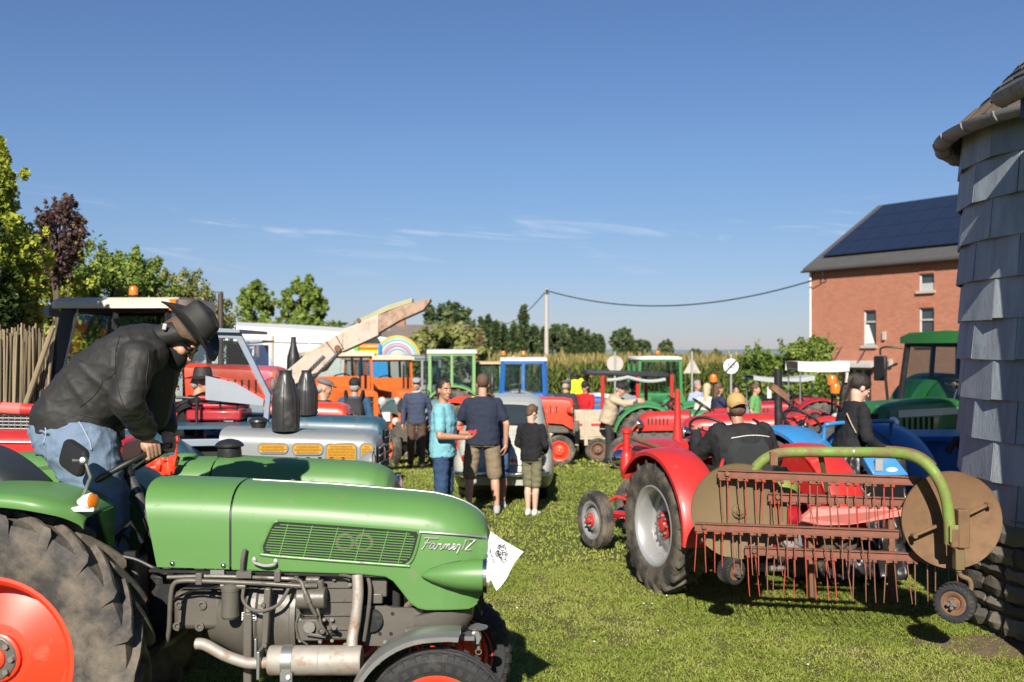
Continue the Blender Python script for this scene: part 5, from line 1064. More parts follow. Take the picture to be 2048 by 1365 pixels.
for sgn in (-1, 1):
    wheel(fa_, Vector((-.335, CY + sgn * .52, .335)) - fa_.location, .332, .15, .215, orange_red, orange_red, 34, 'block', sgn, 0, -.25, .06, 5, tm=rubber_dark)
    m = FB(); c = Vector((-.335, CY + sgn * .52, .335)); rings = []
    for t in np.linspace(R(76), R(186), 20):
        rr = .405 if t > R(90) else .405 + .05 * (R(90) - t); u = Vector((math.cos(t), 0, math.sin(t)))
        rings.append([c + u * (rr + dz) + Vector((0, dy, 0)) for dy, dz in ((-.09, -.02), (-.09, 0), (-.075, .010), (0, .016), (.075, .010), (.09, 0), (.09, -.02), (.084, -.012), (0, .008), (-.084, -.012))])
    m.loft(rings); m.build('front_mudguard', steel, fa_, smooth=50)
    wheel(fa_, Vector((-2.29, CY + sgn * .53, .645)) - fa_.location, .65, .27, .36, orange_red, orange_red, 20, 'lug', sgn, 0, -.03, .11, 8, spin=.12)
# rear mudguards
FP = [(-2.98, 1.00), (-2.9, 1.20), (-2.75, 1.315), (-2.5, 1.365), (-2.29, 1.372), (-2.12, 1.357), (-2.0, 1.325), (-1.935, 1.285), (-1.912, 1.255)]
fpth = bez([Vector((a, 0, b_)) for a, b_ in FP], 6)
for sgn in (-1, 1):
    y0, y1 = (4.335, 4.775); rings = []
    for p in fpth:
        t = max(0, (p.x + 2.12) / .22); yo = lerp(y0, y0 + .12, t * t)
        row = []
        for y, dz in ((yo, -.045), (yo - .004, -.02), (yo + .008, .0), (yo + .04, .012), (lerp(yo, y1, .5), .02), (y1, .012), (y1, -.002), (lerp(yo, y1, .5), .008), (yo + .04, 0), (yo + .014, -.012), (yo + .008, -.045)):
            row.append(Vector((p.x, CY + sgn * (CY - y), p.z + dz)))
        rings.append(row)
    m = FB(); m.loft(rings)
    inner = [Vector((p.x, CY + sgn * (CY - y1), p.z + .006)) for p in fpth[6:]] + [Vector((-1.915, CY + sgn * (CY - y1), 1.08)), Vector((-2.0, CY + sgn * (CY - y1), .85)), Vector((-2.6, CY + sgn * (CY - y1), .85))]
    m.loft([inner, [p + Vector((0, .012 * -sgn, 0)) for p in inner]])
    fr = [Vector((-1.914, CY + sgn * (CY - y), z_)) for y, z_ in ((4.60, 1.258), (4.775, 1.262), (4.775, 1.09), (4.72, 1.06))]; m.loft([fr, [p + Vector((.01, 0, 0)) for p in fr]])
    m.build('rear_mudguard', fendt_green, fa_, smooth=50)
# turn signal, mirror
bp = P(182, 1003, 4.44); m = FB(); m.lathe([(0, -.075), (.012, -.07), (.03, -.035), (.038, .0), (.036, .012)], bp, (1, -.35, .1), 18); m.box(bp + Vector((-.03, .01, -.035)), (.10, .06, .02)); sgl = m.build('turn_signal', white_paint, fa_, bevel=.004)
m = FB(); m.lathe([(.033, .010), (.03, .02), (.015, .026), (0, .027)], bp, (1, -.35, .1), 18); m.build('lens', amber, sgl)
mc = P(152, 916, 4.52); mu = Vector((.30, -.12, .95)).normalized(); mr = Vector((.80, -.58, -.25)); mr = (mr - mu * mr.dot(mu)).normalized(); mn = mr.cross(mu)
ol = []
for k_ in range(28):
    t = 2 * PI * k_ / 28; c_, s_ = math.cos(t), math.sin(t); ol.append((math.copysign(abs(c_) ** .42, c_) * .092, math.copysign(abs(s_) ** .42, s_) * .068))
m = FB(); m.loft([[mc + (mr * a + mu * b_) * k2 + mn * d_ for a, b_ in ol] for k2, d_ in ((.98, -.004), (1, 0), (1, .014), (.93, .026), (.5, .032))]); mir = m.build('mirror', black, fa_, smooth=50)
m = FB(); m.loft([[mc + (mr * a + mu * b_) * .94 + mn * d_ for a, b_ in ol] for d_ in (-.005, -.008)]); m.build('mirror_glass', chrome, mir)
m = FB(); m.tube([mc + mn * .03 + mr * .03, P(170, 921, 4.45), P(181, 955, 4.45), P(178, 962, 4.45), P(163, 1000, 4.47)], .0075, 8); m.lathe([(.016, 0), (.02, .01), (.012, .03), (0, .032)], P(168, 922, 4.46), (.2, -1, .2), 12); m.build('mirror_stalk', steel, mir)
# seat, steering
c = P(2, 968, 5.0); m = FB(); prof_ = [(-95, 985), (-110, 930), (-90, 895), (-50, 884), (-5, 902), (35, 928), (66, 956), (86, 976), (70, 992)]
for k_ in range(1): m.loft([[P(-12, 945, CY) + (P(a_, b_, CY) - P(-12, 945, CY)) * f_ + Vector((0, y_, 0)) for a_, b_ in prof_] for y_, f_ in ((-.21, .55), (-.20, .78), (-.16, .95), (-.08, 1), (.08, 1), (.16, .95), (.20, .78), (.21, .55))])
st = m.build('seat', vinyl, fa_, smooth=60); sb = st.modifiers.new('round', 'SUBSURF'); sb.levels = 1; sb.render_levels = 2
m = FB(); m.tube([c + Vector((-.05, 0, -.08)), c + Vector((.05, 0, -.4)), (-2.2, CY, .85)], .03, 8); m.build('seat_post', blackm, fa_)
hubp = P(252, 938, 5.0); axs = Vector((-.5, 0, .866)).normalized()
m = FB(); a2 = Vector((0, 1, 0)); b2 = axs.cross(a2); SWR = .23
m.tube([hubp + (a2 * math.cos(t) + b2 * math.sin(t)) * SWR for t in np.linspace(0, 2 * PI, 41)], .0145, 10, False)
for k_ in range(3): t = 2 * PI * k_ / 3 + .5; m.tube([hubp - axs * .02, hubp + (a2 * math.cos(t) + b2 * math.sin(t)) * SWR], .008, 8)
m.lathe([(0, .02), (.03, .014), (.034, -.03), (.022, -.05)], hubp, axs, 14); m.build('steering_wheel', black, fa_)
m = FB(); m.tube([hubp, P(275, 985, 5.0), P(335, 1140, 5.0)], .024, 14); m.build('steering_column', mat('column_grey', (0.09, 0.088, 0.085), 0.4, 0.3), fa_)
m = FB(); m.tube([P(335, 890, 5.2), P(352, 880, 5.2)], [.02, .024], 10)
# paper sheet hung from the nose
ps = thing('paper_sheet', 'white paper sheet with a black tractor sketch hanging on the green nose', 'sheet', (-.05, 4.8, 1.0))
c00, c10, c11, c01 = P(981, 1063, 4.86), P(1047, 1104, 4.62), P(993, 1182, 4.62), P(969, 1112, 4.86)
def pp(u, v, d=0.0):
    q = c00.lerp(c10, u).lerp(c01.lerp(c11, u), v); n_ = (c10 - c00).cross(c01 - c00).normalized(); n_ = n_ if n_.y < 0 else -n_
    return q + n_ * (.012 * math.sin(PI * u) + .008 * math.sin(2 * PI * v) * u + d)
N = 10; m = MB(ps); 
for side in (0, 1): m.add([pp(i / N, j / N, -.0006 * side) for j in range(N + 1) for i in range(N + 1)], [((j * (N + 1) + i), (j * (N + 1) + i + 1), ((j + 1) * (N + 1) + i + 1), ((j + 1) * (N + 1) + i)) for j in range(N) for i in range(N)])
m.build('sheet', paper_m, ps, smooth=80)
m = MB(ps); q = random.Random(4)
def ink_path(pts, w_=.0014): m.tube([pp(a, b_, .0022) for a, b_ in pts], w_, 5)
cx_, cy_ = .62, .28
for (ox, oy, r_) in ((.09, .06, .11), (-.12, .13, .065)):
    for rr in (1, .55): ink_path([(cx_ + ox + r_ * rr * math.cos(t), cy_ + oy + r_ * rr * 1.1 * math.sin(t)) for t in np.linspace(0, 2 * PI, 15)])
for pts in ([(.42, .30), (.45, .18), (.62, .14), (.72, .2)], [(.46, .26), (.6, .24), (.66, .34)], [(.55, .18), (.56, .05)], [(.5, .4), (.62, .42), (.68, .36)], [(.4, .2), (.5, .12), (.6, .1), (.66, .16)], [(.48, .33), (.58, .30), (.6, .38), (.5, .37)],
            [(.30, .62), (.36, .6), (.40, .63)], [(.42, .66), (.46, .63), (.50, .68), (.54, .65)], [(.18, .55), (.24, .52), (.27, .56)], [(.2, .60), (.26, .58)], [(.14, .78), (.2, .76)], [(.16, .82), (.22, .80)]):
    ink_path(pts, .0018)
for _ in range(18):
    a, b_ = cx_ + q.uniform(-.16, .16), cy_ + q.uniform(-.1, .16); ink_path([(a, b_), (a + q.uniform(-.06, .06), b_ + q.uniform(-.05, .05)), (a + q.uniform(-.06, .06), b_ + q.uniform(-.06, .06))], .0012)
m.build('sketch', ink, ps)
m = MB(fa_); m.add([P(952, 1190, 4.9), P(968, 1180, 4.95), P(964, 1232, 4.9), P(955, 1212, 4.9)], [(0, 1, 2, 3)]); m.build('number_flap', black, fa_, smooth=0)
# ---------------------------------------------------------------- people
BQ = []
def blob(m, name, mt, parent, voxel=0.012, sm=4, wrinkle=None):
    """one continuous skin over overlapping rounded volumes (grown together in flush_blobs)"""
    me = bpy.data.meshes.new('tmp'); me.from_pydata(m.v, [], m.f); o = bpy.data.objects.new('tmp', me); C.objects.link(o)
    r = o.modifiers.new('r', 'REMESH'); r.mode = 'VOXEL'; r.voxel_size = voxel
    s = o.modifiers.new('s', 'SMOOTH'); s.factor = 0.5; s.iterations = sm
    ob = bpy.data.objects.new(name, bpy.data.meshes.new(name)); C.objects.link(ob); ob.parent = parent
    BQ.append((o, me, ob, mt, wrinkle)); return ob
def flush_blobs():
    dg = bpy.context.evaluated_depsgraph_get(); done = []
    for o, me, ob, mt, wrinkle in BQ:
        done.append((bpy.data.meshes.new_from_object(o.evaluated_get(dg)), o, me, ob, mt, wrinkle))
    for res, o, me, ob, mt, wrinkle in done:
        bpy.data.objects.remove(o); bpy.data.meshes.remove(me)
        res.name = ob.name.split('.')[0]; res.materials.clear(); res.materials.append(mt)
        if wrinkle:
            n = len(res.vertices); co = np.empty(n * 3, np.float32); no = np.empty(n * 3, np.float32); res.vertices.foreach_get('co', co); res.vertices.foreach_get('normal', no); co = co.reshape(-1, 3); no = no.reshape(-1, 3)
            d = np.array([wrinkle(Vector(p)) for p in co], np.float32); co += no * d[:, None]; res.vertices.foreach_set('co', co.ravel())
        res.polygons.foreach_set('use_smooth', [True] * len(res.polygons)); res.update()
        old = ob.data; ob.data = res; bpy.data.meshes.remove(old)
    BQ.clear()
def torso(m, secs, n=16):
    """secs: (centre, lateral half vector, forward half vector)"""
    m.loft([[c + l * math.copysign(abs(math.cos(t)) ** .8, math.cos(t)) + f * math.copysign(abs(math.sin(t)) ** .85, math.sin(t)) for t in np.linspace(0, 2 * PI, n, endpoint=False)] for c, l, f in secs])
def head_prims(m, c, q, s=1.0):
    def h(x, y, z): return c + q @ (Vector((x, y, z)) * s)
    def e(x, y, z, r): m.ball(h(x, y, z), tuple(k * s for k in r), 14, 10, q)
    e(-.012, 0, .032, (.097, .076, .094)); e(.022, 0, -.03, (.072, .064, .085)); e(.04, 0, -.082, (.048, .047, .036)); e(.068, 0, -.102, (.022, .026, .018))
    m.cap(h(.092, 0, .006), h(.112, 0, -.036), .010 * s, .0155 * s, 8); e(.078, 0, .026, (.02, .05, .012)); e(.085, 0, -.072, (.014, .026, .012))
    for k in (-1, 1): e(-.008, k * .078, -.012, (.021, .011, .034)); e(.055, k * .038, -.03, (.03, .026, .024))
def face(parent, c, q, s=1.0, lip=None, brow=hair_dark):
    def h(x, y, z): return c + q @ (Vector((x, y, z)) * s)
    for k in (-1, 1):
        m = MB(); m.ball(h(.083, k * .031, .002), (.009 * s, .014 * s, .008 * s), 10, 8, q); m.build('eye', mat('eye_white', (0.55, 0.5, 0.46), 0.3), parent)
        m = MB(); m.ball(h(.091, k * .031, .002), (.004 * s, .0065 * s, .0065 * s), 8, 6, q); m.build('iris', ink, parent)
        m = MB(); m.cap(h(.094, k * .014, .022), h(.086, k * .05, .024), .0055 * s, .004 * s, 6); m.build('eyebrow', brow, parent)
    m = MB(); m.ball(h(.097, 0, -.072), (.006 * s, .023 * s, .006 * s), 10, 6, q); m.build('lips', lip or mat('lips', (0.32, 0.11, 0.09), 0.5), parent)
def hand_prims(m, w, d, n, curl=0.5, s=1.0, side=1):
    w, d, n = Vector(w), Vector(d).normalized(), Vector(n); n = (n - d * n.dot(d)).normalized(); t = d.cross(n) * side
    m.cap(w - d * .02 * s, w + d * .035 * s, .027 * s, .03 * s, 10)
    m.ball(w + d * .055 * s, (.052 * s, .043 * s, .021 * s), 12, 8, Matrix((d, t, n)).transposed())
    for i, (o, L) in enumerate(((.030, .9), (.011, 1.0), (-.009, .95), (-.028, .75))):
        p = w + d * (.09 - .004 * abs(i - 1)) * s + t * o * s; a = 0.0; rr = .0098 * s
        for k, seg in enumerate((.042, .028, .022)):
            a += curl * (0.75, 1.0, 0.8)[k]; e_ = p + (d * math.cos(a) + n * math.sin(a)) * seg * L * s; m.cap(p, e_, rr, rr * .9, 8); p = e_; rr *= .92
    p = w + d * .025 * s + t * .034 * s; v = (d * .62 + t * .62 + n * (.25 + .5 * curl)).normalized()
    for k, seg in enumerate((.042, .034, .026)):
        e_ = p + v * seg * s; m.cap(p, e_, (.0135 - .0015 * k) * s, (.012 - .0015 * k) * s, 8); p = e_; v = (v + n * .35 * curl + d * .25 - t * .3 * curl).normalized()
J0 = dict(pel=(0, 0, .95), chest=(.01, 0, 1.27), neck=(-.005, 0, 1.475), head=(.02, 0, 1.62), shR=(0, -.195, 1.42), shL=(0, .195, 1.42), elR=(-.02, -.255, 1.13), elL=(-.02, .255, 1.13), wrR=(.06, -.25, .88), wrL=(.06, .25, .88),
          hipR=(0, -.095, .92), hipL=(0, .095, .92), knR=(.02, -.105, .5), knL=(.02, .105, .5), anR=(-.01, -.11, .09), anL=(-.01, .11, .09))
def rotY(a): return Matrix.Rotation(a, 3, 'Y')
def person(label, loc, rz, top, bottom, h=1.75, J=None, fat=1.0, sleeves='long', legs='long', shoes=black, sk=skin, hair=None, hat=None, yaw=0.0, pitch=0.0, voxel=0.014, bulk=1.0, hats=None, group=None, has_face=False, hands=True, curl=.45, hand_n=None, shoe_len=.13, collar=None, wr=.009, female=False, jacket_len=-.08):
    t = thing('person', label, 'person', loc, rz, group); k = h / 1.75
    j = {a: Vector(b_) * k for a, b_ in {**J0, **(J or {})}.items()}
    sp = (j['neck'] - j['pel']).normalized()
    for s in 'RL': j['sh' + s] = j['sh' + s].lerp(j['neck'], .07) - sp * .035 * k
    lat = (j['shL'] - j['shR']).normalized(); hl = (j['hipL'] - j['hipR']).normalized(); sp = (j['neck'] - j['pel']).normalized(); fw = lat.cross(sp).normalized() ; hf = hl.cross(sp).normalized()
    q = Matrix.Rotation(yaw, 3, 'Z') @ rotY(pitch)
    w_ = fat * k
    # skin
    m = MB(); head_prims(m, j['head'], q, k * .96); m.cap(j['neck'] - Vector((0, 0, .04)) * k, j['head'] + q @ Vector((-.02, 0, -.06)) * k, .056 * k, .052 * k)
    torso(m, [(j['pel'] - sp * .06 * k, hl * .13 * w_, hf * .09 * w_), (j['pel'].lerp(j['chest'], .5), lat * .125 * w_, fw * .085 * w_), (j['chest'], lat * .15 * w_, fw * .095 * w_), (j['neck'] - sp * .04 * k, lat * .1 * k, fw * .06 * k)])
    for s in 'RL':
        m.cap(j['sh' + s], j['el' + s], .050 * k * fat ** .5, .040 * k, 12); m.cap(j['el' + s], j['wr' + s], .041 * k, .028 * k, 12)
        m.cap(j['hip' + s], j['kn' + s], .078 * k * fat ** .5, .053 * k, 12); m.cap(j['kn' + s], j['kn' + s].lerp(j['an' + s], .35) - Vector((.012, 0, 0)), .052 * k, .056 * k, 12); m.cap(j['kn' + s].lerp(j['an' + s], .35) - Vector((.012, 0, 0)), j['an' + s], .055 * k, .034 * k, 12)
        if hands: d = (j['wr' + s] - j['el' + s]); hand_prims(m, j['wr' + s], d, (hand_n or {}).get(s, (0.3, 1 if s == 'R' else -1, 0)), curl, k * .95, 1 if s == 'L' else -1)
    blob(m, 'body', sk, t, voxel, 3)
    if has_face: face(t, j['head'], q, k * .96)
    # top garment
    m = MB(); b_ = bulk * w_; z0 = j['pel'] + sp * jacket_len * k
    torso(m, [(z0, hl * .178 * b_, hf * .13 * b_), (j['pel'] + sp * .04 * k, hl * .178 * b_, hf * .135 * b_), (j['pel'].lerp(j['chest'], .5), lat * .168 * b_, fw * .13 * b_), (j['chest'], lat * .188 * b_, fw * .132 * b_), (j['chest'].lerp(j['neck'], .5), lat * .185 * b_, fw * .112 * b_), (j['chest'].lerp(j['neck'], .75), lat * .15 * b_, fw * .098 * b_), (j['neck'] - sp * .005 * k, lat * .085 * k, fw * .078 * k)])
    for s in 'RL':
        m.cap(j['sh' + s], j['el' + s] if sleeves == 'long' else j['sh' + s].lerp(j['el' + s], .72), .068 * k * bulk, (.056 if sleeves == 'long' else .064) * k * bulk, 12)
        if sleeves == 'long': m.cap(j['el' + s], j['wr' + s], .057 * k * bulk, .043 * k * bulk, 12)
    if sleeves == 'none': pass
    sd = hash(label) % 97
    def wf(p): return wr * (noise.noise(Vector((p.x * 9 + sd, p.y * 9, p.z * 16))) + .6 * noise.noise(Vector((p.x * 22, p.y * 22 + sd, p.z * 30))))
    blob(m, 'top', top, t, voxel, 3, wf)
    if collar:
        m = MB(); m.tube([j['neck'] + (lat * math.cos(a) * .075 + fw * math.sin(a) * .07) * k + sp * (.005 + .012 * math.cos(a)) * k for a in np.linspace(0, 2 * PI, 17)], .02 * k, 8, False); m.build('collar', collar, t)
    # trousers, shorts or skirt
    m = MB(); torso(m, [(j['pel'] - sp * .1 * k, hl * .165 * w_, hf * .12 * w_), (j['pel'], hl * .172 * w_, hf * .125 * w_), (j['pel'] + sp * .12 * k, hl * .155 * w_, hf * .115 * w_)])
    for s in 'RL':
        f_ = fat ** .5
        if legs == 'long':
            m.cap(j['hip' + s], j['kn' + s], .094 * k * f_, .073 * k * f_, 12); m.cap(j['kn' + s], j['an' + s] + Vector((0, 0, .01)), .072 * k, .06 * k, 12)
        else:
            e_ = j['hip' + s].lerp(j['kn' + s], 1.0 if legs == 'shorts' else .6); m.cap(j['hip' + s], e_, .096 * k * f_, .086 * k * f_, 14)
    blob(m, 'trousers' if legs == 'long' else 'shorts', bottom, t, voxel, 2, lambda p: wr * 1.1 * (noise.noise(Vector((p.x * 10, p.y * 10, p.z * 18 + sd))) + .5 * noise.noise(Vector((p.x * 25, p.y * 25, p.z * 30)))))
    for s in 'RL':
        a = j['an' + s]; kn_ = j['kn' + s]; d = Vector((1, 0, 0)); m = MB(); m.cap(a + Vector((-.03, 0, -.05)) * k, a + d * shoe_len * k + Vector((0, 0, -.055)) * k, .04 * k, .034 * k, 10); m.cap(a, a + Vector((-.01, 0, -.04)) * k, .045 * k, .045 * k, 10); blob(m, 'shoe', shoes, t, .012, 2)
    c = j['head']
    def hh(x, y, z): return c + q @ (Vector((x, y, z)) * k)
    if hair:
        m = MB(); kind, hm = hair
        if kind == 'crop': m.ball(hh(-.022, 0, .042), (.097 * k, .080 * k, .094 * k), 16, 10, q)
        elif kind == 'short': m.ball(hh(-.022, 0, .046), (.101 * k, .085 * k, .096 * k), 16, 10, q); m.ball(hh(.04, .0, .105), (.045 * k, .05 * k, .03 * k), 10, 8, q); m.ball(hh(-.06, 0, -.01), (.05 * k, .068 * k, .07 * k), 12, 8, q)
        elif kind == 'long': m.ball(hh(-.02, 0, .045), (.106 * k, .09 * k, .1 * k), 16, 10, q); m.cap(hh(-.06, 0, .0), hh(-.09, 0, -.22), .075 * k, .055 * k); m.ball(hh(-.04, 0, -.05), (.06 * k, .085 * k, .1 * k), 12, 8, q)
        elif kind == 'tail': m.ball(hh(-.02, 0, .045), (.105 * k, .085 * k, .098 * k), 16, 10, q); m.cap(hh(-.09, 0, .08), hh(-.15, 0, .02), .045 * k, .05 * k); m.cap(hh(-.15, 0, .02), hh(-.12, 0, -.14), .05 * k, .042 * k); m.cap(hh(-.12, 0, -.14), hh(-.08, 0, -.27), .04 * k, .018 * k)
        elif kind == 'bun': m.ball(hh(-.02, 0, .045), (.105 * k, .085 * k, .098 * k), 16, 10, q); m.ball(hh(-.11, 0, .05), .045 * k, 12, 8)
        elif kind == 'fringe': m.ball(hh(-.062, 0, -.015), (.058 * k, .079 * k, .06 * k), 12, 8, q)
        blob(m, 'hair', hm, t, .012, 1, lambda p: .006 * noise.noise(p * 60))
    if hat:
        kind, hm, vm = hat; m = MB()
        if kind == 'flat':
            m.ball(hh(-.01, 0, .085), (.122 * k, .100 * k, .052 * k), 18, 10, q @ rotY(.12)); m.ball(hh(.10, 0, .06), (.06 * k, .075 * k, .018 * k), 14, 8, q @ rotY(.3)); blob(m, 'cap', hm, t, .009, 2)
        elif kind in ('baseball', 'backward'):
            sg = 1 if kind == 'baseball' else -1
            m.ball(hh(-.012, 0, .055), (.108 * k, .089 * k, .092 * k), 18, 12, q)
            if kind == 'backward':                     # front panel of the cap turned to the back
                qi = q.inverted()
                for fi, f_ in enumerate(m.f):
                    ce = sum((Vector(m.v[i_]) for i_ in f_), Vector()) / len(f_)
                    if (qi @ (ce - c)).x < -.02: m.m[fi] = 1
            cp = m.build('cap', [hm, vm or hm], t)
            m = MB(); rings = []
            for u in np.linspace(-1, 1, 9): rings.append([hh(sg * (.07 + .035 * (1 - u * u)), u * .075, .052 - .02 * u * u), hh(sg * (.10 + .085 * (1 - u * u) ** .6), u * .072, .035 - .03 * u * u), hh(sg * (.10 + .085 * (1 - u * u) ** .6), u * .072, .029 - .03 * u * u), hh(sg * (.07 + .035 * (1 - u * u)), u * .075, .044 - .02 * u * u)])
            m.loft(rings); m.build('visor', vm or hm, cp)
        elif kind == 'brim':
            m.lathe([(0, .15 * k), (.07 * k, .15 * k), (.085 * k, .12 * k), (.095 * k, .05 * k), (.17 * k, .035 * k), (.172 * k, .042 * k), (.1 * k, .06 * k)], c, q @ Vector((0, 0, 1)), 24); m.build('hat', hm, t)
    return t
# ---------------------------------------------------------------- man in the black western hat, standing on the near tractor
jk = NB('black_softshell'); v = jk.obj(); c = jk.mix(jk.noise(v, 5, 5), (0.016, 0.0155, 0.0145), (0.027, 0.026, 0.024)); jk.pbsdf(c, 0.62, normal=jk.bump(jk.math('ADD', jk.noise(v, 9, 3, 0.5, 0.8), jk.math('MULTIPLY', jk.noise(v, 400, 2), .05)), 0.32, 0.03), spec=0.4); jacket_m = jk.m
dn = NB('blue_denim'); v = dn.obj(); c = dn.mix(dn.noise(v, 3.5, 6, .65), (0.055, 0.095, 0.165), (0.125, 0.185, 0.275)); c = dn.mix(dn.math('MULTIPLY', dn.noise(v, 350, 2), .5), c, (0.30, 0.36, 0.44)); dn.pbsdf(c, 0.85, normal=dn.bump(dn.math('ADD', dn.noise(v, 11, 4, .55, .8), dn.math('MULTIPLY', dn.noise(v, 500, 2), .06)), .4, .035), spec=.2); denim_m = dn.m
felt = mat('black_felt', (0.018, 0.018, 0.017), 0.68, var=0.25, vs=12, bump=0.15, bs=150, dirt=((0.07, 0.066, 0.06), 0.1, 9))
hm_ = thing('person', 'man in black jacket, jeans and black western hat gripping the steering wheel', 'person', (-2.1, 5.0, .62))
def HB(): return MB(hm_)
U, Fd, Lt = Vector((.76, 0, .65)), Vector((.65, 0, -.76)), Vector((0, 1, 0)); HQ = Matrix((Fd, Lt, U)).transposed()
hc = P(362, 677, 5.0)
shR, elR, wrR = P(276, 716, 4.78), P(254, 802, 4.69), P(291, 862, 4.84); shL, elL, wrL = P(312, 714, 5.22), P(318, 800, 5.28), P(333, 852, 5.14)
hub = hubp; fwdw = Vector((.866, 0, .5))
def rim_pt(th): return hub + fwdw * SWR * math.cos(th) + Vector((0, -1, 0)) * SWR * math.sin(th)
gR, gL = rim_pt(R(33)), rim_pt(R(-26))
m = HB(); head_prims(m, hc, HQ, .97); m.cap(P(318, 690, 5.0), hc + HQ @ Vector((-.02, 0, -.05)), .068, .062)
torso(m, [(P(160, 860, 5.0), Lt * .14, Vector((.6, 0, -.75)) * .1), (P(240, 760, 5.0), Lt * .15, Vector((.6, 0, -.75)) * .1), (P(310, 695, 5.0), Lt * .12, Vector((.6, 0, -.75)) * .07)])
def fist(m, wr_, g, out):
    """a hand closed round the rim at g; out is the side the knuckles show"""
    tg = (rim_pt(R(33) + .05) - rim_pt(R(33))).normalized() if out < 0 else (rim_pt(R(-26) - .05) - rim_pt(R(-26))).normalized()
    d = (g - wr_).normalized(); n = tg.cross(d).normalized(); n = n if n.x > 0 else -n
    m.cap(wr_ - d * .05, wr_ + d * .03, .034, .036, 12); pc = wr_.lerp(g, .62); m.ball(pc, (.048, .043, .027), 14, 10, Matrix((d, tg, n)).transposed())
    for i, o in enumerate((-.034, -.012, .010, .031)):
        k0 = g + tg * o - d * .012 + n * .026; p1 = g + tg * o + d * .020 + n * .022; p2 = g + tg * o + d * .026 - n * .010; p3 = g + tg * o + d * .004 - n * .026
        r_ = (.0098, .0104, .0100, .0090)[i]; m.cap(k0 - d * .03, k0, r_ * 1.15, r_ * 1.1, 10); m.cap(k0, p1, r_ * 1.08, r_, 10); m.cap(p1, p2, r_, r_ * .95, 10); m.cap(p2, p3, r_ * .95, r_ * .85, 10)
    tb = wr_.lerp(g, .45) + tg * -.03 - n * .02; m.cap(tb, g + tg * -.045 - n * .018 - d * .012, .016, .014, 10); m.cap(g + tg * -.045 - n * .018 - d * .012, g - tg * .04 + d * .016 - n * .022, .0135, .0115, 10)
m.cap(elR, wrR, .045, .033); m.cap(elL, wrL, .045, .033); m.cap(shR, elR, .05, .045); m.cap(shL, elL, .05, .045); fist(m, wrR, gR, -1); fist(m, wrL, gL, 1)
for y_ in (4.9, 5.12): m.cap(P(160, 890, y_), P(200, 1000, y_), .09, .07); m.cap(P(200, 1000, y_), Vector((P(208, 0, y_).x, y_, .72)), .06, .045)
blob(m, 'body', skin, hm_, .0050, 2)
# jacket
m = HB(); ax = Vector((.62, 0, -.78))
secs = [(P(156, 866, 5.0), Lt * .21, Vector((.215, 0, -.03))), (P(155, 842, 5.0), Lt * .215, Vector((.21, 0, -.05))), (P(180, 806, 5.0), Lt * .212, Vector((.172, 0, -.108))), (P(214, 770, 5.0), Lt * .215, Vector((.135, 0, -.148))), (P(252, 737, 5.0), Lt * .225, Vector((.115, 0, -.15))), (P(287, 709, 5.0), Lt * .22, Vector((.09, 0, -.135))), (P(314, 688, 5.0), Lt * .16, Vector((.055, 0, -.10))), (P(330, 679, 5.0), Lt * .105, Vector((.04, 0, -.075)))]
torso(m, secs, 22)
m.cap(shR, elR, .09, .077, 16); m.cap(elR, wrR + (elR - wrR) * .05, .08, .058, 16); m.cap(shL, elL, .095, .078, 16); m.cap(elL, wrL, .078, .06, 16)
m.cap(P(300, 712, 4.86), P(300, 712, 5.14), .09, .09); m.cap(P(318, 740, 5.0), P(300, 830, 5.02), .10, .10)
def wjk(p):
    w = p + Vector(hm_.location); s_ = 0.0
    # long folds running from the shoulder and elbow, fine crumple elsewhere
    a = noise.noise(Vector(((w.x * .8 + w.z * .6) * 8, w.y * 3.5, (w.z * .8 - w.x * .6) * 3.2 + 3)))
    b = noise.noise(Vector((w.x * 6 + 7, w.y * 6, w.z * 13)))
    c = noise.noise(Vector((w.x * 30, w.y * 30, w.z * 38)))
    r1 = (1 - abs(a)) ** 6; r2 = (1 - abs(b)) ** 5
    return .0095 * r1 - .004 + .0045 * r2 + .0012 * c
jo = blob(m, 'jacket', jacket_m, hm_, .0085, 4, wjk)
m = HB(); hem = [secs[0][0] + secs[0][1] * 1.0 * math.cos(t) + secs[0][2] * 1.0 * math.sin(t) for t in np.linspace(0, 2 * PI, 40)]; m.tube(hem, .009, 8, False); m.build('jacket_hem', jacket_m, hm_)
# standing collar
m = HB(); rings = []
for t in np.linspace(R(-150), R(150), 25):
    f_ = math.cos(t); e_ = P(333, 674, 5.0) + Lt * .118 * math.sin(t) + Vector((.52, 0, -.62)) * (.098 * f_); up2 = (Vector((.92, 0, .22)) * (.098 if f_ < .5 else .098 + .02 * f_)) ; rings.append([e_, e_ + up2 * .6 + Lt * .004 * math.sin(t), e_ + up2 * 1.02, e_ + up2 * 1.0 - (e_ - P(333, 674, 5.0)) * .12, e_ - (e_ - P(333, 674, 5.0)) * .12])
m.loft(rings); m.build('collar', jacket_m, hm_, smooth=60)
m = HB(); m.ball(P(353, 703, 5.0), (.075, .062, .055), 14, 10, HQ); m.ball(P(340, 712, 5.0), (.09, .075, .09), 14, 10, HQ); blob(m, 'neck_scarf', mat('black_knit', (0.006, 0.006, 0.007), 0.95), hm_, .012, 2)
m = HB(); m.box(P(329, 654, 4.865), (.022, .008, .032), (0, .2, 0)); m.build('collar_toggle', badge_m, jo, bevel=.004)
m = HB(); m.tube(bez([P(258, 868, 4.78), P(268, 858, 4.77), P(281, 843, 4.78)], 5), .0022, 5); m.tube(bez([P(260, 872, 4.78), P(271, 861, 4.77), P(284, 846, 4.78)], 5), .0022, 5); m.build('pocket_zip', steel, jo)
m = HB(); m.tube([P(325, 776, 4.93), P(324, 783, 4.93)], .003, 5); m.build('zip_pull', red_paint, jo)
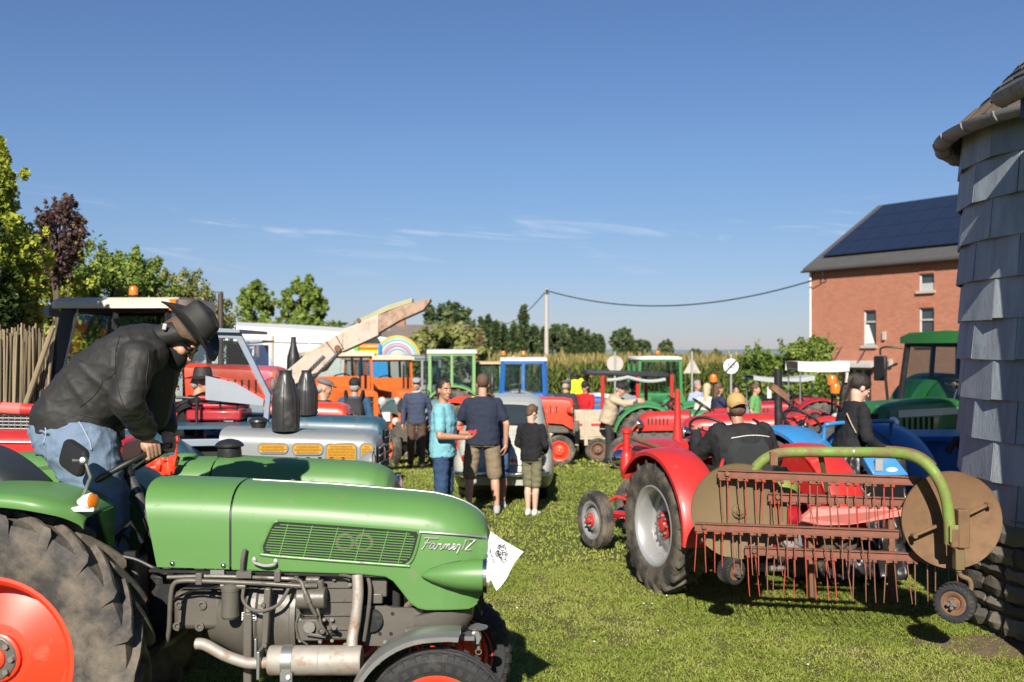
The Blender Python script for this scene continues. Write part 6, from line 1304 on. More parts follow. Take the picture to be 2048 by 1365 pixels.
m = HB(); cu = wrR.lerp(elR, .06); dd = (elR - wrR).normalized(); m.lathe([(.055, -.012), (.0605, -.006), (.061, .022), (.056, .026)], cu, dd, 20); m.build('cuff', jacket_m, jo)
# jeans
m = HB(); torso(m, [(P(160, 832, 5.0), Lt * .20, Vector((.19, 0, -.04))), (P(150, 868, 5.0), Lt * .205, Vector((.205, 0, -.02))), (P(158, 905, 5.0), Lt * .2, Vector((.19, 0, .0)))], 20)
m.ball(P(128, 868, 4.92), (.155, .13, .15)); m.ball(P(128, 868, 5.1), (.15, .13, .15))
m.cap(P(165, 895, 4.90), P(197, 985, 4.885), .172, .128, 18); m.cap(P(197, 985, 4.885), Vector((P(204, 0, 4.885).x, 4.885, .74)), .124, .095, 18)
m.cap(P(170, 895, 5.11), P(212, 985, 5.12), .165, .12, 18); m.cap(P(212, 985, 5.12), Vector((P(222, 0, 5.12).x, 5.12, .74)), .115, .09, 18)
def wdn(p):
    w = p + Vector(hm_.location); a = noise.noise(Vector(((w.x + w.z) * 6, w.y * 5, (w.z - w.x * .5) * 15))); c = noise.noise(Vector((w.x * 16, w.y * 16, w.z * 26)))
    return .009 * (1 - abs(a)) ** 5 - .002 + .004 * c
blob(m, 'jeans', denim_m, hm_, .0095, 4, wdn)
seam = mat('denim_seam', (0.26, 0.33, 0.43), 0.8)
flush_blobs()
from mathutils.bvhtree import BVHTree
jn = [o for o in hm_.children if o.name.startswith('jeans')][0]; bv = BVHTree.FromPolygons([tuple(v_.co + hm_.location) for v_ in jn.data.vertices], [tuple(p_.vertices) for p_ in jn.data.polygons])
def on_jeans(px, py):
    o_ = Vector((0, 0, H)); d_ = P(px, py, 1.0) - o_; h_ = bv.ray_cast(o_, d_.normalized()); return h_[0] - d_.normalized() * .002 if h_[0] else None
for pth in ([(148, 834), (162, 850), (172, 868), (180, 885), (183, 900)], [(82, 834), (88, 848), (92, 862), (90, 878), (86, 888)], [(186, 985), (184, 1000), (180, 1012)]):
    q_ = [on_jeans(a, b_) for a, b_ in bez([Vector((a, b_, 0)) for a, b_ in pth], 4) for a, b_ in [(0, 0)]] if False else [on_jeans(v_.x, v_.y) for v_ in bez([Vector((a, b_, 0)) for a, b_ in pth], 4)]
    q_ = [x for x in q_ if x is not None]
    if len(q_) > 2: m = HB(); m.tube(q_, .0035, 6); m.build('stitched_seam', seam, jn)
bvj = BVHTree.FromPolygons([tuple(v_.co + hm_.location) for v_ in jo.data.vertices], [tuple(p_.vertices) for p_ in jo.data.polygons])
def on_jacket(px, py):
    o_ = Vector((0, 0, H)); d_ = (P(px, py, 1.0) - o_).normalized(); h_ = bvj.ray_cast(o_, d_); return h_[0] - d_ * .001 if h_[0] else None
seam_j = mat('jacket_seam', (0.008, 0.008, 0.008), .7)
for pth in ([(240, 672), (232, 705), (232, 745), (238, 785), (248, 815)], [(150, 716), (185, 735), (205, 760), (190, 790), (160, 815)], [(205, 762), (225, 752), (233, 735)], [(292, 690), (298, 720), (292, 770), (300, 830)], [(160, 830), (200, 838), (240, 852)], [(285, 662), (300, 680), (312, 700)]):
    q_ = [on_jacket(v_.x, v_.y) for v_ in bez([Vector((a, b_, 0)) for a, b_ in pth], 6)]; q_ = [x for x in q_ if x is not None]
    if len(q_) > 3: m = HB(); m.tube(q_, .0022, 5); m.build('jacket_seam', seam_j, jo)
for y_ in (4.885, 5.12):
    m = HB(); x_ = P(206 if y_ < 5 else 222, 0, y_).x; m.cap((x_ - .05, y_, .66), (x_ + .16, y_, .66), .045, .04); m.cap((x_, y_, .76), (x_, y_, .68), .055, .055); blob(m, 'boot', mat('brown_boot', (0.06, 0.04, 0.028), 0.6), hm_, .014, 2)
# hair, sunglasses, hat
m = HB(); m.ball(hc + HQ @ Vector((-.055, 0, .0)), (.058, .078, .075), 14, 10, HQ); m.ball(hc + HQ @ Vector((-.01, 0, .045)), (.1, .081, .09), 14, 10, HQ); blob(m, 'hair', hair_brown, hm_, .011, 1)
sg = mat('sunglass_black', (0.006, 0.006, 0.007), 0.12, coat=.6)
m = HB()
for s_ in (-1, 1): m.ball(hc + HQ @ Vector((.088, s_ * .035, .0)), (.012, .033, .024), 12, 8, HQ)
m.bar(hc + HQ @ Vector((.09, -.02, .008)), hc + HQ @ Vector((.09, .02, .008)), .008, .008)
for s_ in (-1, 1): m.tube([hc + HQ @ Vector((.085, s_ * .066, .006)), hc + HQ @ Vector((.04, s_ * .082, .008)), hc + HQ @ Vector((-.02, s_ * .084, .004))], .0055, 6)
m.build('sunglasses', sg, hm_)
hb = hc + U * .072 + Fd * -.004; m = HB(); rings = []
for t in np.linspace(0, 2 * PI, 41)[:-1]:
    ct, stn = math.cos(t), math.sin(t); curl_ = .055 * abs(stn) ** 2.2; dip = -.028 * abs(ct) ** 3
    def bp_(r, dz): return hb + Fd * ct * r * 1.16 + Lt * stn * r * (1.0 - .06 * abs(stn)) + U * (dz + (curl_ + dip) * ((r - .085) / .085) ** 1.5)
    rings.append([bp_(.085, .0), bp_(.115, .0), bp_(.145, .0), bp_(.168, .0), bp_(.171, .004), bp_(.168, .0085), bp_(.145, .006), bp_(.115, .006), bp_(.085, .008)])
rings.append(rings[0]); m.loft(rings, closed=True, cap0=False, cap1=False)
hat = m.build('western_hat', felt, hm_, smooth=60)
m = HB(); rings = []
for z_, r_, cr_ in ((-.005, .092, 0), (.03, .09, 0), (.07, .086, 0), (.105, .082, .0), (.122, .075, .004), (.128, .06, .016), (.122, .035, .022), (.116, .012, .02)):
    rings.append([hb + Fd * math.cos(t) * r_ * 1.16 + Lt * math.sin(t) * r_ * .92 + U * (z_ - cr_ * (1 - abs(math.sin(t))) - .012 * max(0, math.cos(t)) * (z_ > .1)) for t in np.linspace(0, 2 * PI, 32, endpoint=False)])
m.loft(rings); m.build('hat_crown', felt, hat, smooth=60)
m = HB(); m.tube([hb + Fd * math.cos(t) * .0915 * 1.16 + Lt * math.sin(t) * .0915 * .93 + U * .018 for t in np.linspace(0, 2 * PI, 33)], .007, 6, False); m.build('hat_band', black, hat)
# ---------------------------------------------------------------- red tractor, seen from behind (right)
RTX, RTY, RTH = 1.95, 8.61, R(109)
rt = tractor('bright red vintage tractor with a silver rear rim carrying the hay rake', (RTX, RTY, gz(8.6)), RTH, red_paint, silver, hubm=red_paint, Rr=.56, Wr=.27, Rf=.30, Wf=.13, L=1.85, track=.70, ftrack=.52, hood=(.66, 1.72, .72, 1.2, .245), fa=(38, 186), steer=R(6), exh=None, chassis=wine_red, dish=.12, hubr=.115, lugs=20, lights=True)
m = MB(); m.tube([(1.0, .04, 1.16), (1.0, .04, 1.22), (1.0, .04, 1.40), (1.0, .04, 1.66)], [.05, .045, .032, .024], 16); m.build('exhaust', red_paint, rt)
m = MB(); m.lathe([(0, .70), (.04, .70), (.058, .73), (.06, .78), (.062, .785), (.062, .80), (.06, .805), (.06, .92), (.05, .95), (.034, .97), (.034, 1.14), (.05, 1.15), (.05, 1.185), (.03, 1.20), (0, 1.2)], (1.50, .34, 0.06), n=20); m.build('air_cleaner', red_paint, rt)
m = MB(); m.tube([(1.45, .30, 1.16), (.95, .29, 1.12), (.7, .28, 1.10)], .022, 10); m.build('side_tube', rust, rt)
m = MB(); m.tube([(1.85, .5, .42), (1.70, .35, .55), (1.45, .2, .5)], .018, 8); m.tube([(1.9, .45, .36), (1.2, .2, .42)], .02, 8); m.build('steering_linkage', red_paint, rt)
m = MB(); m.tube(bez([(-.28, .40, .92), (-.32, .36, 1.06), (-.26, .30, 1.12), (-.16, .28, 1.0), (-.14, .28, .86)], 5), .013, 8); m.build('grab_handle', red_paint, rt)
for i, (dy, col) in enumerate(((.66, red_lens), (.50, amber))): lamp(rt, (-.565, dy, .84), (-1, .1, .3), .042, 'tail_light', blackm, col, .05)
m = MB(); m.bar((-.3, -.2, .55), (-1.1, -.2, .62), .04, .06); m.bar((-.3, .2, .55), (-1.1, .2, .62), .04, .06); m.bar((-.2, 0, .95), (-1.05, 0, 1.05), .035, .035); m.build('three_point_links', rust, rt)
m = MB(); m.lathe([(.03, .0), (.05, .02), (.05, .07), (.03, .09)], (.80, -.1, 1.19), n=14); m.build('filler_cap', wine_red, rt)
jk2 = cloth('dirty_black_jacket', (0.02, 0.02, 0.021), .8, .4, 8); dk_tr = cloth('dark_work_trousers', (0.03, 0.03, 0.032), .85, .4, 8)
drv = person('driver in a black work jacket and reversed tan cap seated on the red tractor', (RTX, RTY, gz(8.6)), RTH, jk2, dk_tr, h=1.75, J=dict(pel=(.0, -.06, .90), chest=(.07, -.08, 1.19), neck=(.13, -.09, 1.385), head=(.18, -.09, 1.515), shR=(.10, -.33, 1.35), shL=(.10, .15, 1.35), elL=(.28, .22, 1.10), wrL=(.44, .16, 1.27), elR=(.06, -.42, 1.08), wrR=(.16, -.40, .88), hipR=(.0, -.16, .88), hipL=(.0, .05, .88), knR=(.42, -.24, .86), knL=(.42, .14, .86), anR=(.48, -.24, .46), anL=(.48, .14, .46)),
             fat=1.2, bulk=1.28, hat=('backward', mat('dark_cap', (0.02, 0.02, 0.022), .8), mat('tan_cap', (0.42, 0.27, 0.10), .8, var=.2)), hair=('fringe', hair_brown), yaw=R(-12), pitch=R(8), voxel=.011, wr=.009, sk=skin_tan)
m = MB(); 
for s_ in (-1, 1): pass
pip = [Vector((-.065 + .02 * abs(u), -.09 + u * .19, 1.30 - .02 * u * u)) for u in np.linspace(-1, 1, 9)]
flush_blobs(); jt = [o for o in drv.children if o.name.startswith('top')][0]; bv2 = BVHTree.FromPolygons([tuple(v_.co) for v_ in jt.data.vertices], [tuple(p_.vertices) for p_ in jt.data.polygons])
pip = [h_[0] + Vector((-.002, 0, 0)) for h_ in (bv2.ray_cast(Vector((-1, p.y, p.z)), Vector((1, 0, 0))) for p in pip) if h_[0]]
if len(pip) > 2: m.tube(pip, .0035, 6); m.build('reflective_piping', plate_white, jt)

# ---------------------------------------------------------------- hay rake (raised on the tractor's links)
rk = thing('hay_rake', 'rusty reel hay rake with hanging tines and a flaking green frame tube', 'rake', (2.2, 6.8, 0))
LC, RCt = P(1480, 1024, 6.98), P(1903, 1040, 6.60)
off = [(-27, -77), (74, -30), (27, 77), (-73, 29)]; names = ['a', 'c', 'd', 'b']
def KB(): return MB(rk)
ddir = (RCt - LC).normalized(); dn_ = Vector((-.10, -1, .02)).normalized(); du = Vector((0, 0, 1)); dr_ = du.cross(dn_).normalized() * -1
dr_ = dr_ if dr_.x > 0 else -dr_; du = dn_.cross(dr_); du = du if du.z > 0 else -du
def disc(c, r_, mt, nm, dish=.02):
    m = KB(); m.lathe([(0, .0), (r_ * .25, .0), (r_ * .97, .0), (r_, .006), (r_, -.012), (r_ * .98, -.03), (r_ * .96, -.012), (0, -.008)], c, dn_, 64); return m.build(nm, mt, rk, smooth=35)
ld = disc(LC + Vector((0, .03, 0)), .335, rust_olive, 'reel_disc'); rd = disc(RCt, .322, rust_disc, 'reel_disc')
m = KB(); m.lathe([(.05, 0), (.05, .02), (.02, .03), (.02, .05), (0, .05)], LC + Vector((0, .03, 0)), dn_, 20)
for k_ in range(6): a_ = k_ * PI / 3; m.cyl(LC + Vector((math.cos(a_) * .038, .03, math.sin(a_) * .038)), LC + Vector((math.cos(a_) * .038, .0, math.sin(a_) * .038)), .007, n=6)
m.build('hub', rust_olive, ld)
tmesh = {}
def tine_mesh(red):
    if red not in tmesh:
        m = MB(); m.tube([(0, 0, -.02), (0, -.004, -.10), (0, -.006, -.20), (.003, -.002, -.292)], [.0042, .0042, .004, .0032], 6); coil = [(.012 * i / 12 - .006, math.cos(i * .9) * .014, math.sin(i * .9) * .014 - .012) for i in range(22)]; m.tube(coil, .0042, 5)
        tmesh[red] = m.mesh('tine', tine_red if red else tine_m)
    return tmesh[red]
q = random.Random(12); rki = rk.matrix_basis.inverted()
for k_, (ox, oy) in enumerate(off):
    a = P(1480 + ox, 1024 + oy, 6.93); b_ = P(1903 + ox, 1040 + oy, 6.645)
    m = KB(); e = (b_ - a).normalized(); a2, b2_ = a - e * .06, b_ + e * .02
    if k_ in (0, 3): b2_ = a.lerp(b_, .925)
    m.bar(a2 + Vector((0, 0, .022)), b2_ + Vector((0, 0, .022)), .044, .007); m.bar(a2 + Vector((0, -.003, -.002)), b2_ + Vector((0, -.003, -.002)), .007, .048); m.bar(a2 + Vector((0, .006, -.03)), b2_ + Vector((0, .006, -.03)), .03, .006); brm = m.build('tine_bar', rust_red, rk)
    m = KB(); m.cyl(b_ + Vector((0, .06, 0)), b_ + dn_ * .05, .016, n=10); m.cyl(a + Vector((0, .1, 0)), a + Vector((0, -.03, 0)), .016, n=10); m.build('crank_pin', rust, rk)
    n_ = 11
    for i in range(n_):
        t = (i + .35) / (n_ + .1)
        if k_ in (0, 3) and t > .93: continue
        p = a2.lerp(b2_, t)
        for s_ in (-1, 1):
            o = place(tine_mesh(q.random() < (.4 if t < .45 else .1)), 'tine', rk, rki @ (p + e * s_ * .026 + Vector((0, .004, -.03))), (q.gauss(0, .06), q.gauss(-.02, .045), q.uniform(-.3, .3)))
        m = KB(); m.box(p + Vector((0, .004, -.038)), (.022, .018, .02)); m.build('tine_clamp', rust, brm)
# crank arms on the right disc
for (x0, y0, x1, y1) in ((1828, 1072, 1880, 1050), (1976, 1010, 1932, 1031)):
    a, b_ = P(x0, y0, 6.55), P(x1, y1, 6.55); m = KB(); m.bar(a, b_, .012, .036, dn_); m.tube([a, b_], .014, 8); m.cyl(a + Vector((0, .03, 0)), a + Vector((0, -.03, 0)), .016, n=8); m.build('crank_arm', rust_disc, rk, bevel=.003)
# frame tube
ft = bez([P(1497, 968, 7.05), P(1512, 935, 7.03), P(1540, 913, 7.0), P(1580, 905, 6.95), P(1700, 905, 6.8), P(1790, 907, 6.62), P(1835, 917, 6.5), P(1868, 945, 6.42), P(1890, 990, 6.4), P(1898, 1040, 6.4), P(1900, 1088, 6.4)], 8)
m = KB(); m.tube(ft, .0365, 18); ftu = m.build('frame_tube', tube_green, rk, smooth=60)
m = KB(); m.tube([p + Vector((.03, .06, .012)) for p in ft[38:56]], .03, 12); m.build('inner_tube', rust_disc, rk, smooth=60)
m = KB(); m.box(P(1545, 917, 6.985), (.05, .09, .09)); m.build('clamp', rust, ftu); m = KB(); m.lathe([(.0375, 0), (.0385, .001), (.0385, .05), (.0375, .051)], P(1705, 905, 6.79), (1, -.22, 0), 18); m.build('tape_band', steel, ftu)
# bearing bracket and caster wheels
m = KB(); m.box(P(1924, 1057, 6.42), (.075, .07, .25)); m.box(P(1905, 1075, 6.38), (.05, .09, .12)); m.build('bearing_bracket', rust_disc, rk, bevel=.008)
m = KB(); m.box(P(1908, 1068, 6.345), (.055, .012, .11)); m.build('cover_plate', tube_green, rk, bevel=.004)
m = KB(); m.box(P(1917, 1118, 6.44), (.06, .06, .14)); m.cyl(P(1917, 1085, 6.44), P(1917, 1145, 6.44), .022, n=10); m.build('caster_bracket', rust_olive, rk, bevel=.006)
m = KB(); m.tube(bez([P(1917, 1140, 6.44), P(1922, 1152, 6.44), P(1938, 1160, 6.44), P(1942, 1176, 6.44), P(1934, 1192, 6.44), P(1916, 1204, 6.46)], 6), .0165, 12); m.build('caster_stalk', rust_olive, rk)
def caster(px, py, Y, r_, rz_):
    c = P(px, py, Y); o = place(rim_mesh(.095, r_ * .55, rust, rust, 4, -.05, .03, 0), 'caster_wheel', rk, rki @ c, (0, 0, rz_)); place(tyre_mesh(r_, .10, r_ * .55, 24, 'lug', rubber_dark), 'tyre', o)
caster(1910, 1205, 6.46, .128, R(-38)); caster(1462, 1142, 6.95, .092, R(35))
m = KB(); m.tube([P(1462, 1142, 6.95), P(1470, 1120, 7.0), P(1470, 1080, 7.03)], .014, 8); m.build('caster_stalk', rust_olive, rk)
# gearbox dome and drawbar to the tractor
m = KB(); m.lathe([(0, .10), (.04, .10), (.05, .08), (.09, .06), (.115, .0), (.12, -.12), (0, -.13)], P(1562, 962, 7.2), (0, 0, 1), 24); m.build('gearbox', tube_green, rk); m = KB(); m.lathe([(0, .07), (.1, .06), (.16, .02), (.18, -.06), (0, -.07)], P(1500, 960, 7.25), (0, 0, 1), 24); m.build('belt_guard', rust, rk)
m = KB(); m.bar(P(1560, 960, 7.2), (2.05, 8.0, .72), .06, .06); m.bar(P(1640, 905, 6.9), P(1660, 1010, 7.15), .03, .03); m.bar(P(1500, 1000, 7.1), (2.05, 7.9, .62), .05, .05); m.build('headstock', rust_olive, rk)
# stones and old tyre bits under the rake: a slab of rubble in the grass
m = MB(); m.ball(P(1540, 1135, 8.0) , (.16, .08, .035), 12, 8); o = m.build('stone_slab', stone_cols[3]); tag(o, 'flat grey bit of sacking lying behind the rake tines', 'sacking')

# ---------------------------------------------------------------- blue tractor with the dark-haired woman
bt = tractor('bright blue tractor with bent tubular rail behind the rake', (3.12, 9.75, gz(9.8)), R(116), blue_light, grey_paint, Rr=.62, Wr=.3, Rf=.32, L=1.9, track=.6, ftrack=.5, hood=(.62, 1.6, .82, 1.22, .27), nose='square', exh=None, fa=(30, 180), seat=False, lights=False)
m = MB(); m.tube(bez([(-.35, .42, .9), (-.36, .42, 1.30), (-.40, .38, 1.36), (-.42, 0, 1.37), (-.40, -.38, 1.36), (-.36, -.42, 1.30), (-.35, -.42, .85)], 6), .02, 10); m.build('back_rail', blue_light, bt)
m = MB(); m.box((-.1, 0, .97), (.5, .5, .1)); m.build('seat', tarp, bt, bevel=.03)
m = MB(); m.box((1.1, .0, 1.03), (.9, .56, .10)); m.build('hood_stripe', cream, bt, bevel=.02)
wblk = cloth('black_sweatshirt', (0.016, 0.016, 0.018), .85, .35, 9); 
wom = person('woman in a black sweatshirt with a dark ponytail sitting sideways on the blue tractor', (3.17, 9.35, gz(9.5)), R(12), wblk, cloth('black_trousers', (0.012, 0.012, 0.013)), h=1.7, J=dict(pel=(-.02, 0, 1.10), chest=(.03, 0, 1.42), neck=(.07, 0, 1.61), head=(.115, 0, 1.735), shR=(.05, -.175, 1.55), shL=(.05, .175, 1.55), elR=(.03, -.25, 1.27), wrR=(.22, -.22, 1.17), elL=(.1, .25, 1.27), wrL=(.30, .2, 1.15), hipR=(0, -.1, 1.07), hipL=(0, .1, 1.07), knR=(.40, -.12, 1.02), knL=(.40, .12, 1.02), anR=(.50, -.12, .62), anL=(.5, .12, .62)), hair=('tail', hair_dark), yaw=R(-5), pitch=R(28), voxel=.011, sk=skin_pale, has_face=True)
m = MB(); m.tube(bez([(-.10, -.12, 1.46), (-.075, -.16, 1.36), (-.04, -.18, 1.28)], 5), .006, 6); m.build('sweatshirt_print', mat('tan_print', (0.4, 0.3, 0.2), .7), wom)
m = MB(); m.tube(bez([(-.04, -.03, 1.83), (-.055, -.045, 1.79), (-.06, -.04, 1.74)], 4), .013, 6); m.build('hair_clip', mat('clip_cream', (0.5, 0.45, 0.36), .4), wom)
# black sheeting heap, pink sheet panel and blue box behind the rake
tb = thing('tarpaulin', 'crumpled black tarpaulin hanging behind the rake tines', 'tarpaulin', (3.0, 8.4, 0)); m = MB(tb); NU, NV = 26, 18; q = random.Random(2)
m.add([P(lerp(1655, 1812, i / NU), lerp(908, 1160, j / NV) + 14 * noise.noise((i * .5, j * .4, 1)), 8.7 - .25 * j / NV) + Vector((0, .16 * noise.noise((i * .35, j * .5, 4)) + .06 * noise.noise((i * 1.1, j * 1.2, 8)), .0)) for j in range(NV + 1) for i in range(NU + 1)], [(j * (NU + 1) + i, j * (NU + 1) + i + 1, (j + 1) * (NU + 1) + i + 1, (j + 1) * (NU + 1) + i) for j in range(NV) for i in range(NU)]); tbo = m.build('sheet', tarp, tb, smooth=80); sl_ = tbo.modifiers.new('thickness', 'SOLIDIFY'); sl_.thickness = .01
pk = thing('sheet_panel', 'faded pink red steel panel behind the rake tines', 'panel', (2.5, 8.0, 0)); m = MB(pk); pts = [P(1606, 1036, 8.0), P(1628, 1018, 8.0), P(1806, 1018, 7.9), P(1806, 1032, 7.9), P(1700, 1050, 8.0), P(1600, 1052, 8.0)]; m.loft([pts, [p + Vector((0, .05, .01)) for p in pts]]); m.build('panel', mat('faded_pink_red', (0.62, 0.17, 0.15), .6, var=.15), pk, smooth=0); m = MB(pk); m.bar(P(1620, 1040, 8.05), P(1625, 1200, 8.05), .05, .05); m.build('support', rust, pk); m = MB(pk); m.bar(P(1780, 1030, 7.98), P(1785, 1205, 7.98), .05, .05); m.build('support', rust, pk)
bf = thing('engine_cover', 'scuffed sky blue sheet cover in front of the dark tarpaulin', 'cover', (3.1, 8.5, 0)); m = MB(bf); pts = [P(1726, 915, 8.5), P(1790, 914, 8.5), P(1818, 950, 8.4), P(1748, 952, 8.4)]; m.loft([pts, [p + Vector((0, .06, -.05)) for p in pts]]); m.build('cover', blue_light, bf, bevel=.01); m = MB(bf); m.bar(P(1770, 950, 8.5), P(1770, 1000, 8.6), .3, .1); m.bar(P(1770, 1000, 8.6), P(1770, 1150, 8.6), .08, .08); m.build('mount', blackm, bf)
m = MB(bf); m.box(P(1757, 930, 8.43), (.06, .03, .1)); m.build('latch', badge_m, bf); m = MB(bf); m.ball(P(1784, 941, 8.43), (.05, .012, .025)); m.build('paint_chip', plate_white, bf)
bb = thing('transport_box', 'deep blue steel transport box beside the turret', 'box', (4.6, 10.8, gz(10.8))); m = MB(bb); c = P(1870, 915, 10.8); m.box((c.x, 10.8, .82), (.95, .9, .62)); m.build('box', blue_paint, bb, bevel=.02)
m = MB(bb); m.box((c.x, 10.34, 1.10), (1.0, .04, .05)); m.build('rim', blue_paint, bb); m = MB(bb); m.bar((c.x - .3, 10.8, gz(10.8)), (c.x - .3, 10.8, .6), .1, .1); m.bar((c.x + .3, 10.8, gz(10.8)), (c.x + .3, 10.8, .6), .1, .1); m.build('leg', blackm, bb)
m = MB(); m.tube(bez([P(1895, 905, 10.2), P(1905, 888, 10.2), P(1915, 880, 10.2), P(1925, 900, 10.2)], 5), .04, 8); o = m.build('glove', black); tag(o, 'black glove lying on the blue box by the turret', 'glove')

# ---------------------------------------------------------------- modern green tractor behind the blue box
jd = tractor('large deep green tractor with a cab and side mirror behind the turret', (6.75, 14.2, gz(14.2)), R(214), jd_green, yellow_paint, Rr=.85, Wr=.45, Rf=.55, Wf=.32, L=2.4, track=.8, ftrack=.75, hood=(1.15, 2.75, .95, 1.48, .36), nose='flat', exh=None, fa=(10, 150), seat=False, swheel=False, tm=rubber_dark, fstyle='lug')
cab(jd, -.45, 1.05, .72, .95, 2.22, blackm, jd_green, x0t=-.4, x1t=.85, belt=.2, roof_th=.15, over=.1, post=.06)
m = MB(); m.tube(bez([(.9, -.70, 2.15), (1.0, -.86, 2.17), (1.04, -.97, 2.15), (1.04, -.98, 2.05)], 5), .014, 8); mm = m.build('mirror_arm', blackm, jd); m = MB(); m.box((1.04, -.98, 1.86), (.06, .2, .36)); m.build('mirror', black, mm, bevel=.02)
m = MB(); m.tube([(1.15, -.72, .9), (1.25, -.76, 1.85), (1.05, -.7, 1.93)], .02, 8); m.build('grab_rail', blackm, jd); bucket_seat(jd, (.2, 0, 1.35)); steering(jd, (.68, 0, 1.62), (-.5, 0, .86), .2, (.85, 0, 1.3))
m = MB(); m.box((1.9, .365, 1.32), (1.3, .012, .09)); m.build('hood_stripe', cream, jd)
yc_ = person('driver in an ochre jacket and yellow cap inside the green cab', (6.75, 14.2, gz(14.2)), R(214), cloth('ochre_jacket', (0.25, 0.17, 0.05)), dk_tr, h=1.72, J=dict(pel=(.15, 0, 1.42), chest=(.2, 0, 1.68), neck=(.22, 0, 1.84), head=(.25, 0, 1.96), shR=(.2, -.19, 1.8), shL=(.2, .19, 1.8), elR=(.35, -.25, 1.6), wrR=(.55, -.15, 1.66), elL=(.35, .25, 1.6), wrL=(.55, .15, 1.66), hipR=(.15, -.1, 1.4), hipL=(.15, .1, 1.4), knR=(.55, -.15, 1.38), knL=(.55, .15, 1.38), anR=(.65, -.15, 1.03), anL=(.65, .15, 1.03)), hat=('baseball', mat('yellow_cap', (0.5, 0.42, 0.04), .7), None), voxel=.016, has_face=True)
# ---------------------------------------------------------------- small vintage car, seen from behind
def car(label, loc, rz, body, plate=None, k=1.0, wmax=.66, group=None):
    t = thing('car', label, 'car', loc, rz, group)
    ZR = [(0, .62), (.06, .74), (.18, .90), (.35, 1.04), (.6, 1.22), (.85, 1.35), (1.15, 1.43), (1.6, 1.46), (2.0, 1.40), (2.25, 1.2), (2.5, .98), (2.9, .90), (3.3, .80), (3.5, .62)]
    WB = [(0, .40), (.05, .50), (.2, .60), (.5, wmax), (1.5, wmax), (2.6, wmax), (3.2, .58), (3.5, .4)]
    WT = [(0, .30), (.2, .42), (.5, .50), (.9, .53), (1.6, .54), (2.1, .50), (2.5, .48), (3.2, .45), (3.5, .3)]
    zr, wb, wt = (lambda x: ip(ZR, x)), (lambda x: ip(WB, x)), (lambda x: ip(WT, x)); rings = []
    for x in np.linspace(0, 3.5, 50):
        r_, b_, c = zr(x), wb(x), wt(x); be = min(.82, r_ - .08); half = [(b_ * .92, .26), (b_, .40), (b_, be - .16), (b_ * .97, be), (lerp(b_, c, .55), lerp(be, r_, .5)), (c, r_ - .10), (c * .86, r_ - .035), (c * .55, r_ - .006), (0, r_)]
        rings.append([Vector((x, -y, z)) for y, z in half] + [Vector((x, y, z)) for y, z in reversed(half[:-1])])
    m = MB(); m.loft(rings); bd = m.build('body', body, t, smooth=60)
    def patch(nm, x0, x1, u0, u1, mt, off, par=t, nu=10, nx=8, rnd=True):
        m = MB(); P_ = []
        for j in range(nx + 1):
            for i in range(nu + 1):
                x = lerp(x0, x1, j / nx); u = lerp(u0, u1, i / nu); 
                if rnd: e = (abs(2 * j / nx - 1)) ** 4; u = u * (1 - .12 * e)
                P_.append(Vector((x - off * .8, u * wt(x), zr(x) - .035 * u * u - .05 * u ** 6 + off)))
        m.add(P_, [(j * (nu + 1) + i, j * (nu + 1) + i + 1, (j + 1) * (nu + 1) + i + 1, (j + 1) * (nu + 1) + i) for j in range(nx) for i in range(nu)]); return m.build(nm, mt, par, smooth=70)
    rw = patch('rear_window_seal', .37, .80, -.74, .74, black, .006); patch('rear_window', .39, .78, -.70, .70, mat('car_glass_dark', (0.03, 0.04, 0.045), .08, coat=.7), .010, rw)
    patch('engine_lid', .07, .34, -.62, .62, body, .008); m = MB()
    for i in range(6): x = .14 + .03 * i; m.tube([Vector((x - .012, u * .3, zr(x) + .012)) for u in np.linspace(-1, 1, 5)], .005, 5)
    m.build('lid_louvres', body, t); m = MB(); m.tube([(.03, -.05, .74), (.01, 0, .73), (.03, .05, .74)], .012, 6); m.build('lid_handle', chrome, t)
    for s in (-1, 1):
        m = MB(); m.ball((.62, s * (wmax - .10), .46), (.52, .16, .33), 20, 14); m.build('wing', body, t); m = MB(); m.ball((2.85, s * (wmax - .12), .48), (.5, .18, .33), 20, 14); m.build('wing', body, t)
        lamp(t, (.10, s * .52, .62), (-1, s * .25, 0), .045, 'tail_light', chrome, red_lens, .06)
        m = MB(); pts = [(x, s * (wt(x) + .035 if z > 1 else wb(x) * .98), z) for x, z in ((1.0, .86), (1.05, 1.28), (1.75, 1.32), (2.1, .88))]; m.add([Vector(p) for p in pts], [(0, 1, 2, 3)]); m.build('side_window', mat('car_glass_dark', (0.03, 0.04, 0.045), .08, coat=.7), t, smooth=0)
        for x in (.62, 2.85): wheel(t, (x, s * (wmax - .10), .29), .29, .14, .185, body, chrome, 24, 'rib', s, 0, -.2, .06, 5, tm=rubber_dark)
    m = MB(); m.tube(bez([(.18, -.66, .42), (-.02, -.6, .42), (-.07, -.3, .42), (-.08, 0, .42), (-.07, .3, .42), (-.02, .6, .42), (.18, .66, .42)], 5), .032, 10); m.build('bumper', chrome, t)
    m = MB(); m.box((.35, 0, .33), (.6, 1.0, .12)); m.build('underside', black, t)
    if plate:
        m = MB(); m.box((-.02, -.05, .60), (.012, .46, .11)); pl = m.build('number_plate', plate_white, t, bevel=.003); lettering(plate, .115, ink_red, pl, (-.03, -.05, .60), (R(90), 0, R(-90)), 0, .001, .002, 'plate_lettering')
    return t
dC = 13.75; car('pale grey rounded vintage car standing behind the two men', (P(1004, 0, dC).x, dC - .1, gz(dC)), R(88), paint('pale_grey_green', (0.40, 0.41, 0.36), .35, .4, .06), 'HW-44')
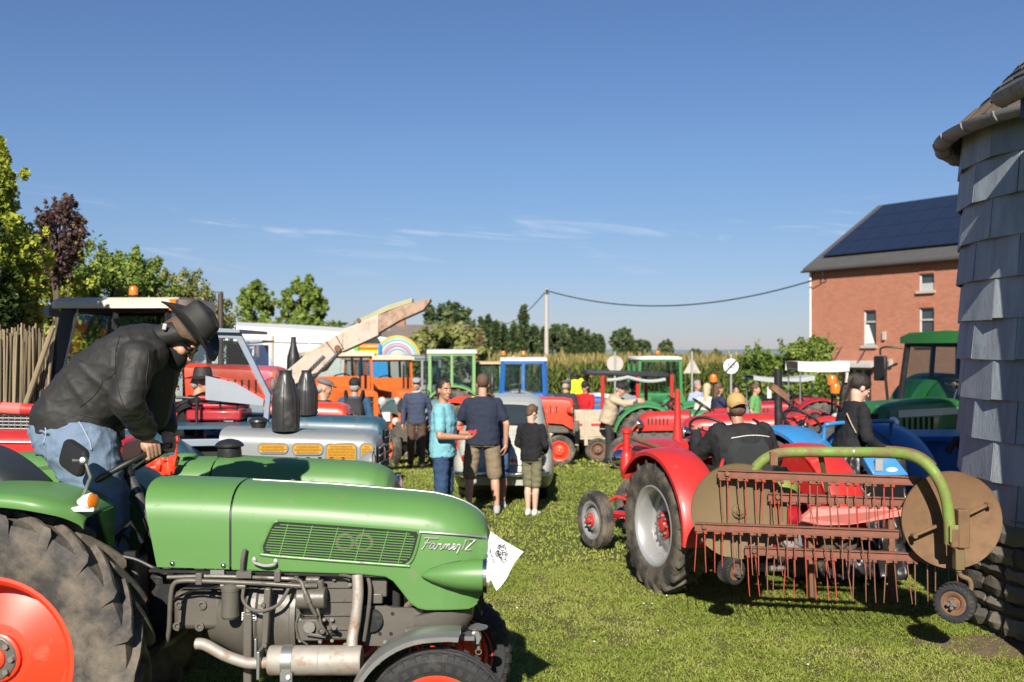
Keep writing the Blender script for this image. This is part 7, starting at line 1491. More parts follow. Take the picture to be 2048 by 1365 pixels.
# ---------------------------------------------------------------- the standing group
navy = cloth('navy_tshirt', (0.022, 0.028, 0.05)); aqua = cloth('aqua_tshirt', (0.17, 0.40, 0.46)); khaki = cloth('khaki_shorts', (0.21, 0.165, 0.11)); jeans2 = cloth('dark_jeans', (0.03, 0.06, 0.125)); navysw = cloth('navy_sweater', (0.045, 0.058, 0.10)); brown_tr = cloth('brown_cords', (0.085, 0.052, 0.038)); blk_hood = cloth('black_hoodie', (0.014, 0.014, 0.016)); olive = cloth('olive_shorts', (0.15, 0.145, 0.085))
grey_shoe = mat('grey_trainers', (0.35, 0.34, 0.34), .8); white_shoe = mat('white_trainers', (0.6, 0.58, 0.52), .7); blk_shoe = mat('black_shoes', (0.015, 0.015, 0.015), .5)
def at(px, d): return Vector((P(px, 0, d).x, d, gz(d)))
person('man in a navy T-shirt and khaki shorts standing with his back turned', at(965, 12.7), R(88), navy, khaki, h=1.79, fat=1.2, bulk=1.02, sleeves='short', legs='shorts', shoes=grey_shoe, hair=('crop', hair_short), voxel=.010, sk=skin,
       J=dict(elL=(.03, .30, 1.13), wrL=(.25, .13, 1.13), elR=(-.04, -.30, 1.13), wrR=(.03, -.29, .87), knR=(.02, -.15, .5), knL=(.02, .16, .5), anR=(-.03, -.18, .09), anL=(-.01, .17, .09), hipL=(0, .11, .92), hipR=(0, -.11, .92)), yaw=R(4), has_face=False, wr=.006)
aq = person('man in an aqua T-shirt and jeans looking over his shoulder', at(886, 11.2), R(-8), aqua, jeans2, h=1.75, fat=1.12, sleeves='short', shoes=blk_shoe, hair=('crop', hair_dark), voxel=.010, sk=skin_tan, has_face=True, yaw=R(-48),
       J=dict(elR=(.02, -.27, 1.12), wrR=(.27, -.16, 1.10), elL=(.05, .26, 1.12), wrL=(.27, .14, 1.12), knR=(.0, -.1, .5), knL=(.03, .1, .5)), hand_n=dict(R=(0, .6, .6), L=(0, -.6, .6)), curl=.7)
m = MB(); m.box((.355, -.07, 1.155), (.09, .05, .035)); ph = m.build('cup_lid', red_paint); ph.parent = aq; m = MB(); m.lathe([(.02, 0), (.028, .05), (.0, .05)], (.345, -.04, 1.11), n=10); m.build('paper_cup', plate_white, aq)
person('boy in a black hoodie and olive shorts looking down', at(1063, 12.55), R(60), blk_hood, olive, h=1.40, fat=.92, legs='shorts', shoes=white_shoe, hair=('short', hair_brown), voxel=.010, sk=skin_pale, yaw=R(-22), pitch=R(22), has_face=True,
       J=dict(elR=(.0, -.25, 1.13), wrR=(.16, -.16, 1.02), elL=(.0, .25, 1.13), wrL=(.16, .16, 1.02), anL=(-.02, .05, .09), anR=(.0, -.06, .09), knL=(.02, .07, .5), knR=(.02, -.075, .5)), bulk=1.1)
person('person in denim shorts mostly hidden behind the man in navy', at(1001, 13.15), R(150), cloth('dark_blue_top', (0.04, 0.06, 0.11)), cloth('denim_shorts', (0.05, 0.09, 0.18)), h=1.6, legs='shorts', sleeves='short', shoes=grey_shoe, hair=('short', hair_brown), voxel=.016, sk=skin_tan,
       J=dict(chest=(.10, 0, 1.25), neck=(.17, 0, 1.42), head=(.22, 0, 1.54), shR=(.14, -.18, 1.37), shL=(.14, .18, 1.37), elR=(.2, -.22, 1.1), wrR=(.3, -.15, .95), elL=(.2, .22, 1.1), wrL=(.3, .15, .95), anL=(.0, .10, .09), anR=(.0, -.06, .09)))
person('man in a grey flat cap, navy sweater and brown trousers walking forward', at(833, 18.9), R(-88), navysw, brown_tr, h=1.73, fat=1.0, shoes=blk_shoe, hat=('flat', mat('grey_tweed', (0.27, 0.27, 0.28), .9, vs=80, var=.25), None), hair=('fringe', hair_grey), voxel=.011, sk=skin, has_face=True, collar=mat('pale_collar', (0.5, 0.5, 0.5), .8),
       J=dict(knR=(.09, -.1, .5), anR=(-.02, -.11, .11), knL=(.03, .1, .5), anL=(.10, .11, .09), elR=(-.05, -.25, 1.13), wrR=(.04, -.26, .88), elL=(-.06, .26, 1.13), wrL=(-.02, .27, .88)), bulk=1.02)
# ---------------------------------------------------------------- the row parked beside the near tractor
def add_box(root, c, size, mt, nm, bev=0.0, par=None):
    m = MB(root); m.box(c, size); return m.build(nm, mt, par or root, bevel=bev)
B = tractor('second green tractor parked just behind the foreground tractor', (-2.94, 6.62, 0), 0, fendt_green_b, red_paint, Rr=.65, Wr=.27, Rf=.33, L=1.95, track=.55, ftrack=.5, hood=(1.02, 2.17, .86, 1.315, .275), fa=(0, 150), exh=None, swheel=False, seat=False)
m = MB(); hood_loft(m, [(.55, .9, 1.30, .27, .16), (1.005, .9, 1.305, .272, .16)]); m.build('cowl', fendt_green_b, B)
m = MB(B); c = P(459, 918, 6.6); m.tube([c + Vector((0, 0, -.2)), c], .028, 12); m.build('intake_pipe', fendt_green_b, B)
m = MB(B); m.lathe([(.03, -.01), (.075, .0), (.08, .03), (.075, .075), (.062, .08), (.092, .082), (.095, .09), (.085, .105), (.06, .122), (.02, .132), (0, .133)], c, n=28); m.build('air_precleaner', blackm, B)
m = MB(B); c = P(372, 920, 6.6); m.lathe([(.06, -.05), (.06, .0), (.07, .005), (.072, .03), (.06, .04), (0, .045)], c, n=20); m.build('filler_cap', fendt_green_b, B)
m = MB(B); m.tube([Vector((-2.94 + x, 6.35 - .003, z)) for x, z in ((1.2, 1.03), (1.9, 1.005), (2.12, 1.0))], .006, 6); m.build('side_trim', trim_m, B)
bl = thing('red_bench', 'red padded bench and roll bar with wire basket behind the hat wearer', 'bench', (-3.2, 6.9, 1.1))
m = MB(bl); m.tube([P(-30, 816, 7.1), P(112, 822, 7.1)], .044, 14); m.build('padded_rail', red_paint, bl)
m = MB(bl); m.tube([P(5, 817, 7.1), P(45, 819, 7.1)], .0452, 14); m.build('tape_wrap', mat('red_tape', (0.75, 0.16, 0.14), .25, coat=.4), bl)
m = MB(bl)
for i in range(13): x = -30 + i * 12; m.tube([P(x, 833, 7.0), P(x, 866, 7.0)], .004, 5)
for j in range(5): m.tube([P(-30, 836 + j * 7, 7.0), P(118, 838 + j * 7, 7.0)], .004, 5)
o = m.build('wire_basket', steel, bl); o['kind'] = 'stuff'
m = MB(bl); m.box(P(40, 858, 7.25), (.55, .3, .18)); m.build('basket_liner', blackm, bl)
m = MB(bl); rings = []
for px, dz in ((-60, 0), (30, 0), (120, -3), (200, -8), (262, -16)): a = P(px, 868 - dz, 6.75); rings.append([a + Vector((0, y_, z_)) for y_, z_ in ((-.16, -.13), (-.17, -.02), (-.1, .02), (.15, .02), (.2, -.02), (.2, -.13))])
m.loft(rings); m.build('bench_pad', red_paint, bl, bevel=.02)
m = MB(bl); m.tube([P(-30, 884, 6.57), P(240, 887, 6.57)], .006, 6); m.build('piping', plate_white, bl)
m = MB(bl); m.bar(P(20, 905, 6.8), P(20, 1100, 6.8), .05, .05); m.build('bench_leg', blackm, bl)
rc = thing('red_cloth', 'red cloth hanging from the second tractor beside the gripping hands', 'cloth', (-2.2, 6.3, 1.2)); m = MB(rc); NU = 14
m.add([P(lerp(283, 352, i / NU) + (4 - j) * 1.5, lerp(918, 956, j / 6) + 5 * noise.noise((i * .6, j * .5, 2)) - i * .4, 6.32 + .05 * noise.noise((i * .7, j * .3, 5))) for j in range(7) for i in range(NU + 1)], [(j * (NU + 1) + i, j * (NU + 1) + i + 1, (j + 1) * (NU + 1) + i + 1, (j + 1) * (NU + 1) + i) for j in range(6) for i in range(NU)]); o = m.build('cloth', orange_red, rc, smooth=80); o.modifiers.new('t', 'SOLIDIFY').thickness = .008
m = MB(rc); m.tube([P(335, 886, 6.3), P(358, 878, 6.3)], .022, 10); m.tube([P(352, 880, 6.3), P(352, 935, 6.32)], .008, 6); m.build('roll', orange_red, rc)
# pale grey tractor with yellow flank grilles
G = tractor('pale grey tractor with yellow perforated flank grilles', (-3.29, 8.2, gz(8.2)), 0, grey_paint, cream, Rr=.62, L=1.95, track=.6, ftrack=.5, hood=(.95, 2.2, .85, 1.40, .25), nose='square', exh=None, seat=False, swheel=False, chassis=teal, fend=teal)
for i, (x0, x1, y0, y1) in enumerate(((516, 575, 888, 907), (585, 645, 888, 910), (652, 712, 888, 926), (721, 746, 888, 932))):
    m = MB(G); a, b_ = P(x0, y1, 7.94), P(x1, y0, 7.94); pts = []
    w_, h_ = (b_.x - a.x) / 2, (b_.z - a.z) / 2; r_ = min(.035, h_ * .9)
    for cx2, cz2, a0 in ((w_ - r_, h_ - r_, 0), (-w_ + r_, h_ - r_, 90), (-w_ + r_, -h_ + r_, 180), (w_ - r_, -h_ + r_, 270)):
        for k_ in range(5): t_ = R(a0 + k_ * 22.5); pts.append(Vector(((a.x + b_.x) / 2 + cx2 + r_ * math.cos(t_), 0, (a.z + b_.z) / 2 + cz2 + r_ * math.sin(t_))))
    m.loft([[Vector((p.x, 7.952, p.z)) for p in pts], [Vector((p.x, 7.942, p.z)) for p in pts]]); gg = m.build('yellow_grille', yellow_mesh, G, smooth=0)
    m = MB(G); m.tube([Vector((p.x, 7.944, p.z)) for p in pts + pts[:1]], .007, 6, False); m.build('grille_rim', grey_paint, gg)
    m = MB(G)
    for jz in range(1, int(2 * h_ / .012)): zz = (a.z + b_.z) / 2 - h_ + jz * .012; q_ = w_ - (.012 if abs(zz - (a.z + b_.z) / 2) < h_ - r_ else .03); m.bar(((a.x + b_.x) / 2 - q_, 7.938, zz), ((a.x + b_.x) / 2 + q_, 7.938, zz), .004, .004)
    m.build('grille_ribs', mat('yellow_rib', (0.40, 0.19, 0.006), .5), gg)
def bottle(root, px, d, ytop, ybot, r_):
    a, b_ = P(px, ybot, d), P(px, ytop, d); inv = root.matrix_basis.inverted(); o = exhaust(root, inv @ a, inv @ b_, r_, 'bottle', bottle_m)
    for k_ in range(7):
        an = k_ * 2 * PI / 7 + .3; L_ = b_.z - a.z; m = MB(root); m.tube([a + Vector((math.cos(an) * rr, math.sin(an) * rr, L_ * f)) for rr, f in ((r_ * 1.05, .04), (r_ * 1.05, .52), (r_ * .6, .86))], .005, 5); m.build('seam_rib', bottle_m, o)
    m = MB(root); m.bar(b_ + Vector((.01, -r_ * .55, -.04)), b_ + Vector((.01, -r_ * .62, -.14)), .012, .02); m.build('latch', steel, o)
bottle(G, 571, 8.05, 741, 862, .104)
m = MB(G); c = P(517, 852, 8.2); m.lathe([(.04, -.04), (.06, 0), (.07, .03), (.085, .035), (.08, .05), (.05, .068), (0, .075)], c, n=20); m.build('air_precleaner', blackm, G)
# teal tractor with windbreak cab
D = tractor('teal tractor with a white framed windscreen and red seats', (-3.42, 9.6, gz(9.6)), 0, teal, cream, Rr=.62, L=1.95, track=.6, ftrack=.5, hood=(.8, 2.2, .85, 1.445, .25), nose='square', exh=None, seat=False, swheel=False, chassis=teal, fend=steel_blue, fa=(25, 150))
bottle(D, 613, 9.5, 741, 830, .10)
for Y_ in (9.15, 10.05):
    m = MB(D); pl = [(415, 664), (480, 666), (541, 790), (532, 892), (522, 892), (530, 792), (472, 678), (415, 676)]; m.loft([[P(a, b_, Y_) for a, b_ in pl], [P(a, b_, Y_) + Vector((0, .05, 0)) for a, b_ in pl]]); fr_ = m.build('screen_post', steel_blue, D, bevel=.006)
    m = MB(D); pl = [(410, 752), (470, 766), (527, 800), (525, 812), (410, 800)] if Y_ < 9.5 else [(410, 752), (470, 766), (527, 800), (520, 890), (410, 890)]; m.loft([[P(a, b_, Y_) + Vector((0, .015, 0)) for a, b_ in pl], [P(a, b_, Y_) + Vector((0, .03, 0)) for a, b_ in pl]]); m.build('side_panel', mat('pale_panel', (0.26, 0.285, 0.32), .5), fr_, smooth=0)
    m = MB(D); pl = [(414, 680), (471, 682), (526, 792), (470, 762), (412, 748)]; m.loft([[P(a, b_, Y_) + Vector((0, .02, 0)) for a, b_ in pl], [P(a, b_, Y_) + Vector((0, .026, 0)) for a, b_ in pl]]); m.build('side_glass', glass, fr_, smooth=0)
m = MB(D); a, b_ = P(410, 664, 9.15), P(482, 666, 9.15); m.loft([[Vector((a.x, y_, a.z)), Vector((b_.x, y_, b_.z)), Vector((b_.x, y_, b_.z + .03)), Vector((a.x, y_, a.z + .04))] for y_ in (9.1, 10.14)]); m.build('screen_roof', steel_blue, D, smooth=0)
m = MB(D); q4 = [P(474, 676, 9.2), P(536, 792, 9.2)]; m.add([q4[0], q4[1], Vector((q4[1].x, 10.05, q4[1].z)), Vector((q4[0].x, 10.05, q4[0].z))], [(0, 1, 2, 3)]); m.build('windscreen', glass, D, smooth=0)
for (x0, x1, y_, r_) in ((402, 492, 794, .024), (386, 498, 811, .03)): m = MB(D); m.tube([P(x0, y_ + 2, 9.25), P(x1, y_, 9.25)], r_, 10); m.build('red_armrest', wine_red, D)
m = MB(D); a, b_ = P(378, 840, 9.3), P(488, 820, 9.3); m.box(((a.x + b_.x) / 2, 9.4, (a.z + b_.z) / 2), (b_.x - a.x, .4, .1)); m.build('red_cushion', wine_red, D, bevel=.02)
m = MB(D)
for px in (395, 440, 474): m.tube([P(px, 800, 9.22), P(px, 850, 9.22)], .011, 6)
m.tube(bez([P(345, 795, 9.1), P(385, 797, 9.1), P(393, 803, 9.1), P(393, 880, 9.1)], 4), .014, 8); m.build('seat_rails', blackm, D)
m = MB(D); m.bar(P(345, 852, 9.0), P(570, 850, 9.0), .5, .03); m.build('deck', teal, D)
m = MB(D); pl = [(340, 880), (465, 878), (540, 955), (528, 968), (458, 892), (340, 894)]; m.loft([[P(a, b_, 8.85) for a, b_ in pl], [P(a, b_, 8.85) + Vector((0, .5, 0)) for a, b_ in pl]]); m.build('angular_mudguard', steel_blue, D, smooth=0, bevel=.006)
m = MB(D); m.box(P(420, 940, 9.1), (.8, .3, .45)); m.build('gearbox_side', shade_black, D)
steering(D, D.matrix_basis.inverted() @ P(372, 808, 9.45), (-.5, 0, .86), .2, D.matrix_basis.inverted() @ P(395, 880, 9.45))
blkj = cloth('black_coat', (0.012, 0.012, 0.014))
person('bearded driver in black coat and black hat on the teal tractor', (-3.42, 9.62, gz(9.6)), 0, blkj, cloth('black_trousers', (0.012, 0.012, 0.013)), h=1.75, J=dict(pel=(.25, 0, 1.08), chest=(.33, 0, 1.40), neck=(.38, 0, 1.60), head=(.43, 0, 1.735), shR=(.34, -.2, 1.54), shL=(.34, .2, 1.54), elR=(.33, -.3, 1.26), wrR=(.52, -.24, 1.45), elL=(.45, .25, 1.3), wrL=(.62, .15, 1.46), hipR=(.25, -.1, 1.06), hipL=(.25, .1, 1.06), knR=(.68, -.14, 1.04), knL=(.68, .14, 1.04), anR=(.75, -.14, .62), anL=(.75, .14, .62)), hat=('brim', felt, None), hair=('fringe', hair_grey), voxel=.012, has_face=True)
# red tractor with a cream cab roof (far left)
E = tractor('large red tractor with a dark cab, cream roof and tall exhaust stack', (-5.82, 13.2, gz(13)), R(-3), wine_red, cream, Rr=.86, Wr=.42, Rf=.5, Wf=.28, L=2.4, track=.85, ftrack=.75, hood=(1.62, 2.82, 1.42, 1.93, .36), nose='square', exh=None, seat=False, swheel=False, fa=(20, 150), tm=rubber_dark, chassis=blackm)
for ch in E.children:
    if ch.name.startswith('hood') : ch.data.materials[0] = orange_red
cab(E, -.02, 1.62, .72, 1.25, 2.62, blackm, cream, x0t=.22, x1t=1.55, belt=.12, roof_th=.14, over=.12, post=.06, gl=glass, mid=.5)
beacon(E, (.95, -.3, 2.78)); bucket_seat(E, (.55, 0, 1.5))
m = MB(); m.tube([(2.06, -.2, 1.9), (2.06, -.2, 2.83)], .034, 12); m.bar((1.94, -.2, 2.86), (2.08, -.2, 2.84), .09, .014); m.build('exhaust_stack', mat('brown_stack', (0.09, 0.07, 0.055), .6, .4), E)
m = MB(); m.tube([(-.02, -.72, 1.3), (.24, -.66, 2.66)], .018, 8); m.tube([(.12, -.74, 1.3), (.42, -.68, 2.66)], .014, 8); m.build('pillar_trim', white_paint, E)
m = MB(); m.box((.17, -.70, 1.98), (.18, .02, 1.3), (0, R(10.5), 0)); m.build('rear_quarter_panel', mat('navy_panel', (0.012, 0.016, 0.03), .35), E)
m = MB(); m.box((2.45, -.37, 1.36), (.3, .02, .1)); m.build('vent_plate', plate_white, E)
m = MB(); m.box((1.65, -.72, 2.66), (.08, .1, .14)); m.build('work_lamp', amber, E)
m = MB(); m.box((-.1, -.55, 2.58), (.26, .25, .12)); m.build('rear_lamp_box', steel_blue, E)
# bright red hood between
Fd_ = tractor('bright orange red tractor hood between the black intake bottles and the backpack wearer', (-3.9, 11.4, gz(11.4)), 0, orange_red, cream, Rr=.62, L=1.9, track=.6, hood=(.8, 2.04, .9, 1.51, .25), nose='square', exh=None, seat=False, swheel=False)
m = MB(); m.box((1.93, -.253, 1.25), (.16, .006, .06)); m.build('white_decal', plate_white, Fd_)
# elevator boom
bm_m = mat('limewashed_timber', (0.46, 0.39, 0.32), .8, var=.18, vs=5, bump=.3, bs=30, dirt=((0.3, 0.17, 0.1), .25, 6))
bo = thing('elevator_boom', 'long pale loading boom raised over the parked tractors', 'loader', (-2.6, 15.2, gz(15.2))); BD = 15.2
def boom_seg(pts, nm, mt, w0=.2):
    m = MB(bo); rings = []
    for (x, yt, yb) in pts: a, b_ = P(x, yt, BD), P(x, yb, BD); rings.append([a + Vector((0, -w0, 0)), a + Vector((0, w0, 0)), b_ + Vector((0, w0, 0)), b_ + Vector((0, -w0, 0))])
    m.loft(rings); return m.build(nm, mt, bo, bevel=.012)
boom_seg([(578, 742, 780), (622, 705, 752), (650, 688, 742), (672, 674, 712), (690, 664, 698)], 'lower_arm', bm_m, .2); boom_seg([(685, 662, 706), (760, 630, 672)], 'middle_arm', bm_m, .18)
boom_seg([(755, 634, 670), (800, 616, 643), (848, 600, 622), (862, 598, 603)], 'upper_arm', mat('rusty_boom', (0.36, 0.25, 0.18), .8, var=.3, vs=6, dirt=((0.2, 0.11, 0.07), .4, 9)), .16)
boom_seg([(718, 640, 652), (775, 612, 624), (826, 597, 607)], 'top_rail', mat('mossy_boom', (0.33, 0.32, 0.2), .85, var=.25), .10)
boom_seg([(510, 782, 806), (545, 762, 800), (590, 736, 775)], 'chute', steel_blue, .24)
for (x0, y0, x1, y1) in ((682, 700, 622, 762), (648, 712, 612, 748)):
    m = MB(bo); m.tube([P(x0, y0, BD - .22), P(x1, y1, BD - .22)], .024, 10); m.build('hydraulic_ram', chrome, bo)
m = MB(bo); m.cyl(P(675, 697, BD - .3), P(675, 697, BD + .3), .05, n=12); m.build('pivot', rust, bo); m = MB(bo); m.cyl(P(717, 641, BD - .2), P(717, 641, BD + .2), .035, n=10); m.build('pulley', rust, bo)
m = MB(bo)
for (x0, y0, x1, y1) in ((652, 683, 670, 706), (672, 672, 686, 696)): m.tube([P(x0, y0, BD - .22), P(x1, y1, BD - .22)], .008, 6)
m.build('straps', rust, bo)
a = P(590, 790, BD); m = MB(bo); m.box((a.x, BD, .62), (.9, .5, .5)); m.bar((a.x, BD, .8), (P(600, 765, BD).x, BD, P(0, 765, BD).z), .12, .3); m.build('base_frame', wine_red, bo, bevel=.02)
for s_ in (-1, 1): wheel(bo, Vector((a.x, BD + s_ * .5, gz(BD) + .38)) - bo.location, .38, .18, .22, wine_red, out=s_, style='rib')
# small black intake bottle stack farther back, wooden shed
st_ = thing('tall_bottle_stack', 'slim black bottle shaped stack against the white tent', 'stack', (P(587, 0, 17).x, 17, gz(17))); m = MB(st_); a, b_ = P(587, 760, 17), P(587, 674, 17); L_ = b_.z - a.z; m.lathe([(.11, -1.7), (.115, 0), (.115, L_ * .45), (.105, L_ * .55), (.05, L_ * .82), (.042, L_), (.03, L_)], a, n=16); m.build('stack', blackm, st_)
sh = thing('wooden_shed', 'little brown wooden hut with a white framed window', 'hut', (P(490, 0, 21).x, 21, gz(21))); a, b_ = P(452, 690, 21), P(519, 690, 21); cx3 = (a.x + b_.x) / 2
m = MB(sh); m.box((cx3, 21.4, lerp(gz(21), a.z, .5)), (b_.x - a.x, .8, a.z - gz(21))); m.build('wall', wood_brown, sh)
m = MB(sh); m.loft([[Vector((x, 20.9, z)) for x, z in ((a.x - .05, a.z), (b_.x + .08, a.z + .06), (b_.x + .08, a.z + .10), (a.x - .05, a.z + .05))], [Vector((x, 21.95, z)) for x, z in ((a.x - .05, a.z), (b_.x + .08, a.z + .06), (b_.x + .08, a.z + .10), (a.x - .05, a.z + .05))]]); m.build('roof', wood_grey, sh, smooth=0)
for i in range(9): m = MB(sh); x = lerp(a.x, b_.x, (i + .5) / 9); m.box((x, 20.985, lerp(gz(21), a.z, .5)), ((b_.x - a.x) / 9 - .012, .02, a.z - gz(21) - .02)); m.build('plank', wood_brown, sh)
wc_ = P(497, 704, 20.95); m = MB(sh); m.box(wc_, (.24, .04, .2)); wi = m.build('window', white_paint, sh); m = MB(sh); m.box(wc_ + Vector((0, -.022, 0)), (.16, .012, .12)); m.build('pane', win_glass, wi)
pp_ = P(543, 672, 24); m = MB(); m.tube([(pp_.x, 24, gz(24)), (pp_.x + .03, 24, pp_.z)], .035, 8); tag(m.build('fence_post', wood_grey), 'thin grey wooden post in front of the white tent', 'post')
# two onlookers at the left of the lane
person('man in a grey cap and dark jacket left of the backpack wearer', at(648, 13.1), R(70), cloth('charcoal_jacket', (0.028, 0.028, 0.033)), dk_tr, h=1.72, hat=('flat', mat('grey_felt_cap', (0.16, 0.14, 0.13), .9), None), hair=('fringe', hair_grey), voxel=.012, yaw=R(-60), pitch=R(12), has_face=True)
bp = person('man in a blue jacket and black cap wearing a black backpack', at(709, 15.0), R(92), cloth('blue_jacket', (0.035, 0.085, 0.15)), dk_tr, h=1.72, fat=1.1, bulk=1.1, hat=('baseball', mat('black_cap', (0.015, 0.015, 0.016), .8), None), hair=('fringe', hair_grey), voxel=.013)
m = MB(); rings = []
for z_, w_, d_ in ((.98, .13, .1), (1.02, .155, .15), (1.2, .16, .17), (1.36, .14, .14), (1.42, .10, .1)): rings.append([Vector((-.11 - d_ * f, s_ * w_, z_)) for s_, f in ((-1, 0), (-1, .7), (-.8, 1), (.8, 1), (1, .7), (1, 0))])
m.loft(rings); pk_ = m.build('backpack', mat('backpack_black', (0.02, 0.02, 0.022), .8, bump=.3), bp, smooth=50)
for s_ in (-1, 1): m = MB(); m.tube(bez([(-.17, s_ * .10, 1.36), (-.12, s_ * .12, 1.47), (.02, s_ * .13, 1.52), (.12, s_ * .13, 1.4)], 5), .022, 8); m.build('strap', black, pk_)
m = MB(); m.box((-.285, 0, 1.12), (.05, .22, .16)); m.build('pocket', black, pk_, bevel=.02)
# ---------------------------------------------------------------- tractors farther back
def tr(label, px, d, rz, body, rim, **k): return tractor(label, at(px, d), R(rz), body, rim, **k)
t = tr('red tractor with orange front wheel standing behind the vintage car', 918, 20.5, -6, orange_red, orange_red, Rr=.62, Wr=.3, Rf=.31, L=2.1, hood=(.75, 2.35, .92, 1.37, .26), nose='flat', exh=None, fa=(10, 150), hubm=orange_red)
t = tr('pale teal tractor with red rims seen from behind the cap wearer', 822, 21.8, 62, pale_teal, red_paint, Rr=.60, Wr=.32, L=1.9, hood=(.62, 1.7, .85, 1.25, .26), exh=('muffler', .6, .1, 1.7), fa=(0, 170), track=.72)
t = tr('dull red old tractor with a dark exhaust behind the man in navy', 925, 23.6, 10, dull_red, cream, Rr=.6, L=1.9, hood=(.6, 1.75, .85, 1.28, .26), exh=('muffler', .1, .0, 2.1))
m = MB(); m.box((.3, -.32, 1.2), (.25, .1, .3)); m.box((.42, -.32, 1.45), (.06, .1, .4)); m.build('yellow_bracket', yellow_paint, t)
t = tr('faded red tractor hood between the blue cab and the man in navy', 985, 24.3, 0, dull_red, dull_red, Rr=.55, L=1.7, hood=(.5, 1.3, .75, 1.2, .25), exh=('pipe', .2, .1, 2.0))
t = tr('blue cabbed tractor with a white roof and twin beacons', 1038, 27, 0, blue_paint, grey_paint, Rr=.72, Wr=.36, Rf=.42, Wf=.24, L=2.2, hood=(.85, 2.3, .95, 1.38, .3), nose='square', exh=('muffler', .35, -.15, 2.1), seat=False, swheel=False, fend=grey_paint, fa=(30, 150))
cab(t, -.5, .72, .66, .95, 2.30, blue_paint, white_paint, x0t=-.42, x1t=.66, belt=.36, roof_th=.09, post=.10, solid=True); beacon(t, (-.42, -.3, 2.42)); beacon(t, (.12, -.3, 2.42)); bucket_seat(t, (-.05, 0, 1.15))
m = MB(); m.box((1.5, -.31, 1.25), (.7, .012, .07)); m.build('white_stripe', plate_white, t)
t = tr('green tractor with a square glazed cab and white roof left of the tan roof', 908, 28, 183, pale_green, red_paint, Rr=.8, Wr=.4, Rf=.45, L=2.2, hood=(.85, 2.1, .95, 1.4, .3), nose='square', exh=('pipe', .3, .2, 2.3), seat=False, swheel=False, fa=(20, 160))
cab(t, -.55, .66, .66, 1.1, 2.55, pale_green, white_paint, belt=.22, roof_th=.1, post=.085, solid=True); beacon(t, (-.6, .5, 2.38)); m = MB(); m.tube([(.75, .5, 1.2), (.78, .5, 2.7)], .02, 6); m.build('mirror_post', blackm, t); bucket_seat(t, (-.05, 0, 1.25))
t = tr('green tractor with a grey framed small cab in front of the rainbow arch', 846, 30, 185, deutz_green, red_paint, Rr=.72, Wr=.36, L=2.1, hood=(.8, 2.0, .9, 1.35, .28), exh=None, seat=False, swheel=False)
cab(t, -.5, .55, .6, 1.3, 2.5, grey_paint, grey_paint, belt=.3, roof_th=.1, solid=True, post=.08); bucket_seat(t, (-.05, 0, 1.2))
t = tr('pale green tractor with a tan cab roof left of the blue cab', 1000, 29.5, 182, pale_green, red_paint, Rr=.7, Wr=.36, L=2.1, hood=(.8, 2.0, .9, 1.35, .28), exh=('muffler', .5, .1, 2.0), seat=False, swheel=False)
cab(t, -.62, .62, .62, 1.0, 2.32, pale_green, tan_roof, solid=True, post=.08, belt=.3, roof_th=.07, over=.14); bucket_seat(t, (-.05, 0, 1.15)); beacon(t, (-.4, -.2, 2.42))
for lb, px, d, rz in (('orange cabbed tractor with a cream roof beneath the pale boom', 668, 21.5, -62), ('orange cabbed tractor with a cream roof in front of the bouncy castle', 752, 24.0, -58)):
    t = tr(lb, px, d, rz, orange, orange, Rr=.68, Wr=.32, Rf=.38, Wf=.18, L=2.0, hood=(.75, 1.95, .95, 1.58, .30), nose='flat', exh=('pipe', .3, .2, 2.1), fa=(0, 160), seat=False, swheel=False); cab(t, -.5, .72, .62, 1.15, 2.22, orange, cream, belt=.52, roof_th=.1, over=.1, post=.05, gl=glass_clear); bucket_seat(t, (0, 0, 1.35)); steering(t, (.45, 0, 1.75), (-.5, 0, .86), .19, (.6, 0, 1.4))
    m = MB(); m.box((.74, 0, 1.5), (.03, 1.1, .6)); m.build('front_panel', orange, t)
t = tr('small orange tractor with a white plate beside the orange pair', 715, 23, -60, orange, white_paint, Rr=.5, L=1.6, hood=(.5, 1.5, .7, 1.1, .24), nose='flat', exh=None); m = MB(); m.box((1.55, 0, .95), (.02, .3, .2)); m.build('plate', plate_white, t)
t = tr('teal green cart tractor with a white number board near the cap wearer', 790, 25, 20, pale_teal, red_paint, Rr=.55, L=1.7, hood=(.5, 1.4, .8, 1.2, .25), exh=None); m = MB(); m.box((-.2, -.6, 1.55), (.5, .02, .28)); m.build('number_board', plate_white, t); m = MB(); m.tube([(-.4, -.6, 1.1), (-.4, -.6, 1.7)], .02, 6); m.build('board_post', steel, t)
t = tr('green tractor with a big muddy rear wheel beside the beige coat', 1292, 19.9, -6, deutz_green, dull_red, Rr=.58, Wr=.34, Rf=.32, L=2.0, track=.66, hood=(.62, 1.9, .78, 1.12, .28), exh=None, fa=(15, 168), fend=deutz_green, hubr=.14)
m = MB(); m.lathe([(.03, 0), (.05, .03), (.05, .1), (.03, .13)], (.45, -.7, 1.0), n=12); m.build('amber_lamp', amber, t)
t = tr('green tractor hood behind the beige coat and the red wagon', 1140, 28.7, 0, pale_green, red_paint, Rr=.62, L=1.9, hood=(.62, 2.2, .85, 1.3, .3), nose='square', exh=('pipe', .2, .2, 2.1))
t = tr('green cabbed tractor facing forward in front of the maize', 1306, 31, -82, deutz_green, red_paint, Rr=.75, Wr=.4, Rf=.45, Wf=.3, L=2.2, hood=(.85, 2.2, .95, 1.42, .32), nose='flat', exh=('muffler', .4, .2, 2.2), seat=False, swheel=False, fstyle='lug'); cab(t, -.5, .75, .68, 1.0, 2.52, deutz_green, white_paint, belt=.3, roof_th=.09, post=.08, solid=True); beacon(t, (.5, 0, 2.64)); bucket_seat(t, (-.05, 0, 1.2))
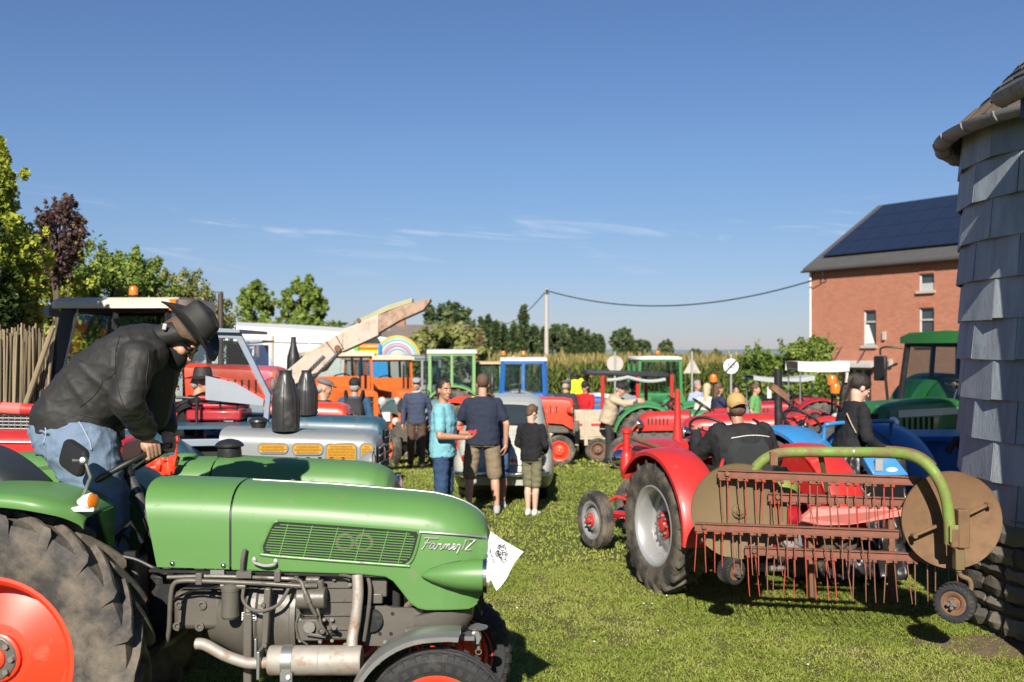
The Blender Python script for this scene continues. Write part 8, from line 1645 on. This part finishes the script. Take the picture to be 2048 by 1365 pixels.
t = tr('green tractor low behind the seated women', 1385, 22.4, 175, deutz_green, red_paint, Rr=.56, L=1.9, hood=(.6, 1.75, .8, 1.15, .26), exh=None)
t = tr('red tractor with a beacon on a post ahead of the driver in the tan cap', 1440, 18.6, 165, red_paint, red_paint, Rr=.52, L=1.7, hood=(.55, 1.5, .75, 1.12, .25), exh=None, seat=True)
m = MB(); m.tube([(.1, .35, .9), (.1, .35, 1.62)], .014, 8); m.build('beacon_post', blackm, t); beacon(t, (.1, .35, 1.62), 1.25)
t = tr('red tractor with rounded hood left of the woman in black', 1640, 13.6, 172, red_paint, red_paint, Rr=.58, L=1.9, hood=(.6, 1.85, .82, 1.25, .27), exh=None); 
for yy in (.30, .05): m = MB(); m.tube([(-.15, yy, 1.0), (-.15, yy, 1.62 - yy * .4)], .014, 8); m.build('beacon_post', blackm, t); beacon(t, (-.15, yy, 1.62 - yy * .4), 1.2)
t = tr('red tractor with an upright black exhaust behind the driver in the tan cap', 1585, 11.6, 168, wine_red, red_paint, Rr=.5, L=1.7, hood=(.5, 1.4, .7, 1.05, .24), exh=None, lights=False); inv = t.matrix_basis.inverted(); exhaust(t, inv @ P(1557, 890, 11.3), inv @ P(1556, 738, 11.3), .046, 'pipe')
m = MB(t); m.bar(P(1542, 772, 11.3), P(1574, 796, 11.3), .1, .07); m.build('rusty_flap', rust, t)
t = tr('dark red tractor under a white canvas canopy by the brick house', 1625, 23, 178, wine_red, red_paint, Rr=.62, L=1.9, hood=(.6, 1.75, .85, 1.25, .26), exh=None); canopy(t, -.6, .42, .55, 1.1, 1.98, steel, canvas, th=.16, r=.018)
t = tr('green tractor under a sagging grey canopy left of the white canopy', 1560, 25, 178, deutz_green, red_paint, Rr=.6, L=1.9, hood=(.6, 1.75, .85, 1.25, .26), exh=None); canopy(t, -.65, .72, .55, 1.0, 1.78, steel, grey_canvas, th=.08, sagz=.14, r=.018)
m = MB(); m.box((.4, .58, 1.45), (.1, .04, .28)); m.build('side_mirror', lamp_glass, t)
car('small white car parked at the edge of the maize', at(1108, 33.5), R(10), white_paint)
# wooden trailer
wt_ = thing('wooden_trailer', 'weathered timber trailer with short red stripes', 'trailer', at(1182, 21.2)); wd2 = 21.2
for side, yy in ((-1, wd2 - .55), (1, wd2 + .55)):
    for k_ in range(3):
        a, b_ = P(1148, 862 - 16 * k_, wd2), P(1216, 862 - 16 * k_, wd2); m = MB(wt_); m.box(((a.x + b_.x) / 2, yy, a.z), (b_.x - a.x, .03, .155)); m.build('plank', wood_grey, wt_)
for px in (1150, 1168, 1214): a, b_ = P(px, 886, wd2), P(px, 822, wd2); m = MB(wt_); m.box((a.x, wd2 - .585, (a.z + b_.z) / 2), (.07, .04, b_.z - a.z)); m.build('stake', wood_grey, wt_)
for (x0, x1) in ((1151, 1161), (1178, 1205)): a, b_ = P(x0, 846, wd2), P(x1, 846, wd2); m = MB(wt_); m.box(((a.x + b_.x) / 2, wd2 - .57, a.z), (b_.x - a.x, .012, .05)); m.build('red_stripe', red_paint, wt_)
a = P(1182, 872, wd2); m = MB(wt_); m.box((a.x, wd2, a.z), (.75, 1.1, .06)); m.build('floor', wood_grey, wt_); m = MB(wt_); m.bar((a.x - .3, wd2, a.z - .1), (a.x + 1.2, wd2, a.z - .25), .08, .08); m.build('drawbar', wood_grey, wt_)
for s_ in (-1, 1): wheel(wt_, Vector((a.x + .1, wd2 + s_ * .5, gz(wd2) + .26)) - wt_.location, .26, .14, .15, rust, out=s_, style='rib')
# passenger wagon with red posts and rolled awning
wg = thing('passenger_wagon', 'open wagon with red posts and a rolled dark awning', 'wagon', at(1262, 23.4)); wd3 = 23.4
for px, yy in ((1178, .7), (1200, -.7), (1268, -.7), (1300, .7), (1334, -.7)): a, b_ = P(px, 830, wd3), P(px, 748, wd3); m = MB(wg); m.tube([(a.x, wd3 + yy, a.z), (b_.x, wd3 + yy, b_.z)], .045, 8); m.build('post', red_paint, wg)
m = MB(wg); a, b_ = P(1172, 746, wd3 - .7), P(1338, 751, wd3 - .7); m.loft([[a + Vector((0, y_, z_)) for y_, z_ in ((-.05, -.05), (-.05, .05), (1.45, .05), (1.45, -.05))], [b_ + Vector((0, y_, z_)) for y_, z_ in ((-.05, -.05), (-.05, .05), (1.45, .05), (1.45, -.05))]]); m.build('roof', blackm, wg, bevel=.02)
m = MB(wg); m.tube([a.lerp(b_, t) + Vector((0, -.1, -.07 - .08 * abs(math.sin(t * PI * 2)))) for t in np.linspace(.25, .95, 18)], .04, 8); m.build('rolled_awning', grey_canvas, wg)
a, b_ = P(1172, 832, wd3), P(1338, 832, wd3); m = MB(wg); m.box(((a.x + b_.x) / 2, wd3, a.z), (b_.x - a.x, 1.5, .12)); m.build('floor', wood_brown, wg); m = MB(wg); m.box(((a.x + b_.x) / 2, wd3 + .5, a.z + .25), (b_.x - a.x - .2, .3, .06)); m.build('bench', wood_brown, wg)
for x_ in (a.x + .4, b_.x - .4):
    for s_ in (-1, 1): wheel(wg, Vector((x_, wd3 + s_ * .6, gz(wd3) + .3)) - wg.location, .3, .16, .18, red_paint, out=s_, style='rib')
# road signs
def sign(label, px, d, ptop, shape, cy, r_, mt):
    s_ = thing('road_sign', label, 'sign', at(px, d)); x = P(px, 0, d).x; m = MB(s_); m.tube([(x, d, gz(d)), (x, d, P(0, ptop, d).z)], .035, 10); m.build('post', galv, s_)
    c = P(px, cy, d - .05 if shape == 'end' else d + .05); rr = r_ / F * d; m = MB(s_)
    if shape == 'tri': pts = [Vector((c.x + a * rr, 0, c.z + b_ * rr)) for a, b_ in ((-1, -.8), (1, -.8), (.06, .92), (-.06, .92))]
    else: pts = [Vector((c.x + rr * math.cos(t), 0, c.z + rr * math.sin(t))) for t in np.linspace(0, 2 * PI, 33)[:-1]]
    m.loft([[Vector((p.x, c.y - .01, p.z)) for p in pts], [Vector((p.x, c.y + .01, p.z)) for p in pts]]); pl = m.build('plate', mt, s_, smooth=0)
    if shape == 'end':
        lettering('50', rr * 1.05, mat('sign_grey', (0.16, 0.16, 0.17), .6), pl, Vector((c.x, c.y - .016, c.z)) - s_.location, (R(90), 0, 0), 0, .002, .006); m = MB(s_); m.bar((c.x - rr * .68, c.y - .024, c.z - rr * .72), (c.x + rr * .68, c.y - .024, c.z + rr * .72), .006, rr * .22); m.build('diagonal_bar', ink, pl); m = MB(s_); m.tube([Vector((p.x, c.y - .012, p.z)) for p in [c + (q2 - Vector((c.x, 0, c.z))) * .94 for q2 in pts] + [c + (pts[0] - Vector((c.x, 0, c.z))) * .94]], .008, 5, False)
back = mat('sign_back', (0.42, 0.38, 0.33), .7, var=.1, dirt=((0.25, 0.2, 0.15), .2, 4))
sign('round road sign seen from behind', 1230, 33, 704, 'round', 728, 16.5, back); sign('triangular road sign seen from behind', 1384, 32, 703, 'tri', 733, 17.5, back); sign('white end of limit sign with a black diagonal bar', 1462, 31.5, 708, 'end', 733, 15, plate_white)
# ---------------------------------------------------------------- people farther back
V2 = .017
def far(label, px, d, rz, top, bottom, **k): k.setdefault('voxel', V2); return person(label, at(px, d), R(rz), top, bottom, **k)
grey_j = cloth('slate_jacket', (0.035, 0.037, 0.045)); red_j = cloth('red_jacket', (0.42, 0.015, 0.02)); beige = cloth('beige_coat', (0.42, 0.34, 0.24)); hivis = cloth('hi_vis_yellow', (0.55, 0.75, 0.03)); blu = cloth('pale_blue_shirt', (0.30, 0.36, 0.52)); whit = cloth('cream_blouse', (0.6, 0.55, 0.47)); nv2 = cloth('navy_vest_top', (0.025, 0.035, 0.07)); gr_t = cloth('grey_tshirt', (0.2, 0.22, 0.24)); grn = cloth('green_top', (0.12, 0.3, 0.1))
cpb = ('baseball', mat('black_cap', (0.015, 0.015, 0.016), .8), None)
far('man in a dark slate jacket with his back turned left of the red jacket', 1131, 22.0, 75, grey_j, dk_tr, h=1.7, hat=('flat', mat('dark_grey_cap', (0.1, 0.095, 0.09), .9), None), hair=('fringe', hair_grey), bulk=1.12)
far('man in a bright red jacket and black cap by the timber trailer', 1170, 22.4, -120, red_j, dk_tr, h=1.68, hat=cpb, hair=('fringe', hair_grey), has_face=True, J=dict(elL=(.15, .25, 1.15), wrL=(.35, .2, 1.05)))
far('man in a beige coat leaning on the green tractor wheel', 1217, 20.3, -12, beige, dk_tr, h=1.74, hat=cpb, hair=('fringe', hair_grey), has_face=True, bulk=1.28, pitch=R(15), J=dict(chest=(.08, 0, 1.22), neck=(.17, 0, 1.40), head=(.25, 0, 1.51), shR=(.12, -.2, 1.34), shL=(.12, .2, 1.34), elR=(.35, -.24, 1.22), wrR=(.62, -.2, 1.26), elL=(.35, .24, 1.22), wrL=(.62, .15, 1.28), knR=(.03, -.1, .5), knL=(.04, .1, .5)), jacket_len=-.14)
far('man in a grey shirt and black cap behind the green wheel', 1252, 21.6, -100, gr_t, dk_tr, h=1.66, hat=cpb, has_face=True)
far('person in a red top beside the wagon post', 1266, 24.6, 20, red_j, dk_tr, h=1.72, hair=('short', hair_dark))
hv = far('person in a hi-vis yellow jacket by the maize', 1150, 28.5, 85, hivis, dk_tr, h=1.72, hair=('short', hair_dark), bulk=1.3, voxel=.02, J=dict(head=(.2, 0, 1.5), neck=(.12, 0, 1.42))); hv.location.z += .42
far('blond woman in a cream blouse seated among the tractors', 1414, 20.2, 60, whit, jeans2, h=1.62, hair=('long', hair_blond), sk=skin_pale)
far('brown-haired woman in a navy vest top reaching forward', 1436, 19.6, 10, nv2, jeans2, h=1.64, hair=('long', hair_brown), sk=skin, sleeves='short', J=dict(elR=(.2, -.24, 1.2), wrR=(.42, -.2, 1.05)))
far('man in a grey and blue top right of the brown-haired woman', 1472, 21, -100, gr_t, jeans2, h=1.6, hair=('short', hair_dark), has_face=True)
far('person in a pale blue shirt below the triangular sign', 1394, 24, -60, blu, dk_tr, h=1.72, hair=('short', hair_grey), has_face=True)
far('person in a green top right of the tan cap', 1510, 22, -30, grn, dk_tr, h=1.62, hair=('short', hair_brown), sleeves='short')
far('dark-haired woman with her hair tied up left of the woman in black', 1633, 13.0, 150, wblk, jeans2, h=1.62, hair=('bun', hair_dark), sk=skin_pale, voxel=.013, J=dict(pel=(0, 0, .62), chest=(.02, 0, .93), neck=(.02, 0, 1.12), head=(.04, 0, 1.25), shR=(0, -.18, 1.06), shL=(0, .18, 1.06), elR=(.05, -.24, .8), elL=(.05, .24, .8), wrR=(.25, -.2, .72), wrL=(.25, .2, .72), hipR=(0, -.1, .6), hipL=(0, .1, .6), knR=(.4, -.12, .55), knL=(.4, .12, .55), anR=(.4, -.12, .12), anL=(.4, .12, .12)))
far('bald baby in a pale green top on the lap by the red tractor', 1604, 12.9, -60, cloth('sage_top', (0.3, 0.36, 0.28)), cloth('sage_top', (0.3, 0.36, 0.28)), h=.9, sk=skin_pale, voxel=.012, has_face=True, fat=1.3, J=dict(pel=(0, 0, 1.55), chest=(.02, 0, 1.85), neck=(.02, 0, 2.0), head=(.04, 0, 2.16), shR=(0, -.18, 1.96), shL=(0, .18, 1.96), elR=(.05, -.24, 1.7), elL=(.05, .24, 1.7), wrR=(.25, -.2, 1.6), wrL=(.25, .2, 1.6), hipR=(0, -.1, 1.5), hipL=(0, .1, 1.5), knR=(.4, -.12, 1.45), knL=(.4, .12, 1.45), anR=(.4, -.12, 1.1), anL=(.4, .12, 1.1)))
for px, d, lb, tp in ((838, 33, 'person in dark blue by the rainbow arch, left of two', jeans2), (868, 34, 'person in a dark top under the grey cab roof', grey_j), (800, 36, 'person in a blue top standing below the rainbow arch', blu), (792, 33, 'person in an orange top near the bouncy castle', cloth('orange_top', (0.6, 0.2, 0.1)))):
    far(lb, px, d, 90, tp, dk_tr, h=1.7, hair=('short', hair_dark), voxel=.025, hands=False)

flush_blobs()
